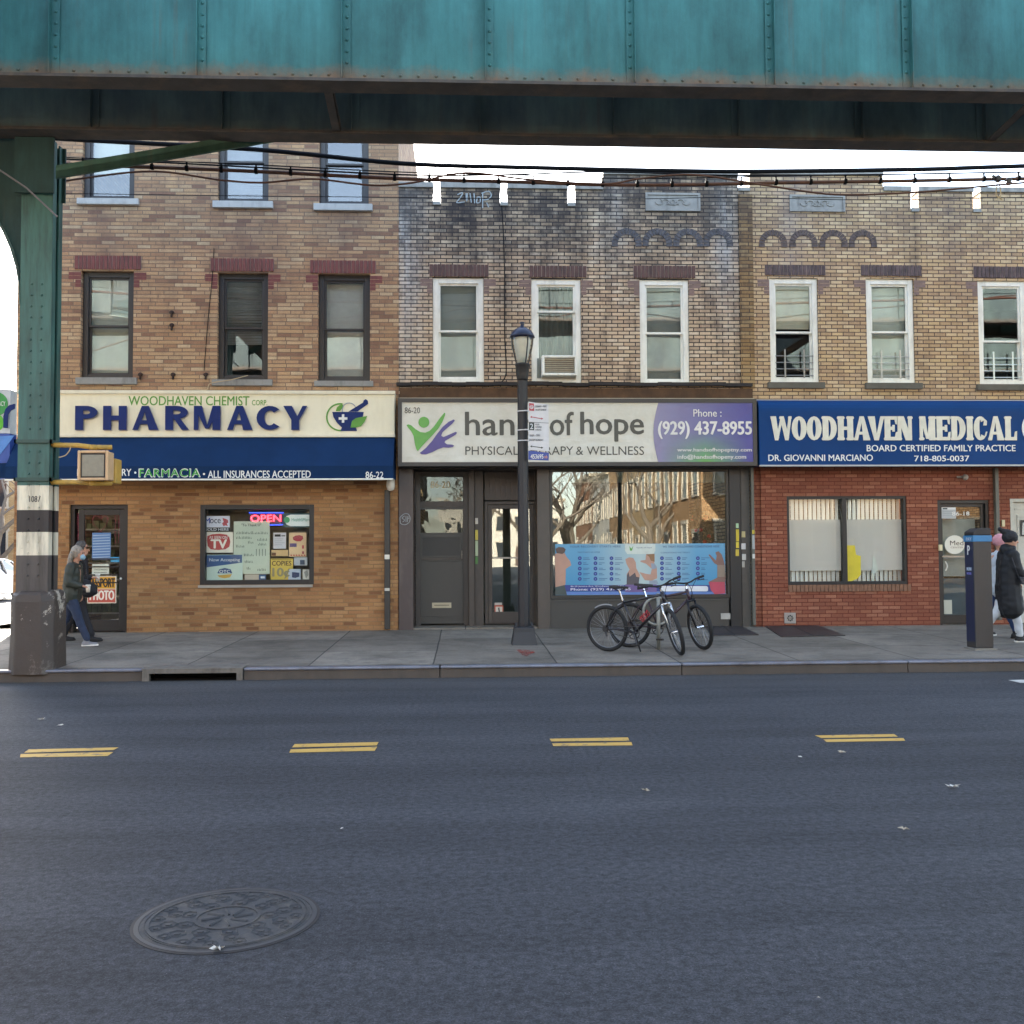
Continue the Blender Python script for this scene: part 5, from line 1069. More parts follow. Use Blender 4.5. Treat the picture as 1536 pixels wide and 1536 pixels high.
for (q, c_, l) in (((1104, 785, 1108, 792), '#9fc09a', 'pale green sticker, highest on the dark pier right of the show window'), ((1104, 794, 1108.5, 812), '#c3ac2c', 'yellow sticker strip high on the dark pier right of the show window'), ((1104, 813, 1108.5, 822), '#d0bb3c', 'lower yellow sticker on the dark pier right of the show window'), ((1103.5, 824, 1108.5, 834), '#c0a93a', 'third yellow sticker on the dark pier, above a torn one'), ((1112.5, 797, 1118, 806), '#b5a878', 'tan sticker on the grey pier beside the yellow strips'), ((1112, 815, 1118.5, 824), '#c9c9c9', 'white square sticker on the grey pier'), ((1113, 831, 1119, 840), '#bdbdb8', 'white torn sticker low on the grey pier'), ((1113, 842, 1117, 851), '#aaa69c', 'grey torn sticker, lowest on the grey pier')): poster(l, q, c_, 'sticker', Y=(YF-.006 if q[0] < 1110 else YF+.012), name='sticker')
strokes([[(600, 776), (606, 771), (612, 771), (615, 776), (614, 783), (608, 787), (601, 785), (600, 776)], [(607, 774), (603, 777), (607, 780), (604, 783)], [(609, 774), (609, 783)], [(612, 774), (611, 783)], [(611, 778), (614, 777)]], YF-.024, .006, GW, hb)
# show window
sw = rect(825, 708, 1094, 893)
s_ = ring(MB(), (P(825, 800, YF).x+.002, P(1095, 800, YF).x-.002, sw[2]-.06, zh-.002), YF+.03, YF+.14, .05, .07).build('show_window', mat('dark_alu', '#3a3835', .4, .5), hb, bevel=.004)
MB().box((P(825, 800, YF).x+.04, YF+.085, sw[2]), (P(1095, 800, YF).x-.04, YF+.093, zh-.04)).build('pane', GLS, s_)
bk = (P(825, 915, YF).x+.002, P(1095, 915, YF).x-.002, zgr, sw[2]-.065); MB().box((bk[0], YF+.05, bk[2]), (bk[1], YF+.2, bk[3])).box((bk[0], YF+.03, bk[3]-.04), (bk[1], YF+.05, bk[3])).box((P(915, 915, YF).x-.02, YF+.035, bk[2]), (P(915, 915, YF).x+.02, YF+.05, bk[3]-.04)).build('bulkhead', GDR, hb)
q = rect(1082, 920, 1096, 929); MB().box((q[0], YF+.02, q[2]), (q[1], YF+.05, q[3])).build('outlet_box', mat('outlet_grey', '#a5a39c', .5), hb)
MB().box((P(826, 720, YF).x, YF+.35, P(900, 722, YF).z), (P(1094, 720, YF).x, YF+.4, zh-.01)).build('window_valance', mat('valance_grey', '#7d8278', .7), hb)
# interior of the clinic
MB().box((xB+.3, YF+4, ZG), (xC-.3, YF+4.05, 3.9)).build('back_partition', mat('clinic_wall', '#6a6d66', .9), hb); MB().box((xB+.3, YF+.75, ZG-.1), (xC-.3, YF+12, ZG+.05)).build('clinic_floor', mat('clinic_floor', '#5a554c', .5), hb)
# banner
YB_ = YF+.078
bn = thing('banner', 'blue printed clinic banner with round icons and treatment pictures in the show window', 'banner', P(960, 893, YB_))
bm_ = NT('banner_print'); co = bm_.coord('Generated'); x, y, z = bm_.sep(co)
mid = bm_.math('SUBTRACT', 1.0, bm_.math('MULTIPLY', bm_.math('ABSOLUTE', bm_.math('SUBTRACT', x, .5)), 3.0), True)
c = bm_.mix(bm_.ramp(z, [(0., 0.), (1., 1.)]), lin('#3585b0'), lin('#5b98bc')); c = bm_.mix(mid, c, lin('#a9bcbc')); bm_.base(c); bm_.rough(.4)
r = rect(833, 815.5, 1088, 893, YB_); MB().box((r[0], YB_, r[2]), (r[1], YB_+.004, r[3])).build('sheet', bm_.m, bn)
SKN = mat('print_skin', '#b08a78', .5, var=.1); HAR = mat('print_hair', '#5c4a42', .5); DKT = mat('print_dark', '#4f4a50', .5); NVP = mat('print_navy', '#2c3a80', .5); BLP = mat('print_blue', '#5a7ab8', .5); PUP = mat('print_purple', '#6a5588', .5); PTX = mat('print_text', '#2f4a72', .5)
B1 = lambda x, y: (825+x/10.97, 805+y/10.97); B2 = lambda x, y: (955+x/10.59, 805+y/10.59)
yb = YB_-.0012
shape(bx(847, 877.5, 1088, 887.5), yb, NVP, bn, 'print', .0005); shape(bx(847, 888, 1088, 892), yb, BLP, bn, 'print', .0005); shape(bx(938, 876.5, 985, 888), yb-.0012, PUP, bn, 'print', .0005)
shape([B1(*p) for p in ((85, 280), (150, 270), (210, 280), (240, 265), (270, 330), (330, 400), (350, 470), (260, 530), (255, 780), (240, 800), (90, 830), (80, 400))], yb-.0012, SKN, bn, 'print', .0005)
shape([B1(*p) for p in ((90, 200), (140, 170), (220, 175), (260, 210), (240, 260), (200, 285), (110, 270))], yb-.003, HAR, bn, 'print', .0005); shape([B1(*p) for p in ((90, 830), (240, 795), (280, 960), (90, 960))], yb-.003, mat('print_shorts', '#454f4e'), bn, 'print', .0005)
shape([B1(*p) for p in ((1240, 370), (1300, 340), (1370, 350), (1410, 420), (1420, 520), (1480, 630), (1470, 700), (1270, 700), (1260, 620), (1310, 540), (1260, 450))], yb-.0012, SKN, bn, 'print', .0005); shape([B1(*p) for p in ((1265, 640), (1290, 580), (1310, 660), (1400, 590), (1420, 660), (1470, 670), (1460, 790), (1260, 790))], yb-.003, DKT, bn, 'print', .0005)
shape([B2(*p) for p in ((60, 380), (140, 370), (150, 280), (280, 275), (280, 420), (320, 480), (325, 660), (240, 700), (130, 690), (40, 560), (150, 590), (220, 600), (240, 510), (150, 430), (60, 400))], yb-.0012, SKN, bn, 'print', .0005); shape([B2(*p) for p in ((150, 280), (285, 272), (285, 400), (225, 380), (200, 320))], yb-.003, mat('print_brown_hair', '#8a6a4c'), bn, 'print', .0005); shape([B2(*p) for p in ((225, 420), (290, 430), (325, 500), (240, 520))], yb-.003, mat('print_grey_shirt', '#8b96a5'), bn, 'print', .0005); shape([B2(*p) for p in ((200, 700), (320, 690), (345, 750), (200, 750))], yb-.003, mat('print_grey_shirt', '#8b96a5'), bn, 'print', .0005)
shape([B2(*p) for p in ((1140, 290), (1160, 280), (1260, 380), (1270, 300), (1250, 250), (1300, 230), (1350, 280), (1380, 370), (1400, 460), (1410, 650), (1400, 860), (1180, 860), (1140, 720), (1280, 650), (1280, 450), (1230, 420))], yb-.0012, mat('print_brown', '#7d5f56'), bn, 'print', .0005); shape([B2(*p) for p in ((1150, 720), (1400, 720), (1410, 900), (1240, 915), (1180, 850))], yb-.003, mat('print_red', '#b04658'), bn, 'print', .0005); shape([B2(*p) for p in ((1280, 450), (1400, 450), (1400, 640), (1285, 640))], yb-.003, mat('print_taupe', '#8a7a6a'), bn, 'print', .0005)
def rows(cols, ys, f):
    for cx_ in cols:
        for cy_ in ys:
            a, b = f(cx_, cy_); disc(a, b, 2.9, yb-.0005, NVP, bn, 'icon', .0005, 14); disc(a, b, 1.1, yb-.0022, BLP, bn, 'icon', .0005, 8)
            for dy in (-.9, 1.3): shape(bx(a+5, b+dy, a+5+random.uniform(4, 13), b+dy+.7), yb-.0005, PTX, bn, 'icon_text', .0005)
rows((490, 748, 1012), (355, 437, 525, 610, 695), B1); rows((402, 668, 972), (342, 422, 503, 587, 668), B2)
text_pts('YOUR RECOVERY STARTS HERE', (855, 818.5, 931, 821.5), yb, PTX, bn, 'lettering', .0008, .01, 1.15); text_pts('TREATMENTS WE OFFER', (866, 827.5, 900, 829.5), yb, PTX, bn, 'lettering', .0008); text_pts('WE TREAT FOLLOWING CONDITIONS HERE', (994, 818.5, 1079, 821.5), yb, PTX, bn, 'lettering', .0008, .01, 1.1); text_pts('CONDITIONS WE TREAT', (991, 828, 1035, 830), yb, PTX, bn, 'lettering', .0008)
WB = mat('print_white', '#d8dade', .5)
text_pts('86-20 Jamaica Ave, Woodhaven, NY 11421', (856, 878.5, 935, 881), yb-.001, WB, bn, 'lettering', .0008); text_pts('Phone: (929) 437-8955', (856, 882.3, 946, 887), yb-.001, WB, bn, 'lettering', .0008, .02)
shape([(937.5, 816), (983, 816), (983, 826), (980, 831), (941, 831), (937.5, 826)], yb-.0005, mat('print_pale', '#c4cdc6'), bn, 'print', .0005); shape([(944, 819), (947, 823), (950, 818.5), (948, 826), (945, 826)], yb-.002, LG, bn, 'logo', .0005); text_pts('hands of hope', (955, 820.5, 978, 823), yb-.001, PTX, bn, 'lettering', .0008)
shape([(991, 879), (1060, 879), (1062, 881), (1062, 886), (1060, 887), (991, 887)], yb-.002, WB, bn, 'print', .0005)
# christmas tree inside
xt = thing('christmas_tree', 'dark christmas tree with red baubles inside the clinic window', 'christmas tree', P(1052, 880, 19.3))
p0 = P(1052, 880, 19.3); mb = MB(); rb = MB(); zt = P(1052, 748, 19.3).z; H = zt-p0.z
for i in range(2600):
    h = random.random()**.8; rr_ = (1-h)*.55*math.sqrt(random.random()); a_ = random.random()*6.28; c_ = Vector((p0.x+rr_*math.cos(a_), p0.y+rr_*math.sin(a_), p0.z+.2+h*(H-.2)))
    d = Vector((math.cos(a_)*.1, math.sin(a_)*.1, random.uniform(-.05, .03))); s_ = Vector((0, 0, .012)); mb.add([c_-s_, c_+d, c_+s_], [(0, 1, 2)])
mb.build('needles', mat('fir_green', '#1f3324', .8, var=.4, scale=12), xt)
for i in range(22):
    h = random.random()*.8; a_ = random.random()*6.28; rr_ = (1-h)*.55; rb.ball((p0.x+rr_*math.cos(a_), p0.y+rr_*math.sin(a_), p0.z+.2+h*(H-.2)), .04, 5)
rb.build('baubles', mat('red_bauble', '#b02a2a', .2, var=.5, scale=3), xt, smooth=True)
MB().tube([(p0.x, p0.y, ZG), (p0.x, p0.y, zt-.2)], [.04, .01], 6).build('trunk', TIM, xt)
# ------------------------------------------------------------------ clinic window with vertical blinds, door
wn = ring(MB(), mwin, YF+.02, YF+.16, .05, .06).build('window', BLK, md, bevel=.004); xm = P(1268, 810, YF).x; MB().box((xm-.04, YF+.02, mwin[2]+.06), (xm+.04, YF+.16, mwin[3]-.05)).build('mullion', BLK, wn)
MB().box((mwin[0]+.04, YF+.09, mwin[2]+.05), (mwin[1]-.04, YF+.096, mwin[3]-.04)).build('pane', GLC, wn)
ff = NT('frosted_film'); ff.t.nodes.remove(ff.b); tr_ = ff.n('ShaderNodeBsdfTranslucent'); df = ff.n('ShaderNodeBsdfDiffuse'); tp = ff.n('ShaderNodeBsdfTransparent'); m1 = ff.n('ShaderNodeMixShader'); m2 = ff.n('ShaderNodeMixShader')
df.inputs[0].default_value = (*lin('#e2dcd4'), 1); tr_.inputs[0].default_value = (.5, .5, .5, 1); ff.l(df.outputs[0], m1.inputs[1]); ff.l(tr_.outputs[0], m1.inputs[2]); m1.inputs[0].default_value = .3; m2.inputs[0].default_value = .16; ff.l(m1.outputs[0], m2.inputs[1]); ff.l(tp.outputs[0], m2.inputs[2]); ff.l(m2.outputs[0], ff.out.inputs[0])
MB().box((mwin[0]+.05, YF+.125, P(1270, 856, YF).z), (mwin[1]-.05, YF+.127, P(1270, 779, YF).z)).build('frosted_film', ff.m, wn)
mb = MB(); x = mwin[0]+.05
while x < mwin[1]-.09:
    if abs(x+.04-xm) > .02: mb.quad((x, YF+.2, mwin[2]+.02), (x+.082, YF+.245+random.uniform(-.008, .008), mwin[2]+.02), (x+.082, YF+.245, mwin[3]-.02), (x, YF+.2, mwin[3]-.02))
    x += .083
mb.build('vertical_blinds', mat('blind_vanes', '#dcdbd4', .6, var=.05), wn)
sb = MB(); x = mwin[0]; sr = rect(1182, 877, 1364, 887)
while x < mwin[1]+.02: sb.box((x, YF-.03, sr[2]), (x+.066, YF+.04, mwin[2]-.002)); x += .0735
sb.build('sill', B_SIL, wn, bevel=.003)
yb_ = thing('wet_floor_sign', 'yellow folded floor sign standing inside the clinic window', 'floor sign', P(1276, 870, YF+.16)); YY = YF+.108
shape([(1262.5, 872), (1263, 828), (1264.5, 820), (1268, 818), (1282, 818), (1284, 832), (1291, 834), (1291, 862), (1286, 868), (1276, 872)], YY+.012, mat('safety_yellow', '#dcc535', .5), yb_, 'panel', .006)
shape([(1308, 872), (1309, 832), (1314, 840), (1317, 855), (1312, 860), (1311, 872)], YY+.012, mat('pale_cloth', '#c3c6bb', .7), wn, 'pale_cloth', .004)
MD = ring(MB(), mdoor, YF+.03, YF+.17, .06, .02).build('door_frame', BLK, md); x0, x1, z0, z1 = mdoor; z0 = zs(18.1)+.015
dm = ring(MB(), (x0+.065, x1-.065, z0, z1-.065), YF+.08, YF+.13, .06, .16).build('door', BLK, md, bevel=.004)
MB().box((x0+.12, YF+.1, z0+.15), (x1-.12, YF+.106, z1-.12)).build('pane', GLC, dm)
MB().box((x0+.12, YF+.3, P(1440, 865, YF).z), (x1-.12, YF+.31, P(1440, 778, YF).z)).build('door_shade', mat('door_shade', '#8f918a', .8), dm); MB().box((x0+.12, YF+.3, z0+.1), (x1-.12, YF+.31, P(1440, 868, YF).z)).build('lower_screen', mat('slate_panel', '#3b4a52', .6), dm)
MB().box((x0+.1, YF+.06, P(1440, 836, YF).z), (x1-.1, YF+.08, P(1440, 836, YF).z+.03)).build('push_bar', mat('dull_steel', '#8d8880'), dm)
poster('round white sticker reading Med on the clinic door', (1432, 817, 1434, 819), '#d6d2c4', 'sticker', name='sticker', Y=YF+.07, shapes=[([(1432+15*math.cos(a_), 817+14*math.sin(a_)) for a_ in [k*2*math.pi/28 for k in range(28)]], '#d6d2c4')], texts=[('Med', (1425, 811, 1445, 818), '#4a4038'), ('CENTER', (1426, 820, 1445, 822.5), '#8a7a6a')])
poster('white opening hours notice in the top corner of the clinic door', (1412.5, 761, 1434, 778), '#a9adb0', shapes=[(bx(1413, 761.5, 1433.5, 764.5), '#d0d2d2'), (bx(1414, 762, 1421, 764), '#22262a', 2)]+lines(1414, 1432, (767, 770, 773), '#8a8e90', .5), Y=YF+.07)
text_pts('86-18', (1428, 767.5, 1454, 773.5), YF+.07, WTX, dm, 'house_number', .002, .02)
poster('small white notice low on the clinic door', (1416, 900, 1428, 921), '#aeb0a2', Y=YF+.07)
MB().tube(spline([(x0+.15, YF+.05, P(1416, 842, YF).z), (x0+.175, YF+.03, P(1416, 849, YF).z), (x0+.15, YF+.05, P(1416, 856, YF).z)]), .012, 6).build('handle', WHT, dm)
lk = thing('door_intercom', 'small cream intercom box on the brick at the left of the clinic door', 'intercom', P(1409, 822, YF-.02)); q = rect(1407, 817, 1412, 826); MB().box((q[0], YF-.05, q[2]), (q[1], YF-.002, q[3])).build('box', mat('cream_plastic', '#c9bd98', .5), lk, bevel=.005)
# white panel door at the right edge
x0, x1, z0, z1 = wdoor; z0 = zs(18.0)+.02; ring(MB(), wdoor, YF-.01, YF+.15, .06, .02).build('door_frame', mat('offwhite_paint', '#b5b3a8', .5), md, bevel=.004)
wd = MB().box((x0+.065, YF+.06, z0), (x1-.065, YF+.1, z1-.065)).build('door', mat('offwhite_paint', '#b5b3a8', .5), md)
ring(MB(), (x0+.16, x1-.16, z0+1.1, z1-.3), YF+.045, YF+.061, .03).box((x0+.12, YF+.05, z1-.2), (x1-.3, YF+.062, z1-.175)).build('moulding', mat('offwhite_paint', '#b5b3a8'), wd)
poster('black framed oval sticker on the white door at the right edge', (1531, 780, 1545, 804), '#26282a', 'sticker', shapes=[([(1533, 802), (1534, 784), (1544, 782), (1544, 803)], '#b9b9b2')], Y=YF+.03, name='sticker')
bell = thing('doorbell', 'two white bell boxes one above another on the brick by the white door', 'doorbell', P(1503, 791, YF-.02)); 
for (a, b) in ((780, 790), (793, 801)): q = rect(1501.5, a, 1506, b); MB().box((q[0], YF-.04, q[2]), (q[1], YF-.002, q[3])).build('box', mat('cream_plastic', '#c9bd98'), bell, bevel=.005)
LITE2 = emis('bright_tube', '#fff6e6', 9)
for k_, l_ in enumerate(('lit ceiling tube behind the left half of the clinic blinds', 'lit ceiling tube behind the right half of the clinic blinds')):
    x_ = mwin[0]+(mwin[1]-mwin[0])*(.27+.46*k_); t_ = thing('ceiling_light', l_, 'ceiling light', (x_, YF+1.0, 3.0)); MB().box((x_-.5, YF+.9, 3.02), (x_+.5, YF+1.1, 3.06)).build('housing', WHT, t_); MB().box((x_-.47, YF+.93, 3.0), (x_+.47, YF+1.07, 3.019)).build('tube', LITE2, t_)
# ------------------------------------------------------------------ street furniture
IRON = mat('charcoal_iron', '#1e1f23', .5, var=.1, dirt='#1f2023', dirtamt=.3); CAPB = mat('blue_black_cap', '#1b2542', .35)
lens_ = glass_mat('lantern_acrylic', '#f0f2f0', 1.5); 
def street_lamp(loc, label):
    t = thing('street_lamp', label, 'street lamp', loc); o = Vector(loc)
    b = MB(); 
    def sq(z, h): return [(o.x-h, o.y-h, o.z+z), (o.x+h, o.y-h, o.z+z), (o.x+h, o.y+h, o.z+z), (o.x-h, o.y+h, o.z+z)]
    rows_ = [sq(0, .195), sq(.2, .16), sq(.27, .155), sq(.28, .12)]
    b.add([v for r_ in rows_ for v in r_], [(i*4+j, i*4+(j+1) % 4, (i+1)*4+(j+1) % 4, (i+1)*4+j) for i in range(3) for j in range(4)]+[(12, 13, 14, 15)])
    bp = b.build('base', IRON, t, bevel=.008)
    mb = MB()
    for s in ((-1, -1), (1, -1), (1, 1), (-1, 1)): mb.lathe([(.022, 0), (.022, .03), (.01, .06)], 6, (o.x+s[0]*.12, o.y+s[1]*.12, o.z+.275))
    mb.build('anchor_nut', IRON, bp)
    prof = [(.09, .25), (.088, .9), (.082, 3.1), (.08, 4.12)]; MB().lathe(prof, 8, o).build('pole', IRON, t, bevel=.004)
    MB().lathe([(.078, 4.1), (.085, 4.13), (.1, 4.2), (.108, 4.33), (.118, 4.345), (.118, 4.37), (.09, 4.375)], 16, o).build('collar', mat('black_collar', '#1c1c1e', .5), t, smooth=True)
    MB().lathe([(.1, 4.37), (.135, 4.5), (.172, 4.68), (.178, 4.78), (.17, 4.8)], 20, o).build('lantern_glass', lens_, t, smooth=True)
    mb = MB()
    for k in range(4):
        a_ = R(25+90*k); mb.tube([(o.x+r_*math.cos(a_), o.y+r_*math.sin(a_), o.z+z) for r_, z in ((.105, 4.37), (.142, 4.5), (.178, 4.68), (.184, 4.79))], .011, 5)
    mb.build('lantern_ribs', IRON, t)
    MB().lathe([(.06, 4.38), (.09, 4.46), (.122, 4.62), (.135, 4.72), (.12, 4.78)], 14, o).build('lamp_globe', mat('frosted_globe', '#d9d6cb', .5), t, smooth=True)
    MB().lathe([(.2, 4.785), (.19, 4.815), (.165, 4.86), (.13, 4.9), (.07, 4.935), (.05, 4.945), (.03, 4.96), (.022, 4.99), (.045, 5.02), (.01, 5.035)], 20, o).build('cap', CAPB, t, smooth=True)
    return t
lc = GS(786, 966); lamp = street_lamp((lc.x, lc.y, zs(lc.y)-.005), 'dark iron post top street lamp with blue cap standing by the kerb')
# kerb regulation plates on the lamp post
YL = lc.y-.13
sp = thing('parking_sign', 'white parking regulation plate with numeral 2 strapped to the lamp post', 'parking sign', P(808, 680, YL))
WM_ = mat('sign_white', '#c9c9cc', .45)
shape([(792.5, 602.5), (822.5, 607), (823.5, 677), (792.5, 675)], YL, WM_, sp, 'plate', .006)
RD = mat('sign_red', '#a8404c', .5); GR = mat('sign_green', '#24332e', .5)
shape([(793.5, 604.5), (801, 605.3), (801.3, 616.5), (793.7, 616)], YL-.007, RD, sp, 'symbol', .001); disc(797.3, 610.6, 3, YL-.009, WM_, sp, 'symbol', .001); text_pts('P', (796, 608.3, 798.8, 613), YL-.0115, RD, sp)
text_pts('8:30AM - 9AM', (803.5, 608, 819.5, 611), YL-.007, INK, sp); text_pts('EXCEPT SUNDAY', (803.5, 613.5, 819.5, 616), YL-.007, INK, sp)
def arrow(y0, y1, c_):
    shape([(795, y0), (798, y0-1.7), (798, y0-.6), (812, y1-.6), (812, y1-1.7), (815, y1), (812, y1+1.7), (812, y1+.6), (798, y0+.6), (798, y0+1.7)], YL-.007, c_, sp, 'arrow', .002)
arrow(625.5, 628, RD); arrow(669.5, 671.5, GR)
shape([(792.8, 632.8), (823, 634.3), (823, 634.9), (792.8, 633.4)], YL-.007, INK, sp, 'seam', .001)
shape([(793.5, 633.5), (801.3, 634), (801.3, 645.5), (793.5, 645)], YL-.0075, GR, sp, 'symbol', .001); text_pts('2', (795.2, 635.5, 799.6, 643.5), YL-.01, WM_, sp, offset=.03)
for i, s_ in enumerate(('HOUR', 'METERED', 'PARKING')): text_pts(s_, (803, 635.5+i*4, 803+(6, 9.5, 9)[i], 637.8+i*4), YL-.007, INK, sp)
text_pts('9AM - 7PM', (794.5, 651.5, 810, 655), YL-.007, INK, sp); text_pts('EXCEPT SUNDAY', (793.8, 658.5, 815, 661.5), YL-.007, INK, sp)
ps = thing('parking_sign', 'small blue plate numbered 453695 under the white parking plate', 'parking sign', P(808, 690, YL))
shape([(792.5, 676), (823.5, 679), (823, 691), (792.5, 689.5)], YL, mat('plate_blue', '#223a8c', .4), ps, 'plate', .006); text_pts('453695', (796, 681.5, 815, 688), YL-.007, WTX, ps, offset=.02); text_pts('mb', (816.5, 682.5, 821, 687.5), YL-.007, mat('plate_pink', '#c98f86'), ps, offset=.02)
mb = MB()
for py in (616, 644.5, 660.5):
    z = P(786, py, lc.y-.09).z; mb.lathe([(.088, -.008), (.091, -.008), (.091, .008), (.088, .008)], 16, (lc.x, lc.y, z)); mb.box((lc.x+.02, lc.y-.125, z-.007), (lc.x+.16, lc.y-.09, z+.007))
mb.build('strap', WM_, sp)
# pedestrian signal
YPS = 12.85
pg = thing('pedestrian_signal', 'weathered yellow pedestrian signal with blank grey lens bracketed to the steel column', 'pedestrian signal', P(140, 722, YPS))
YLW = mat('faded_yellow', '#b48f3d', .6, var=.2, scale=5, dirt='#6d5a36', dirtamt=.6, bump=.2); PEA = mat('faded_peach', '#c9a57c', .6, var=.1, dirt='#8f7a5c', dirtamt=.4)
r = rect(118, 676, 164, 721, YPS)
ring(MB(), r, YPS-.05, YPS+.0, .035).box((r[0]+.01, YPS+.0, r[2]+.01), (r[1]-.01, YPS+.2, r[3]-.01)).build('housing', PEA, pg, bevel=.012)
MB().box((r[0]+.036, YPS-.03, r[2]+.036), (r[1]-.036, YPS-.002, r[3]-.036)).build('black_hood', BLK, pg); MB().box((r[0]+.055, YPS-.036, r[2]+.055), (r[1]-.055, YPS-.031, r[3]-.055)).build('lens', mat('dusty_lens', '#86806f', .6, var=.12, scale=20), pg)
MB().box((r[0]+.1, YPS+.21, r[2]-.02), (r[1]+.015, YPS+.42, r[3]-.08)).build('rear_housing', YLW, pg, bevel=.015)
mb = MB()
xcol = cx+.2
for py, s_ in ((671, 1), (725, -1)):
    a_, b_, c_ = P(76, py-4 if s_ > 0 else py-2, YPS+.28), P(140, py, YPS+.1), P(168, py, YPS+.2); mb.tube([(xcol, YPS+.32, a_.z), (b_.x-.2, YPS+.12, (a_.z+b_.z)/2), (b_.x, b_.y, b_.z), (c_.x, c_.y, c_.z)], .032, 8); mb.lathe([(.05, -.03), (.05, .03)], 10, (b_.x, b_.y, b_.z))
mb.build('bracket_arm', YLW, pg, smooth=True)
MB().tube(spline([P(88, 686, 13.0), P(98, 683, 13.0), P(104, 676, 13.0), P(106, 670, 13.0)]), .008, 5).build('wire', mat('pale_wire', '#b09a78'), pg)
# muni meter
YMt = 14.1
a = P(1464, 970, YMt); b = P(1491, 970, YMt); gz = zs(YMt); zt1 = P(1478, 792, YMt).z; zt0 = P(1464, 803, YMt).z
mt = thing('parking_meter', 'grey and blue parking pay station cabinet at the kerb', 'parking meter', (a.x, YMt, gz))
D_ = .27
MB().box((a.x, YMt, gz+.03), (b.x, YMt+D_, zt0-.09)).build('cabinet', mat('meter_grey', '#3b3835', .5, var=.08, dirt='#35312d', dirtamt=.3), mt, bevel=.012)
MB().box((a.x-.004, YMt+.02, gz+.12), (a.x+.001, YMt+D_-.015, zt0-.1)).build('side_panel', mat('meter_navy', '#1d2743', .45, var=.1), mt)
MB().box((a.x-.006, YMt-.006, zt0-.09), (b.x+.006, YMt+D_+.006, zt0-.0)).build('blue_band', mat('meter_sky', '#3878a6', .5), mt)
MB().prism([(a.x, YMt, zt0+.001), (b.x, YMt, zt0+.001), (b.x, YMt, zt1-.01), (b.x-.04, YMt, zt1), (a.x+.09, YMt, zt1), (a.x+.0, YMt, zt0+.05)], (0, D_, 0)).build('hood', mat('meter_black', '#2c2a2a', .6), mt, bevel=.01)
MB().box((a.x-.03, YMt-.03, gz-.01), (b.x+.03, YMt+D_+.03, gz+.03)).build('base', mat('grout', '#7d7a72', .9), mt)
me = text_mesh('P', .004, .03); 
def side_text(s, z0, z1, y0, y1, m):
    me = text_mesh(s, .5, .02); vs = [v.co for v in me.vertices]; X0 = min(v.x for v in vs); X1 = max(v.x for v in vs); Y0 = min(v.y for v in vs); Y1 = max(v.y for v in vs)
    for v in me.vertices: v.co = Vector((a.x-.008 if v.co.z > 0 else a.x-.003, y1-(y1-y0)*(v.co.x-X0)/(X1-X0), z0+(z1-z0)*(v.co.y-Y0)/(Y1-Y0)))-ORG[mt.name]
    return link('lettering', me, m, mt)
side_text('P', P(1458, 832, YMt+.13).z, P(1458, 818, YMt+.13).z, YMt+.1, YMt+.17, WTX); side_text('PAY', P(1458, 811, YMt+.13).z, P(1458, 806, YMt+.13).z, YMt+.04, YMt+.2, mat('sticker_pale', '#aab8c8')); side_text('MUNI', P(1458, 856, YMt+.13).z, P(1458, 851, YMt+.13).z, YMt+.07, YMt+.2, mat('sticker_pale', '#aab8c8')); side_text('METER', P(1458, 862, YMt+.13).z, P(1458, 858.5, YMt+.13).z, YMt+.07, YMt+.2, mat('sticker_lilac', '#7a78c0'))
# manhole
mc = G(341, 1378); mh = thing('manhole_cover', 'round cast iron manhole cover with hexagon pattern in the asphalt', 'manhole cover', (mc.x, mc.y, 0))
CI = mat('cast_iron', '#313336', .75, .0, var=.45, scale=14, bump=.7, bscale=90, dirt='#57524a', dirtamt=.6); CIR = mat('cast_iron_rim', '#3c3e42', .5, .2, var=.2)
def ringz(mb, c, r1, r2, z0, z1, n=64):
    k = len(mb.v)
    for r_, z in ((r1, z0), (r1, z1), (r2, z1), (r2, z0)):
        for j in range(n): mb.v.append((c.x+r_*math.cos(2*math.pi*j/n), c.y+r_*math.sin(2*math.pi*j/n), z))
    for i in range(3):
        for j in range(n): mb.f.append((k+i*n+j, k+i*n+(j+1) % n, k+(i+1)*n+(j+1) % n, k+(i+1)*n+j))
    return mb
mb = ringz(MB(), mc, .368, .388, .0, .005); mb.build('rim', CIR, mh)
MB().lathe([(.366, .0), (.366, .004)], 64, (mc.x, mc.y, 0)).build('cover', CI, mh)
ringz(MB(), mc, .388, .402, .0, .003).build('seal', mat('tar_seal', '#1d1d20', .6), mh)
mb = ringz(ringz(ringz(MB(), mc, .325, .34, .004, .009), mc, .13, .142, .004, .009), mc, .345, .35, .004, .008)
hx = []
for (rad, n_, ph_, s_) in ((.18, 9, .1, .036), (.245, 12, .3, .038), (.3, 16, 0, .03)):
    for k in range(n_):
        a_ = ph_+2*math.pi*k/n_; c_ = Vector((mc.x+rad*math.cos(a_), mc.y+rad*math.sin(a_), 0))
        q_ = [(c_.x+s_*math.cos(a_+math.pi*j/3), c_.y+s_*math.sin(a_+math.pi*j/3), .005) for j in range(6)]; mb.tube(q_, .0045, 4, closed=True)
        mb.lathe([(s_*.42, .004), (s_*.4, .009)], 6, c_)
for k in range(8): a_ = k*math.pi/4; mb.tube([(mc.x+.03*math.cos(a_), mc.y+.03*math.sin(a_), .006), (mc.x+.11*math.cos(a_+.3), mc.y+.11*math.sin(a_+.3), .006)], .006, 4)
mb.build('relief', CI, mh)
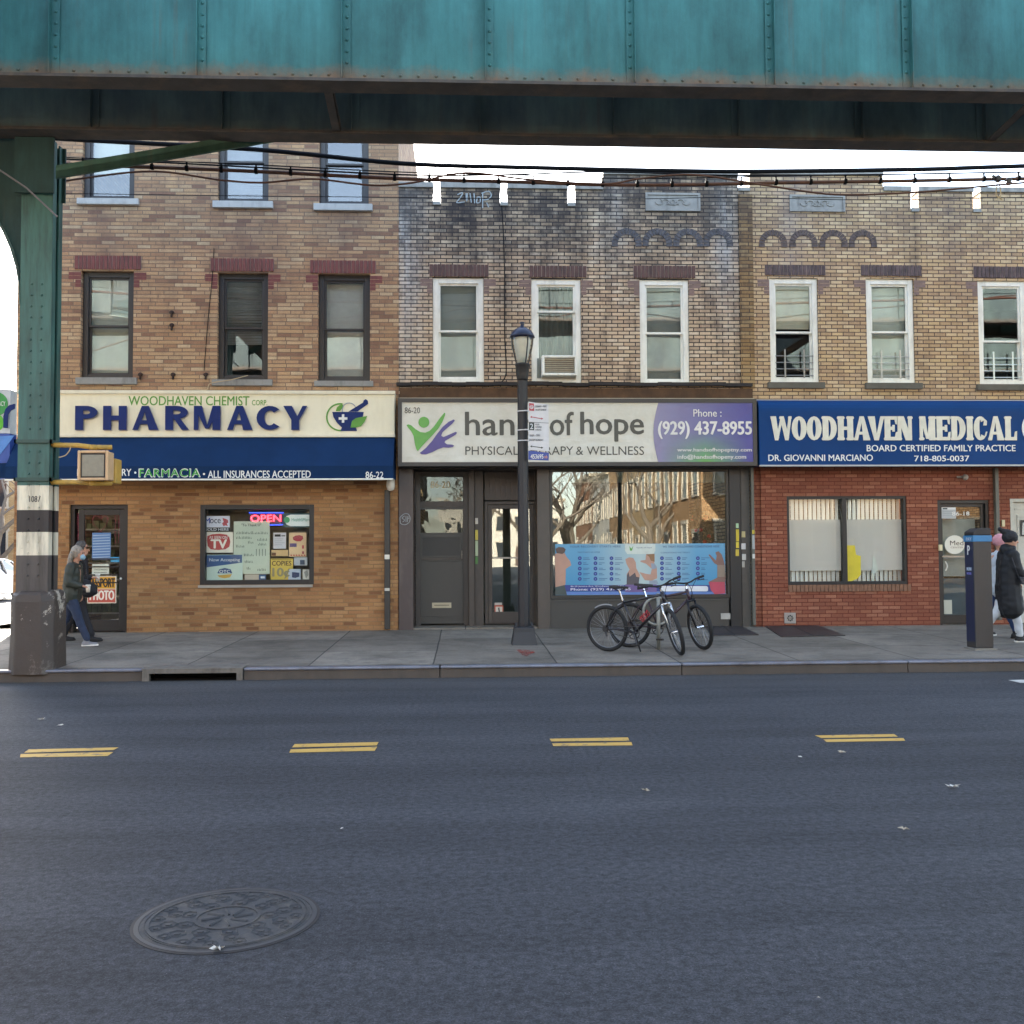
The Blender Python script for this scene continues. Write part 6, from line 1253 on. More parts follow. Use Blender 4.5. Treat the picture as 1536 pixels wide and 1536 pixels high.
# storm drain
sd = thing('storm_drain', 'cast kerb inlet with a dark slot, left of centre in the kerb', 'storm drain', ((gx0+gx1)/2, 13.0, 0))
DI = mat('drain_iron', '#6b6760', .6, .2, var=.25, scale=8, bump=.4, dirt='#3d372f', dirtamt=.5)
hl = [G(248, 1012).x, G(370, 1012).x]
wall_with_holes(gx0+.005, gx1-.005, -.02, .155, [(hl[0], hl[1], -.05, .095)], 12.99, .07, MB()).box((gx0+.005, 13.06, .13), (gx1-.005, 13.42, .163)).build('head', DI, sd, bevel=.008, merge=False)
BKH = mat('cavity_black', '#050505', 1)
MB().quad((gx0+.02, 13.45, -.02), (gx1-.02, 13.45, -.02), (gx1-.02, 13.45, .14), (gx0+.02, 13.45, .14)).quad((gx0+.02, 13.03, -.015), (gx1-.02, 13.03, -.015), (gx1-.02, 13.45, -.015), (gx0+.02, 13.45, -.015)).build('cavity', BKH, sd)
# cellar plates
CP = mat('steel_hatch', '#3a3637', .55, .3, var=.25, scale=3, bump=.4, bscale=90, dirt='#544b45', dirtamt=.4)
for q, l in (([(1058, 939.5), (1110, 939), (1138, 953), (1066, 954)], 'dark steel cellar hatch plate in the sidewalk at the foot of the show window'), ([(1147, 939.5), (1226, 938.5), (1268, 954), (1172, 956)], 'dark steel cellar hatch plate in the sidewalk in front of the red brick')):
    pts = [GS(*p) for p in q]; c_ = pts[3]; o = thing('cellar_hatch', l, 'hatch', c_, group='steel hatches in the sidewalk'); MB().prism([p+Vector((0, 0, .002)) for p in pts], (0, 0, .012)).build('plate', CP, o)
    m_ = (pts[0]+pts[1])/2+Vector((0, 0, .0155)), (pts[2]+pts[3])/2+Vector((0, 0, .0155)); d = Vector((.008, 0, 0)); MB().prism([m_[0]-d, m_[0]+d, m_[1]+d, m_[1]-d], (0, 0, .004)).build('seam', INK, o)
# ------------------------------------------------------------------ bicycles
def xf(mb, k0, Mx):
    for i in range(k0, len(mb.v)): mb.v[i] = tuple(Mx @ Vector(mb.v[i]))
    return mb
def bicycle(label, rear, front, steer, lean, fcol, cage, saddle=True, fork_m=CHR):
    rear, front = Vector(rear), Vector(front); d = front-rear; rz = math.atan2(d.y, d.x); wb_ = 1.06
    t = thing('bicycle', label, 'bicycle', rear, rot=(lean, 0, rz), group='bicycles locked to the rack'); t.rotation_mode = 'XYZ'
    fm_ = mat('bike_'+fcol[1:], fcol, .3, .2, var=.1, coat=.4); TY = RUB
    r_ = .335
    HB = Vector((.92, 0, .72)); HT = Vector((.875, 0, .87)); ax = (HT-HB).normalized()
    SM = Matrix.Translation(HB) @ Matrix.Rotation(steer, 4, ax) @ Matrix.Translation(-HB)
    def wheel(c, Mx):
        k = MB(); n = 40; k.tube([(c.x+(r_-.028)*math.cos(2*math.pi*i/n), 0, c.z+(r_-.028)*math.sin(2*math.pi*i/n)) for i in range(n)], .03, 8, closed=True); xf(k, 0, Mx)
        w_ = k.build('wheel', TY, t, smooth=True)
        k = MB(); k.tube([(c.x+(r_-.052)*math.cos(2*math.pi*i/n), 0, c.z+(r_-.052)*math.sin(2*math.pi*i/n)) for i in range(n)], .0095, 6, closed=True); xf(k, 0, Mx); k.build('rim', mat('bike_rim', '#8b8b8d', .35, .8), w_, smooth=True)
        k = MB()
        for i in range(28):
            a_ = 2*math.pi*i/28; s_ = .03 if i % 2 else -.03; k.tube([(c.x+.02*math.cos(a_+.6*(1 if i % 4 < 2 else -1)), s_, c.z+.02*math.sin(a_+.6)), (c.x+(r_-.055)*math.cos(a_), 0, c.z+(r_-.055)*math.sin(a_))], .0018, 4, caps=False)
        xf(k, 0, Mx); tag(k.build('spokes', mat('spoke_steel', '#9a9a9c', .3, .9), w_), kind=None)
        k = MB(); k.tube([(c.x, -.055, c.z), (c.x, .055, c.z)], .02, 10); xf(k, 0, Mx); k.build('hub', CHR, w_)
    I = Matrix.Identity(4); RA = Vector((0, 0, r_)); FA = Vector((.985, 0, r_))
    FA = HB + Vector((.18, 0, r_-.72)); wheel(RA, I); wheel(FA, SM)
    BB = Vector((.45, 0, .29)); ST = Vector((.27, 0, .74))
    k = MB(); k.tube([BB, ST], .016, 8); k.tube([ST-Vector((-.012, 0, .03)), HT-Vector((0, 0, .035))], .018, 8); k.tube([BB, HB+Vector((-.01, 0, .02))], .022, 8); k.tube([HB-ax*.02, HT+ax*.01], .024, 10)
    for s in (-1, 1):
        k.tube([RA+Vector((0, s*.065, 0)), RA+Vector((.15, s*.05, -.005)), BB+Vector((-.02, s*.03, 0))], .01, 6); k.tube([RA+Vector((0, s*.065, 0)), RA+Vector((.16, s*.05, .27)), ST+Vector((0, s*.015, -.03))], .009, 6)
    k.lathe([(.028, -.038), (.028, .038)], 10, (0, 0, 0)); 
    kk = len(k.v)-20; xf(k, kk, Matrix.Translation(BB) @ Matrix.Rotation(R(90), 4, 'X'))
    k.build('frame', fm_, t, smooth=True)
    k = MB(); k.tube([ST-Vector((0, 0, .02)), ST+Vector((-.055, 0, .15))], .013, 8); k.build('seat_post', CHR, t)
    sd_ = ST+Vector((-.06, 0, .17)); k = MB(); n = 9
    out = [(-.13, .0, .01), (-.12, .075, .012), (-.06, .078, .004), (.0, .045, .0), (.08, .02, .0), (.15, .015, -.002), (.15, -.015, -.002), (.08, -.02, .0), (0, -.045, 0), (-.06, -.078, .004), (-.12, -.075, .012)]
    k.prism([sd_+Vector(p) for p in out], (0, 0, .035)); k.tube([sd_+Vector((-.09, 0, .0)), sd_+Vector((.0, 0, -.03)), sd_+Vector((.1, 0, 0))], .01, 6); k.build('saddle', mat('saddle_black', '#1b1a1d', .5), t, bevel=.012)
    k = MB(); cr = HB-ax*.03
    for s in (-1, 1): k.tube([cr+Vector((.02, s*.062, .02)), cr+Vector((.045, s*.062, -.12)), FA+Vector((0, s*.062, 0))], [.017, .019, .012], 8)
    k.tube([cr+Vector((.015, -.065, .02)), cr+Vector((.015, .065, .02))], .02, 8); xf(k, 0, SM); k.build('fork', fork_m, t, smooth=True)
    SB = HT+ax*.08+Vector((.03, 0, 0)); k = MB(); k.tube([HT, HT+ax*.07], .016, 8); k.tube([HT+ax*.06, SB+Vector((.035, 0, .025))], .016, 8); xf(k, 0, SM); k.build('stem', CHR, t)
    hbp = [SB+Vector((-.03, s*.31, .075)) if False else None for s in ()]
    k = MB(); pts = [SB+Vector(p) for p in ((-.03, -.31, .06), (.0, -.16, .055), (.03, -.06, .03), (.035, 0, .025), (.03, .06, .03), (0, .16, .055), (-.03, .31, .06))]; k.tube(pts, .0125, 8); xf(k, 0, SM); hb_ = k.build('handlebar', mat('bar_black', '#232326', .4, .5), t, smooth=True)
    for s in (-1, 1):
        k = MB(); k.tube([SB+Vector((-.035, s*.32, .061)), SB+Vector((-.012, s*.21, .058))], .018, 8); xf(k, 0, SM); k.build('grip', RUB, hb_)
        k = MB(); k.tube([SB+Vector((0, s*.19, .055)), SB+Vector((.06, s*.2, .035)), SB+Vector((.045, s*.28, .03))], .007, 5); xf(k, 0, SM); k.build('brake_lever', mat('bar_black', '#232326'), hb_)
    k = MB()
    for s in (-1, 1): k.tube([SM @ p if i < 3 else p for i, p in enumerate(spline([SB+Vector((0.04, s*.15, .05)), SB+Vector((.14, s*.08, .04)), SB+Vector((.12, s*.03, -.06)), HB+Vector((.03, 0, 0))], 5))][:14], .004, 4)
    k2 = MB(); k2.tube([SM @ p for p in spline([SB+Vector((.04, -.15, .05)), SB+Vector((.15, -.06, .03)), SB+Vector((.1, .02, -.1)), HB+Vector((.05, .03, -.02))], 5)], .004, 4).tube([SM @ p for p in spline([SB+Vector((.04, .15, .05)), SB+Vector((.16, .07, .06)), SB+Vector((.09, .02, -.08)), HB+Vector((.0, .03, -.0))], 5)], .004, 4); k2.build('brake_cables', CABLE, t)
    k = MB(); Mb = Matrix.Translation(BB); n = 24
    k.tube([(BB.x+.085*math.cos(2*math.pi*i/n), -.05, BB.z+.085*math.sin(2*math.pi*i/n)) for i in range(n)], .007, 5, closed=True)
    for i in range(5): a_ = 2*math.pi*i/5; k.tube([(BB.x, -.05, BB.z), (BB.x+.08*math.cos(a_), -.05, BB.z+.08*math.sin(a_))], .007, 5)
    k.tube([(BB.x, -.07, BB.z), (BB.x+.06, -.085, BB.z-.155)], .011, 6).tube([(BB.x, .07, BB.z), (BB.x-.06, .085, BB.z+.155)], .011, 6); c_ = k.build('crankset', mat('crank_dark', '#3f3f42', .4, .7), t)
    for s, p in ((-1, (.06, -.14, -.155)), (1, (-.06, .14, .155))):
        q_ = BB+Vector(p); MB().box(q_-Vector((.045, .045, .012)), q_+Vector((.045, .045, .012))).build('pedal', BLK, c_)
    k = MB(); k.tube([(0.0+.045*math.cos(a_), -.055, r_+.045*math.sin(a_)) for a_ in [R(90+180*i/8) for i in range(9)]]+[(BB.x+.088*math.cos(a_), -.052, BB.z+.088*math.sin(a_)) for a_ in [R(-90+180*i/10) for i in range(11)]], .005, 4, closed=True); k.build('chain', mat('chain_steel', '#55514c', .5, .8), t)
    k = MB(); 
    for q_ in (.055, .045, .035): k.tube([(0, -.05-(.055-q_), r_), (0, -.052-(.055-q_), r_)], q_, 16)
    k.tube([(0.01, -.07, r_-.04), (.03, -.07, r_-.11)], .014, 6); k.build('derailleur', mat('crank_dark', '#3f3f42'), t)
    if cage:
        k = MB(); dn = (HB-BB).normalized(); n_ = Vector((-dn.z, 0, dn.x)); c0_ = BB+dn*.2+n_*.07
        for w_ in range(5): k.tube([c0_+dn*.035*w_+n_*-.04, c0_+dn*(.035*w_)+Vector((0, -.04, 0)), c0_+dn*(.035*w_+.015)+n_*.045, c0_+dn*.035*w_+Vector((0, .04, 0))], .006, 4, closed=True)
        k.build('bottle_cage', mat('red_cage', '#a8262c', .4), t)
        MB().tube([BB+Vector((-.02, .03, -.02)), BB+Vector((.02, .1, -.285))], .011, 6).build('kickstand', BLK, t)
    k = MB(); k.tube([(r_*1.02*math.cos(a_), 0, r_+r_*1.02*math.sin(a_)) for a_ in [R(75+8*i) for i in range(7)]], .012, 5); k.build('tyre_highlight', mat('highlight_grey', '#8f8f90', .4), t)  # grey strip over the rear tyre, shaped to imitate a highlight
    return t
b1r, b1f = GS(912, 977), GS(1016, 984)
b2r, b2f = GS(944, 971), GS(1046, 975.5)
for p in (b1r, b1f, b2r, b2f): p.z = zs(p.y)
bicycle('black mountain bicycle with red bottle cage, nearer of the two at the rack', b1r, b1f, R(-52), R(3), '#1e1a1f', True)
bicycle('dark maroon bicycle leaning behind the nearer one at the rack', b2r, b2f, R(-48), R(-3), '#35202a', False, fork_m=mat('fork_black', '#222226', .35, .5))
rk = GS(988, 974); rk.z = zs(rk.y); t = thing('bike_rack', 'galvanised post with a ring that the bicycles are locked to', 'bike rack', rk)
GAL = mat('galvanised', '#8f9089', .5, .5, var=.15, scale=15); 
MB().tube([rk, rk+Vector((0, 0, .78))], .03, 12).ball(rk+Vector((0, 0, .79)), .033, 6).build('post', GAL, t, smooth=True)
n = 32; cc = rk+Vector((-.02, -.0, .56)); MB().tube([cc+Vector((.2*math.cos(2*math.pi*i/n), .0, .2*math.sin(2*math.pi*i/n))) for i in range(n)], .019, 8, closed=True).build('ring', GAL, t, smooth=True)
# ------------------------------------------------------------------ leaves and litter
LF = mat('dry_leaf', '#a89f8c', .8, var=.2); LFB = mat('pale_leaf', '#c9c6bd', .8, var=.1)
def leaf(px, py, s, label, m=LF, walk=False, seed=0):
    p = GS(px, py) if walk else G(px, py); rnd = random.Random(seed+px); pts = []; n = 14; rot = rnd.random()*6
    for i in range(n):
        rad = s*.7*(1 if i % 2 == 0 else .42)*rnd.uniform(.7, 1.1); a_ = rot+2*math.pi*i/n; pts.append((p.x+rad*math.cos(a_), p.y+rad*math.sin(a_), p.z+.008+rnd.uniform(0, s*.35)))
    o = MB().add(pts+[(p.x, p.y, p.z+.012)], [(i, (i+1) % n, n) for i in range(n)]).build('fallen_leaf', m, None); tag(o, label, 'leaf', 'dry leaves on the road and sidewalk')
leaf(327, 1427, .055, 'pale dry leaf lying on the near edge of the manhole cover', LFB)
leaf(1429, 1183, .07, 'curled pale leaf on the right side of the road, farther from the camera', LFB); leaf(1355, 1246, .05, 'flat pale leaf on the road, nearest the right bottom', LF)
leaf(968, 1188, .05, 'small leaf on the road below the third pair of yellow dashes', LF); leaf(736, 1013, .1, 'crumpled pale leaf in the gutter below the lamp post', LFB)
leaf(1228, 1500, .012, 'tiny leaf scrap near the bottom right of the road', LF); leaf(62, 1081, .06, 'white scrap of leaf on the road at far left', LFB); leaf(91, 1090, .05, 'smaller white scrap beside the far left one', LFB); leaf(513, 1245, .02, 'tiny pale scrap above the manhole on the road', LFB); leaf(1264, 1131, .06, 'leaf just below the last pair of yellow dashes', LF)
leaf(420, 1016, .05, 'brown leaf against the kerb right of the storm drain', LF); leaf(1044, 1005, .07, 'brown leaf against the kerb below the bicycles', LF); leaf(1200, 1137, .03, 'small scrap of leaf left of the last yellow dashes', LFB)
lt = GS(850, 941); o = MB().add([lt+Vector(v) for v in ((-.1, 0, .02), (-.04, -.03, .0), (.1, -.04, .01), (.08, .03, .05), (-.02, .05, .09), (-.09, .04, .08))], [(0, 1, 4, 5), (1, 2, 3, 4)]).build('litter_paper', mat('kraft_paper', '#b0905e', .8), None); tag(o, 'crumpled brown paper lying at the foot of the show window', 'litter')
pts = [GS(*p)+Vector((0, 0, .005)) for p in ((775, 976), (780, 974), (789, 975), (800, 977), (803, 980), (795, 982), (790, 985), (784, 984), (781, 980))]; sm = NT('red_spray'); co = sm.coord(); sm.t.nodes.remove(sm.b); dfs = sm.n('ShaderNodeBsdfDiffuse'); dfs.inputs[0].default_value = (*lin('#b04038'), 1); tps = sm.n('ShaderNodeBsdfTransparent'); mxs = sm.n('ShaderNodeMixShader'); sm.l(sm.ramp(sm.noise(co, 14, 6, .7), [(.42, 0.), (.62, .8)]), mxs.inputs[0]); sm.l(tps.outputs[0], mxs.inputs[1]); sm.l(dfs.outputs[0], mxs.inputs[2]); sm.l(mxs.outputs[0], sm.out.inputs[0])
MB().quad(*pts).build('spray_mark', sm.m, sidewalk)
# ------------------------------------------------------------------ people
def capsule(mb, a, b, ra, rb, n=10):
    a, b = Vector(a), Vector(b); d = b-a
    if d.length < 1e-5: d = Vector((0, 0, 1e-3))
    t = d.normalized(); pts, rs = [], []
    for q in (-90, -60, -30): pts.append(a+t*ra*math.sin(R(q))); rs.append(max(1e-3, ra*math.cos(R(q))))
    for f in (0, .33, .66, 1): pts.append(a+d*f); rs.append(ra+(rb-ra)*f)
    for q in (30, 60, 90): pts.append(b+t*rb*math.sin(R(q))); rs.append(max(1e-3, rb*math.cos(R(q))))
    mb.tube(pts, rs, n); return mb
def blob(name, mb, m, parent, voxel=.009, smooth=4, wr=0, wscale=14):
    """one continuous skin around the overlapping shapes"""
    me = mb.mesh(ORG[parent.name], False, name); o = bpy.data.objects.new('tmp', me); COL.objects.link(o)
    r_ = o.modifiers.new('r', 'REMESH'); r_.mode = 'VOXEL'; r_.voxel_size = voxel
    s_ = o.modifiers.new('s', 'SMOOTH'); s_.iterations = smooth; s_.factor = .5
    dg = bpy.context.evaluated_depsgraph_get(); dg.update(); me2 = bpy.data.meshes.new_from_object(o.evaluated_get(dg)); bpy.data.objects.remove(o)
    if wr:
        ns = [v.normal.copy() for v in me2.vertices]
        for v, n_ in zip(me2.vertices, ns):
            c = v.co; v.co = c + n_*(wr*(mnoise.noise(Vector((c.x*wscale, c.y*wscale, c.z*wscale*1.6)))))
    return link(name, me2, m, parent, smooth=True)
SKIN = mat('skin', '#b98a72', .55, var=.08)
def person(label, foot, rz, H, top, legs, arms, lean=.06, headtilt=0, top_m=None, leg_m=None, shoe_m=None, sole_m=None, hair=None, coat_len=.0, grp=None, hand_curl=True, bulk=1.0):
    """legs: [(thigh deg, knee deg)] left,right; arms: [(upper deg, elbow deg, out)] forward positive"""
    foot = Vector(foot); t = thing('person', label, 'person', foot, rot=(0, 0, rz), group=grp)
    k = H/1.65; J = {}
    hip = Vector((0, 0, .87*k)); th_l, sh_l = .41*k, .40*k
    low = 9
    for i, s in enumerate((1, -1)):
        a_, b_ = legs[i]; h = hip+Vector((0, s*.085*k, -.02)); kn = h+Vector((math.sin(R(a_)), 0, -math.cos(R(a_))))*th_l; an = kn+Vector((math.sin(R(a_-b_)), 0, -math.cos(R(a_-b_))))*sh_l; J[s] = [h, kn, an]; low = min(low, an.z)
    dz = .085*k-low
    for s in (1, -1): J[s] = [p+Vector((0, 0, dz)) for p in J[s]]
    hip = hip+Vector((0, 0, dz)); L = Vector((math.sin(lean), 0, math.cos(lean)))
    chest = hip+L*.4*k; neck = hip+L*.56*k; head = neck+Vector((.03+headtilt*.04, 0, .15*k)); A = {}
    for i, s in enumerate((1, -1)):
        a_, b_, o_ = arms[i]; sh = hip+L*.5*k+Vector((0, s*.165*k, 0)); el_ = sh+Vector((math.sin(R(a_)), s*math.sin(R(o_)), -math.cos(R(a_))))*.27*k; wr_ = el_+Vector((math.sin(R(a_+b_)), -s*.25, -math.cos(R(a_+b_)))).normalized()*.235*k; A[s] = [sh, el_, wr_]
    B = MB()                                           # the body: one surface with head, hands and feet
    hd = head+Vector((0, 0, .02)); kk = len(B.v); B.ball((0, 0, 0), .098*k, 12, (.98, .78, 1.18)); xf(B, kk, Matrix.Translation(hd)); capsule(B, hd+Vector((.02, 0, -.07*k)), hd+Vector((.045, 0, -.085*k)), .055*k, .04*k)
    capsule(B, hd+Vector((.09*k, 0, .0)), hd+Vector((.112*k, 0, -.03*k)), .011*k, .017*k); capsule(B, hd+Vector((.082*k, 0, -.062*k)), hd+Vector((.088*k, 0, -.062*k)), .018*k, .012*k)
    for s in (1, -1): B.ball(hd+Vector((0, s*.078*k, -.01)), .026*k, 6, (.7, .4, 1.2)); capsule(B, hd+Vector((.075*k, s*.035*k, .022*k)), hd+Vector((.08*k, s*.015*k, .02*k)), .016*k, .012*k)
    capsule(B, neck-L*.03, head-Vector((.01, 0, .05)), .055*k, .05*k); capsule(B, chest+Vector((0, .07*k, .06)), chest+Vector((0, -.07*k, .06)), .1*k, .1*k); capsule(B, hip+Vector((0, .05*k, 0)), chest, .125*k, .12*k); capsule(B, hip+Vector((0, -.05*k, 0)), chest, .125*k, .12*k)
    for s in (1, -1):
        h, kn, an = J[s]; capsule(B, h, kn, .085*k, .055*k); capsule(B, kn, an, .055*k, .036*k); capsule(B, an-Vector((.03, 0, .03)), an+Vector((.13*k, 0, -.05*k)), .035*k, .025*k)
        sh, e_, w_ = A[s]; capsule(B, sh, e_, .048*k, .038*k); capsule(B, e_, w_, .038*k, .027*k)
        f = (w_-e_).normalized(); side = Vector((0, 1, 0)); dn = f.cross(side).normalized(); 
        if dn.z > 0: dn = -dn
        palm = w_+f*.045; B_a = w_+f*.015; capsule(B, B_a+side*.018, palm+side*.02+f*.03, .017, .016); capsule(B, B_a-side*.018, palm-side*.02+f*.03, .017, .016); capsule(B, B_a, palm+f*.035, .018, .017)
        for q, (off, ln) in enumerate(((.03, .032), (.011, .038), (-.009, .036), (-.028, .028))):
            p0_ = palm+side*off*s*1.0+f*.035; p1_ = p0_+f*ln*.8+dn*ln*.45; p2_ = p1_+f*ln*.2+dn*ln*.8; capsule(B, p0_, p1_, .0088, .008, 6); capsule(B, p1_, p2_, .008, .007, 6)
        tb = w_+f*.02-side*s*.02; capsule(B, tb, tb+f*.03-side*s*.02+dn*.02, .011, .009, 6); capsule(B, tb+f*.03-side*s*.02+dn*.02, tb+f*.055-side*s*.012+dn*.035, .009, .007, 6)
    body = blob('body', B, SKIN, t, .0075, 2)
    for s in (1, -1): MB().ball(hd+Vector((.09*k, s*.032*k, .008*k)), .011*k, 6).build('eye', INK, t, smooth=True)
    T = MB(); w_ = .135*k*bulk                                     # trousers
    for s in (1, -1): h, kn, an = J[s]; capsule(T, h+Vector((0, 0, .03)), kn, .105*k, .075*k); capsule(T, kn, an+Vector((0, 0, .05)), .075*k, .062*k)
    capsule(T, hip+Vector((0, .05, .02)), hip+Vector((0, -.05, .02)), .13*k, .13*k); blob('trousers', T, leg_m, t, .011, 3, .012, 9)
    C = MB(); lo_ = hip-Vector((0, 0, .02+coat_len)); 
    for s in (1, -1):
        capsule(C, chest+Vector((0, s*.075*k, .02)), hip+Vector((0, s*.06*k, -.02)), .13*k*bulk, .145*k*bulk)
        if coat_len: capsule(C, hip+Vector((0, s*.06*k, 0)), lo_+Vector((.02, s*.07*k, .1)), .15*k*bulk, .165*k*bulk)
        sh, e_, wr_ = A[s]; capsule(C, sh, e_, .085*k*bulk, .07*k*bulk); capsule(C, e_, e_+(wr_-e_)*.88, .068*k*bulk, .048*k*bulk); capsule(C, chest+Vector((0, s*.06, .08)), sh, .1*k*bulk, .085*k*bulk)
    capsule(C, neck-L*.07, neck-L*.01, .1*k, .07*k)
    if coat_len: capsule(C, lo_+Vector((.02, .06, .12)), lo_+Vector((.02, -.06, .12)), .16*k, .16*k)
    coat = blob('coat' if coat_len else 'jacket', C, top_m, t, .011, 3, .011, 9)
    for s in (1, -1):
        h, kn, an = J[s]; S = MB(); pit = R(-12) if an.z > .14 else 0; to = an+Vector((.16*k, 0, -.05*k+ (0 if an.z < .13 else -.0))); capsule(S, an+Vector((-.035, 0, -.035)), an+Vector((.06, 0, -.04)), .045*k, .042*k); capsule(S, an+Vector((.03, 0, -.045)), to+Vector((0, 0, .005)), .04*k, .03*k); capsule(S, an+Vector((-.01, 0, .06)), an, .05*k, .048*k)
        so_ = blob('shoe', S, shoe_m, t, .009, 3); U = MB(); z_ = an.z-.085*k; U.prism([(an.x-.08*k, an.y-.035*k, z_), (an.x+.12*k, an.y-.042*k, z_), (an.x+.2*k, an.y-.015, z_+.01), (an.x+.2*k, an.y+.015, z_+.01), (an.x+.12*k, an.y+.042*k, z_), (an.x-.08*k, an.y+.035*k, z_)], (0, 0, .03*k)); U.build('sole', sole_m, so_, bevel=.008)
    J['hd'] = hd; J['A'] = A; J['neck'] = neck; J['hip'] = hip; J['chest'] = chest; J['k'] = k
    return t, J
def hair_mesh(t, J, m, length, back=.09, grey=None):
    hd, k = J['hd'], J['k']; M_ = MB(); M_.ball(hd+Vector((-.022*k, 0, .022*k)), .11*k, 12, (.95, .86, 1.12))
    for s in (-1, -.5, 0, .5, 1): M_.tube(spline([hd+Vector((-.04, s*.07*k, .05)), hd+Vector((-.085, s*.08*k, -.04)), hd+Vector((-back-.02, s*.085*k, -.12-length*.3)), hd+Vector((-back-.05, s*.07*k, -.1-length))], 5), [.045*k*(1-.55*i/15) for i in range(16)], 8)
    return blob('hair', M_, m, t, .009, 2, .012, 26)
GHAIR = mat('grey_blonde_hair', '#8e8478', .6, var=.35, scale=30, streak=True); DHAIR = mat('dark_grey_hair', '#4a4440', .6, var=.3, scale=30)
OLV = mat('olive_quilt', '#2e332c', .6, var=.2, scale=8); NVJ = mat('dark_denim', '#232f47', .8, var=.2, scale=12); BLC = mat('black_cloth', '#1a1a1f', .75, var=.2); SNK = mat('grey_sneaker', '#7a7a7e', .7); SOL = mat('white_sole', '#cfccc4', .6)
def at_foot(px, py): p = GS(px, py); p.z = zs(p.y); return p
w1 = at_foot(107, 969)
t1, J1 = person('person with long grey blonde hair, face mask and dark olive jacket, carrying a cup', w1, 0, 1.48, None, [(-20, 8), (22, 2)], [(-12, 40, 6), (-6, 82, 8)], .07, .5, OLV, NVJ, SNK, SOL, grp='people walking left of the pharmacy door')
hair_mesh(t1, J1, GHAIR, .27, .1)
hd = J1['hd']; MSK = MB(); MSK.ball(hd+Vector((.07, 0, -.055)), .058, 8, (.75, .95, .85)); blob('face_mask', MSK, mat('blue_mask', '#8fb3c4', .7), t1, .007, 2)
wr_ = J1['A'][-1][2]; f_ = (wr_-J1['A'][-1][1]).normalized(); cp_ = wr_+f_*.085+Vector((0, .0, -.03))
def coffee_cup(label, wpos, parent_t):
    p = Matrix.Translation(parent_t.location) @ Matrix.Rotation(parent_t.rotation_euler.z, 4, 'Z') @ wpos; t = thing('coffee_cup', label, 'cup', p)
    MB().lathe([(.027, -.05), (.036, .05)], 16, p).build('cup', mat('paper_cup', '#c9bfb0', .6), t, smooth=True); MB().lathe([(.039, .05), (.039, .06), (.033, .068)], 16, p).build('lid', WHT, t, smooth=True)
coffee_cup('paper cup held low by the person in the olive jacket', cp_, t1)
w2 = at_foot(116, 962)
t2, J2 = person('person with sunglasses and dark hair in black, half hidden behind the olive jacket', w2, 0, 1.54, None, [(-16, 6), (20, 2)], [(-10, 50, 6), (6, 84, 6)], .05, .2, BLC, mat('black_trousers', '#1d1e24', .8), mat('black_shoe', '#141416', .6), mat('black_sole', '#101010', .7), grp='people walking left of the pharmacy door')
hair_mesh(t2, J2, DHAIR, .04, .06); hd = J2['hd']
MB().box(hd+Vector((.085, -.065, .0)), hd+Vector((.1, -.008, .035))).box(hd+Vector((.085, .008, .0)), hd+Vector((.1, .065, .035))).box(hd+Vector((.0, -.078, .025)), hd+Vector((.09, -.072, .033))).build('sunglasses', mat('dark_lens', '#101012', .15), t2, bevel=.004)
wr_ = J2['A'][-1][2]; f_ = (wr_-J2['A'][-1][1]).normalized(); coffee_cup('paper cup held by the person wearing sunglasses', wr_+f_*.09+Vector((0, 0, -.01)), t2)
bg_ = thing('handbag', 'large slouchy black shoulder bag carried by the person in black', 'bag', w2+Vector((.17, -.22, .75))); q = w2+Vector((.17, -.22, .75)); k_ = MB(); capsule(k_, q+Vector((-.12, 0, .1)), q+Vector((.1, 0, .08)), .11, .12); capsule(k_, q+Vector((-.06, 0, .2)), q+Vector((.06, 0, .2)), .07, .06); blob('bag_body', k_, BLC, bg_, .012, 3, .015, 10); MB().tube(spline([q+Vector((-.08, 0, .24)), q+Vector((-.1, .08, .5)), q+Vector((-.07, .14, .62)), q+Vector((.0, .08, .5)), q+Vector((.06, 0, .24))]), .01, 6).build('strap', BLC, bg_)
PUF = mat('black_puffer', '#121318', .7, var=.15, scale=5); WTR = mat('white_trousers', '#c3c4c6', .8, var=.08)
w3 = at_foot(1514, 963)
t3, J3 = person('person in black knit hat and long black puffer coat at the right edge', w3, R(-4), 1.58, None, [(-18, 18), (11, 4)], [(10, 30, 6), (12, 48, 10)], .03, .4, PUF, WTR, mat('black_boot', '#141414', .6), SOL, coat_len=.42, bulk=1.12, grp='people walking right past the meter')
hd = J3['hd']; h_ = MB(); h_.ball(hd+Vector((-.012, 0, .05)), .115, 12, (1.02, .9, .95)); capsule(h_, hd+Vector((-.05, 0, .11)), hd+Vector((-.14, 0, .16)), .07, .035); blob('knit_hat', h_, BLC, t3, .009, 2, .006, 40); MB().ball(hd+Vector((-.16, 0, .175)), .035, 8).build('pompom', BLC, t3, smooth=True)
capsule(h2 := MB(), J3['neck']+Vector((-.03, .0, .02)), J3['neck']+Vector((.03, 0, .03)), .1, .09); blob('collar', h2, PUF, t3, .01, 3, .01)
cb = thing('handbag', 'small grey crossbody bag on the hip of the person in the puffer coat', 'bag', w3+Vector((.13, -.27, .95))); q = w3+Vector((.13, -.27, .95)); MB().prism([q+Vector(v) for v in ((-.1, 0, .06), (-.06, 0, -.05), (.06, 0, -.07), (.12, 0, .0), (.12, 0, .06))], (0, .06, 0)).build('bag_body', mat('grey_leather', '#34343a', .5), cb, bevel=.015)
MB().tube(spline([q+Vector((-.09, .03, .06)), q+Vector((-.16, .02, .25)), q+Vector((-.17, .1, .42)), q+Vector((-.1, .3, .5))]), .009, 5).build('strap', mat('grey_leather', '#34343a'), cb)
w4 = at_foot(1498, 957)
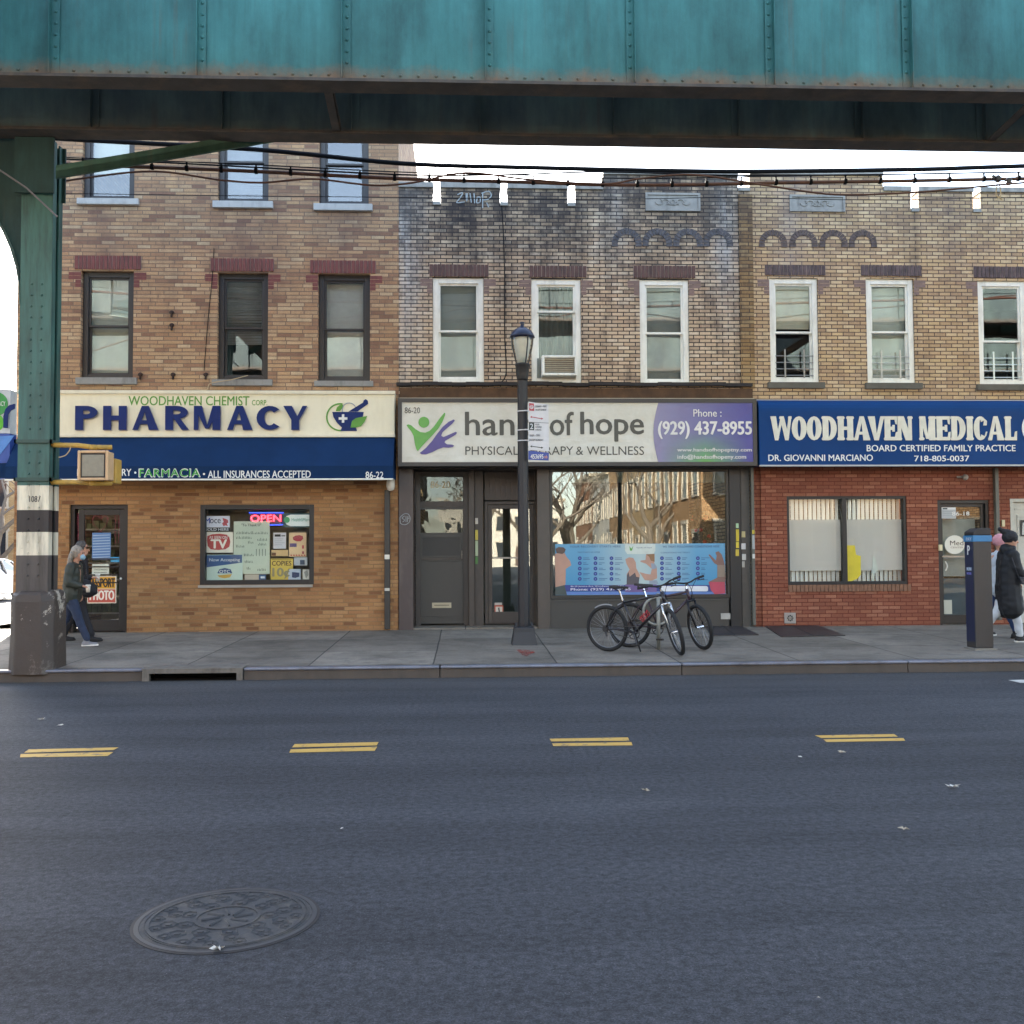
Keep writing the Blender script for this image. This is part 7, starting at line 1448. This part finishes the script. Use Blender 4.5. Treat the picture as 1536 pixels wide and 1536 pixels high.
t4, J4 = person('person in pink knit hat, white jacket and blue jeans behind the parking meter', w4, R(-4), 1.56, None, [(-16, 20), (20, 4)], [(-14, 30, 6), (14, 36, 6)], .05, .3, mat('white_jacket', '#b9c2cc', .7, var=.06), mat('blue_jeans', '#2a3f66', .8), mat('black_shoe', '#141416'), mat('black_sole', '#101010'), coat_len=.12, grp='people walking right past the meter')
hd = J4['hd']; h_ = MB(); h_.ball(hd+Vector((-.012, 0, .045)), .112, 12, (1.02, .9, .98)); blob('knit_hat', h_, mat('pink_knit', '#c7909a', .9), t4, .009, 2, .006, 40)
# ------------------------------------------------------------------ bare trees, car, houses (side street and across the road)
BARK = mat('bark', '#6b6052', .9, var=.35, scale=10, bump=.6); TW = mat('twig', '#71675b', .9)
def bare_tree(base, H, label, seed, r0_=.22, grp=None, lv=5):
    rnd = random.Random(seed); t = thing('bare_tree', label, 'tree', base, group=grp); base = Vector(base); tk = MB(); cr = MB()
    def grow(p, d, L_, r_, lvl):
        pts = [p]; q = p; dd = d.copy(); n = 4
        for i in range(n): dd = (dd+Vector((rnd.gauss(0, .12), rnd.gauss(0, .12), .04))).normalized(); q = q+dd*L_/n; pts.append(q)
        rs = [r_*(1-.45*i/n) for i in range(n+1)]; (tk if lvl < 2 else cr).tube(pts, rs, 7 if lvl < 2 else 4 if lvl < 4 else 3)
        if lvl >= lv: return
        for i in range(rnd.choice((2, 3, 3)) if lvl else 4):
            a_ = rnd.random()*6.28; sp_ = rnd.uniform(.35, .85); ax_ = Vector((math.cos(a_), math.sin(a_), 0)); nd = (dd*math.cos(sp_)+ax_*math.sin(sp_)).normalized(); nd.z = abs(nd.z)*.8+.1; st = pts[-1] if i < 2 else pts[rnd.choice((2, 3))]; grow(st, nd.normalized(), L_*rnd.uniform(.62, .82), r_*.56, lvl+1)
    grow(base, Vector((0, 0, 1)), H*.3, r0_, 0); tk.build('trunk', BARK, t); cr.build('crown', TW, t); return t
TG = 'bare winter street trees'
bare_tree((-20.6, 45, 0), 9, 'bare branching tree far down the side street at the left edge', 3, .2, TG)
bare_tree((-27, 60, 0), 10, 'bare tree farthest down the side street at the left', 8, .22, TG)
bare_tree((9.5, -13, .15), 10, 'bare street tree across the road seen only in window reflections, nearest the corner', 5, .24, TG)
bare_tree((6.6, -25, .15), 12, 'thick bare tree across the road seen in the show window reflection', 12, .33, TG)
bare_tree((4.2, -19, .1), 11, 'leaning bare tree across the road, left in the show window reflection', 21, .28, TG); bare_tree((8.6, -44, .15), 12, 'bare tree farthest down the street behind the camera', 31, .3, TG)
def car(loc, rz, label, col):
    t = thing('parked_car', label, 'car', loc, rot=(0, 0, rz)); W = .88
    CP_ = mat('car_'+col[1:], col, .25, var=.03, coat=.8); GLS_ = mat('car_glass', '#20262a', .1)
    bodyp = [(-2.2, .35), (-2.25, .6), (-2.2, .88), (-1.7, .95), (1.0, .93), (1.9, .82), (2.2, .68), (2.28, .45), (2.2, .3), (1.75, .28)]
    def archp(cx_): return [(cx_+.36*math.cos(R(a_)), .3+.36*math.sin(R(a_))) for a_ in range(0, 181, 20)]
    pf = bodyp[:-1]+[(1.78, .27)]+archp(1.4)[0:]+[(1.02, .24)]+[(-1.0, .24)]+archp(-1.35)+[(-1.75, .27)]
    bm_ = MB(); secs = [(-W, .0), (-W*.97, 0), (W*.97, 0), (W, 0)]; bm_.prism([(x, -W, z) for x, z in pf], (0, 2*W, 0)); bm_.build('body', CP_, t, bevel=.05)
    roof = [(-1.75, .94), (-1.2, 1.38), (-.6, 1.46), (.2, 1.42), (.62, 1.25), (1.05, .92)]; k = MB(); n = len(roof)
    vs = [(x, -W*.97 if z < 1 else -W*.72, z) for x, z in roof]+[(x, W*.97 if z < 1 else W*.72, z) for x, z in roof]; k.add(vs, [tuple(range(n)), tuple(range(2*n-1, n-1, -1))]+[(i, i+n, i+1+n, i+1) for i in range(n-1)]+[(0, n-1, 2*n-1, n)]); k.build('cabin', GLS_, t, bevel=.02)
    k = MB(); rf = roof[1:5]; k.add([(x, -W*.735, z+.006) for x, z in rf]+[(x, W*.735, z+.006) for x, z in rf]+[(x, -W*.72, z+.04) for x, z in rf]+[(x, W*.72, z+.04) for x, z in rf], [(8, 9, 13, 12), (9, 10, 14, 13), (10, 11, 15, 14), (0, 1, 9, 8), (1, 2, 10, 9), (2, 3, 11, 10), (4, 12, 13, 5), (5, 13, 14, 6), (6, 14, 15, 7), (0, 8, 12, 4), (3, 7, 15, 11)]); k.build('roof', CP_, t)
    for s in (-1, 1):
        k = MB()
        for (xa, za, xb, zb) in ((-1.7, .95, -1.18, 1.39), (.6, 1.27, 1.03, .94), (-.35, .95, -.3, 1.44)): k.tube([(xa, s*W*.965, za), (xb, s*W*.735, zb)], .035, 6)
        k.build('pillar', CP_, t)
    for cx_ in (1.4, -1.35):
        for s in (-1, 1):
            k = MB(); k.tube([(cx_, s*W-.1*s*1.9, .31), (cx_, s*W+.0, .31)], .31, 24); wv_ = k.build('wheel', RUB, t, bevel=.02); k = MB(); k.tube([(cx_, s*W+.0, .31), (cx_, s*(W+.012), .31)], .19, 20); rm = k.build('rim', mat('alloy', '#8f9194', .35, .7), wv_)
    for s in (-1, 1):
        MB().prism([(2.12, s*.55, .6), (2.24, s*.58, .62), (2.0, s*.84, .76), (1.8, s*.86, .76), (1.95, s*.6, .78)], (0, 0, .06)).build('headlight', mat('headlamp', '#c8ccd0', .1), t); MB().box((-2.26, s*.5, .68), (-2.18, s*.82, .85)).build('tail_light', mat('tail_red', '#8c1e1e', .2), t, bevel=.01); MB().box((.75, s*(W+.0), .95), (.92, s*(W+.18), 1.08)).build('mirror', CP_, t, bevel=.02)
    return t
car((-17.3, 36.5, 0.01), R(-88), 'pale car parked in the sunlit side street at the left edge', '#c9c9c6')
car((7.4, -9, 0.01), R(-90), 'white car parked across the road, seen only in reflections', '#c9ccd0')
street_lamp((6.0, -2.4, .15), 'dark iron street lamp on the near sidewalk, seen only in reflections')
HB1 = brick_mat('brown_house_brick', ['#8d6242', '#96694a', '#845a3c', '#9d7150'], '#7d6a58'); HB5 = brick_mat('tan_house_brick', ['#b08a60', '#a87f56', '#bc986e'], '#8a7862'); HB2 = brick_mat('yellow_house_brick', ['#b89a6c', '#ad8e62', '#c2a578'], '#94826a'); HB3 = mat('pale_siding', '#b9b4a6', .7, var=.1); HB4 = brick_mat('red_house_brick', ['#7d4a38', '#87503c', '#744232'], '#6b5a50')
def house(label, x0, x1, y0, y1, h, m, faces, grp='houses across the road and along the side streets', name='row_house', st=2):
    """faces: which walls carry windows: 'N' (towards +Y), 'S', 'W' (-X), 'E' (+X)"""
    t = thing(name, label, 'house', ((x0+x1)/2, (y0+y1)/2, 0), group=grp); MB().box((x0, y0, -.02), (x1, y1, h)).build('wall', m, t)
    MB().box((x0-.25, y0-.25, h+.002), (x1+.25, y1+.25, h+.3)).build('cornice', mat('cornice_cream', '#a59a84', .7), t, bevel=.03)
    fr = mat('house_trim', '#b5ab98', .6)
    for f in faces:
        L_ = (x1-x0) if f in 'NS' else (y1-y0); nW = max(2, int(L_/2.1)); 
        for i in range(nW):
            for j in range(st):
                u = L_*(i+.5)/nW; z = 1.2+j*3.1
                if f == 'N': c, ux, nn_ = Vector((x0+u, y1, z)), Vector((1, 0, 0)), Vector((0, 1, 0))
                elif f == 'S': c, ux, nn_ = Vector((x0+u, y0, z)), Vector((1, 0, 0)), Vector((0, -1, 0))
                elif f == 'W': c, ux, nn_ = Vector((x0, y0+u, z)), Vector((0, 1, 0)), Vector((-1, 0, 0))
                else: c, ux, nn_ = Vector((x1, y0+u, z)), Vector((0, 1, 0)), Vector((1, 0, 0))
                dr_ = (j == 0 and i % 3 == 1); w_ = .5; z0, z1 = (c.z, c.z+1.75) if not dr_ else (.1, 2.5)
                def bb(a0, a1, zz0, zz1, d0, d1): return MB().box(c+ux*a0+nn_*d0+Vector((0, 0, zz0-c.z)), c+ux*a1+nn_*d1+Vector((0, 0, zz1-c.z)))
                k = MB(); 
                for a0, a1, b0, b1 in ((-w_-.1, -w_, z0, z1), (w_, w_+.1, z0, z1), (-w_-.16, w_+.16, z1, z1+.18), (-w_-.14, w_+.14, z0-.1, z0)): k.v += [tuple(Vector(v)) for v in bb(a0, a1, b0, b1, -.02, .07).v]; k.f += [tuple(q_+len(k.v)-8 for q_ in fc) for fc in MB().box((0, 0, 0), (1, 1, 1)).f]
                wn_ = k.build('door' if dr_ else 'window', fr, t); bb(-w_, w_, z0, z1, -.02, .02).build('leaf' if dr_ else 'pane', mat('far_glass', '#2e3338', .15) if not dr_ else mat('far_door', '#4a3428', .5), wn_)
    return t
yy = -8.5
for i, (l, d_, h_, m_) in enumerate((('tan brick corner house with cream cornice across the road, right side', 11, 8.2, HB5), ('yellow brick house second from the corner behind the camera', 9, 7.6, HB2), ('tan brick house third from the corner behind the camera', 9, 8.4, HB5), ('pale sided house fourth from the corner behind the camera', 10, 7.4, HB3), ('brown brick house farthest from the corner behind the camera', 12, 8, HB1))):
    house(l, 10.7, 24, yy-d_, yy, h_, m_, 'NW' if i == 0 else 'W'); yy -= d_+.1
xx = -2.2
for i, (l, d_, h_, m_) in enumerate((('yellow brick shop house at the corner across the road, left side', 8, 8, HB2), ('brown brick shop house second from the corner across the road', 8, 8.6, HB1), ('red brick shop house third from the corner across the road', 9, 7.8, HB4), ('pale shop house farthest left across the road', 10, 8.4, HB3))):
    house(l, xx-d_, xx, -20, -6.2, h_, m_, 'NE' if i == 0 else 'N'); xx -= d_+.1
house('yellow brick house right of the brown corner house across the road', 24.2, 36, -20, -8.5, 7.8, HB2, 'N')
house('pale sided house at the end of the street behind the camera', -3, 12, -96, -86, 8, HB3, 'N'); bare_tree((1.5, -34, .15), 10, 'bare tree at the left kerb of the street behind the camera', 41, .26, TG)
house('brown brick house down the side street beyond the pale car', -40, -26, 30, 52, 6.5, HB1, 'ES'); house('red brick house closing the far end of the side street', -30, -16, 84, 94, 6, HB4, 'S')
house('yellow brick house down the side street, behind the bare trees', -44, -24.5, 56, 74, 6.8, HB2, 'ES')
house('brown brick apartment house on the far corner of the side street', -40, -23, 16.5, 28, 9.5, HB1, 'SE', st=3)
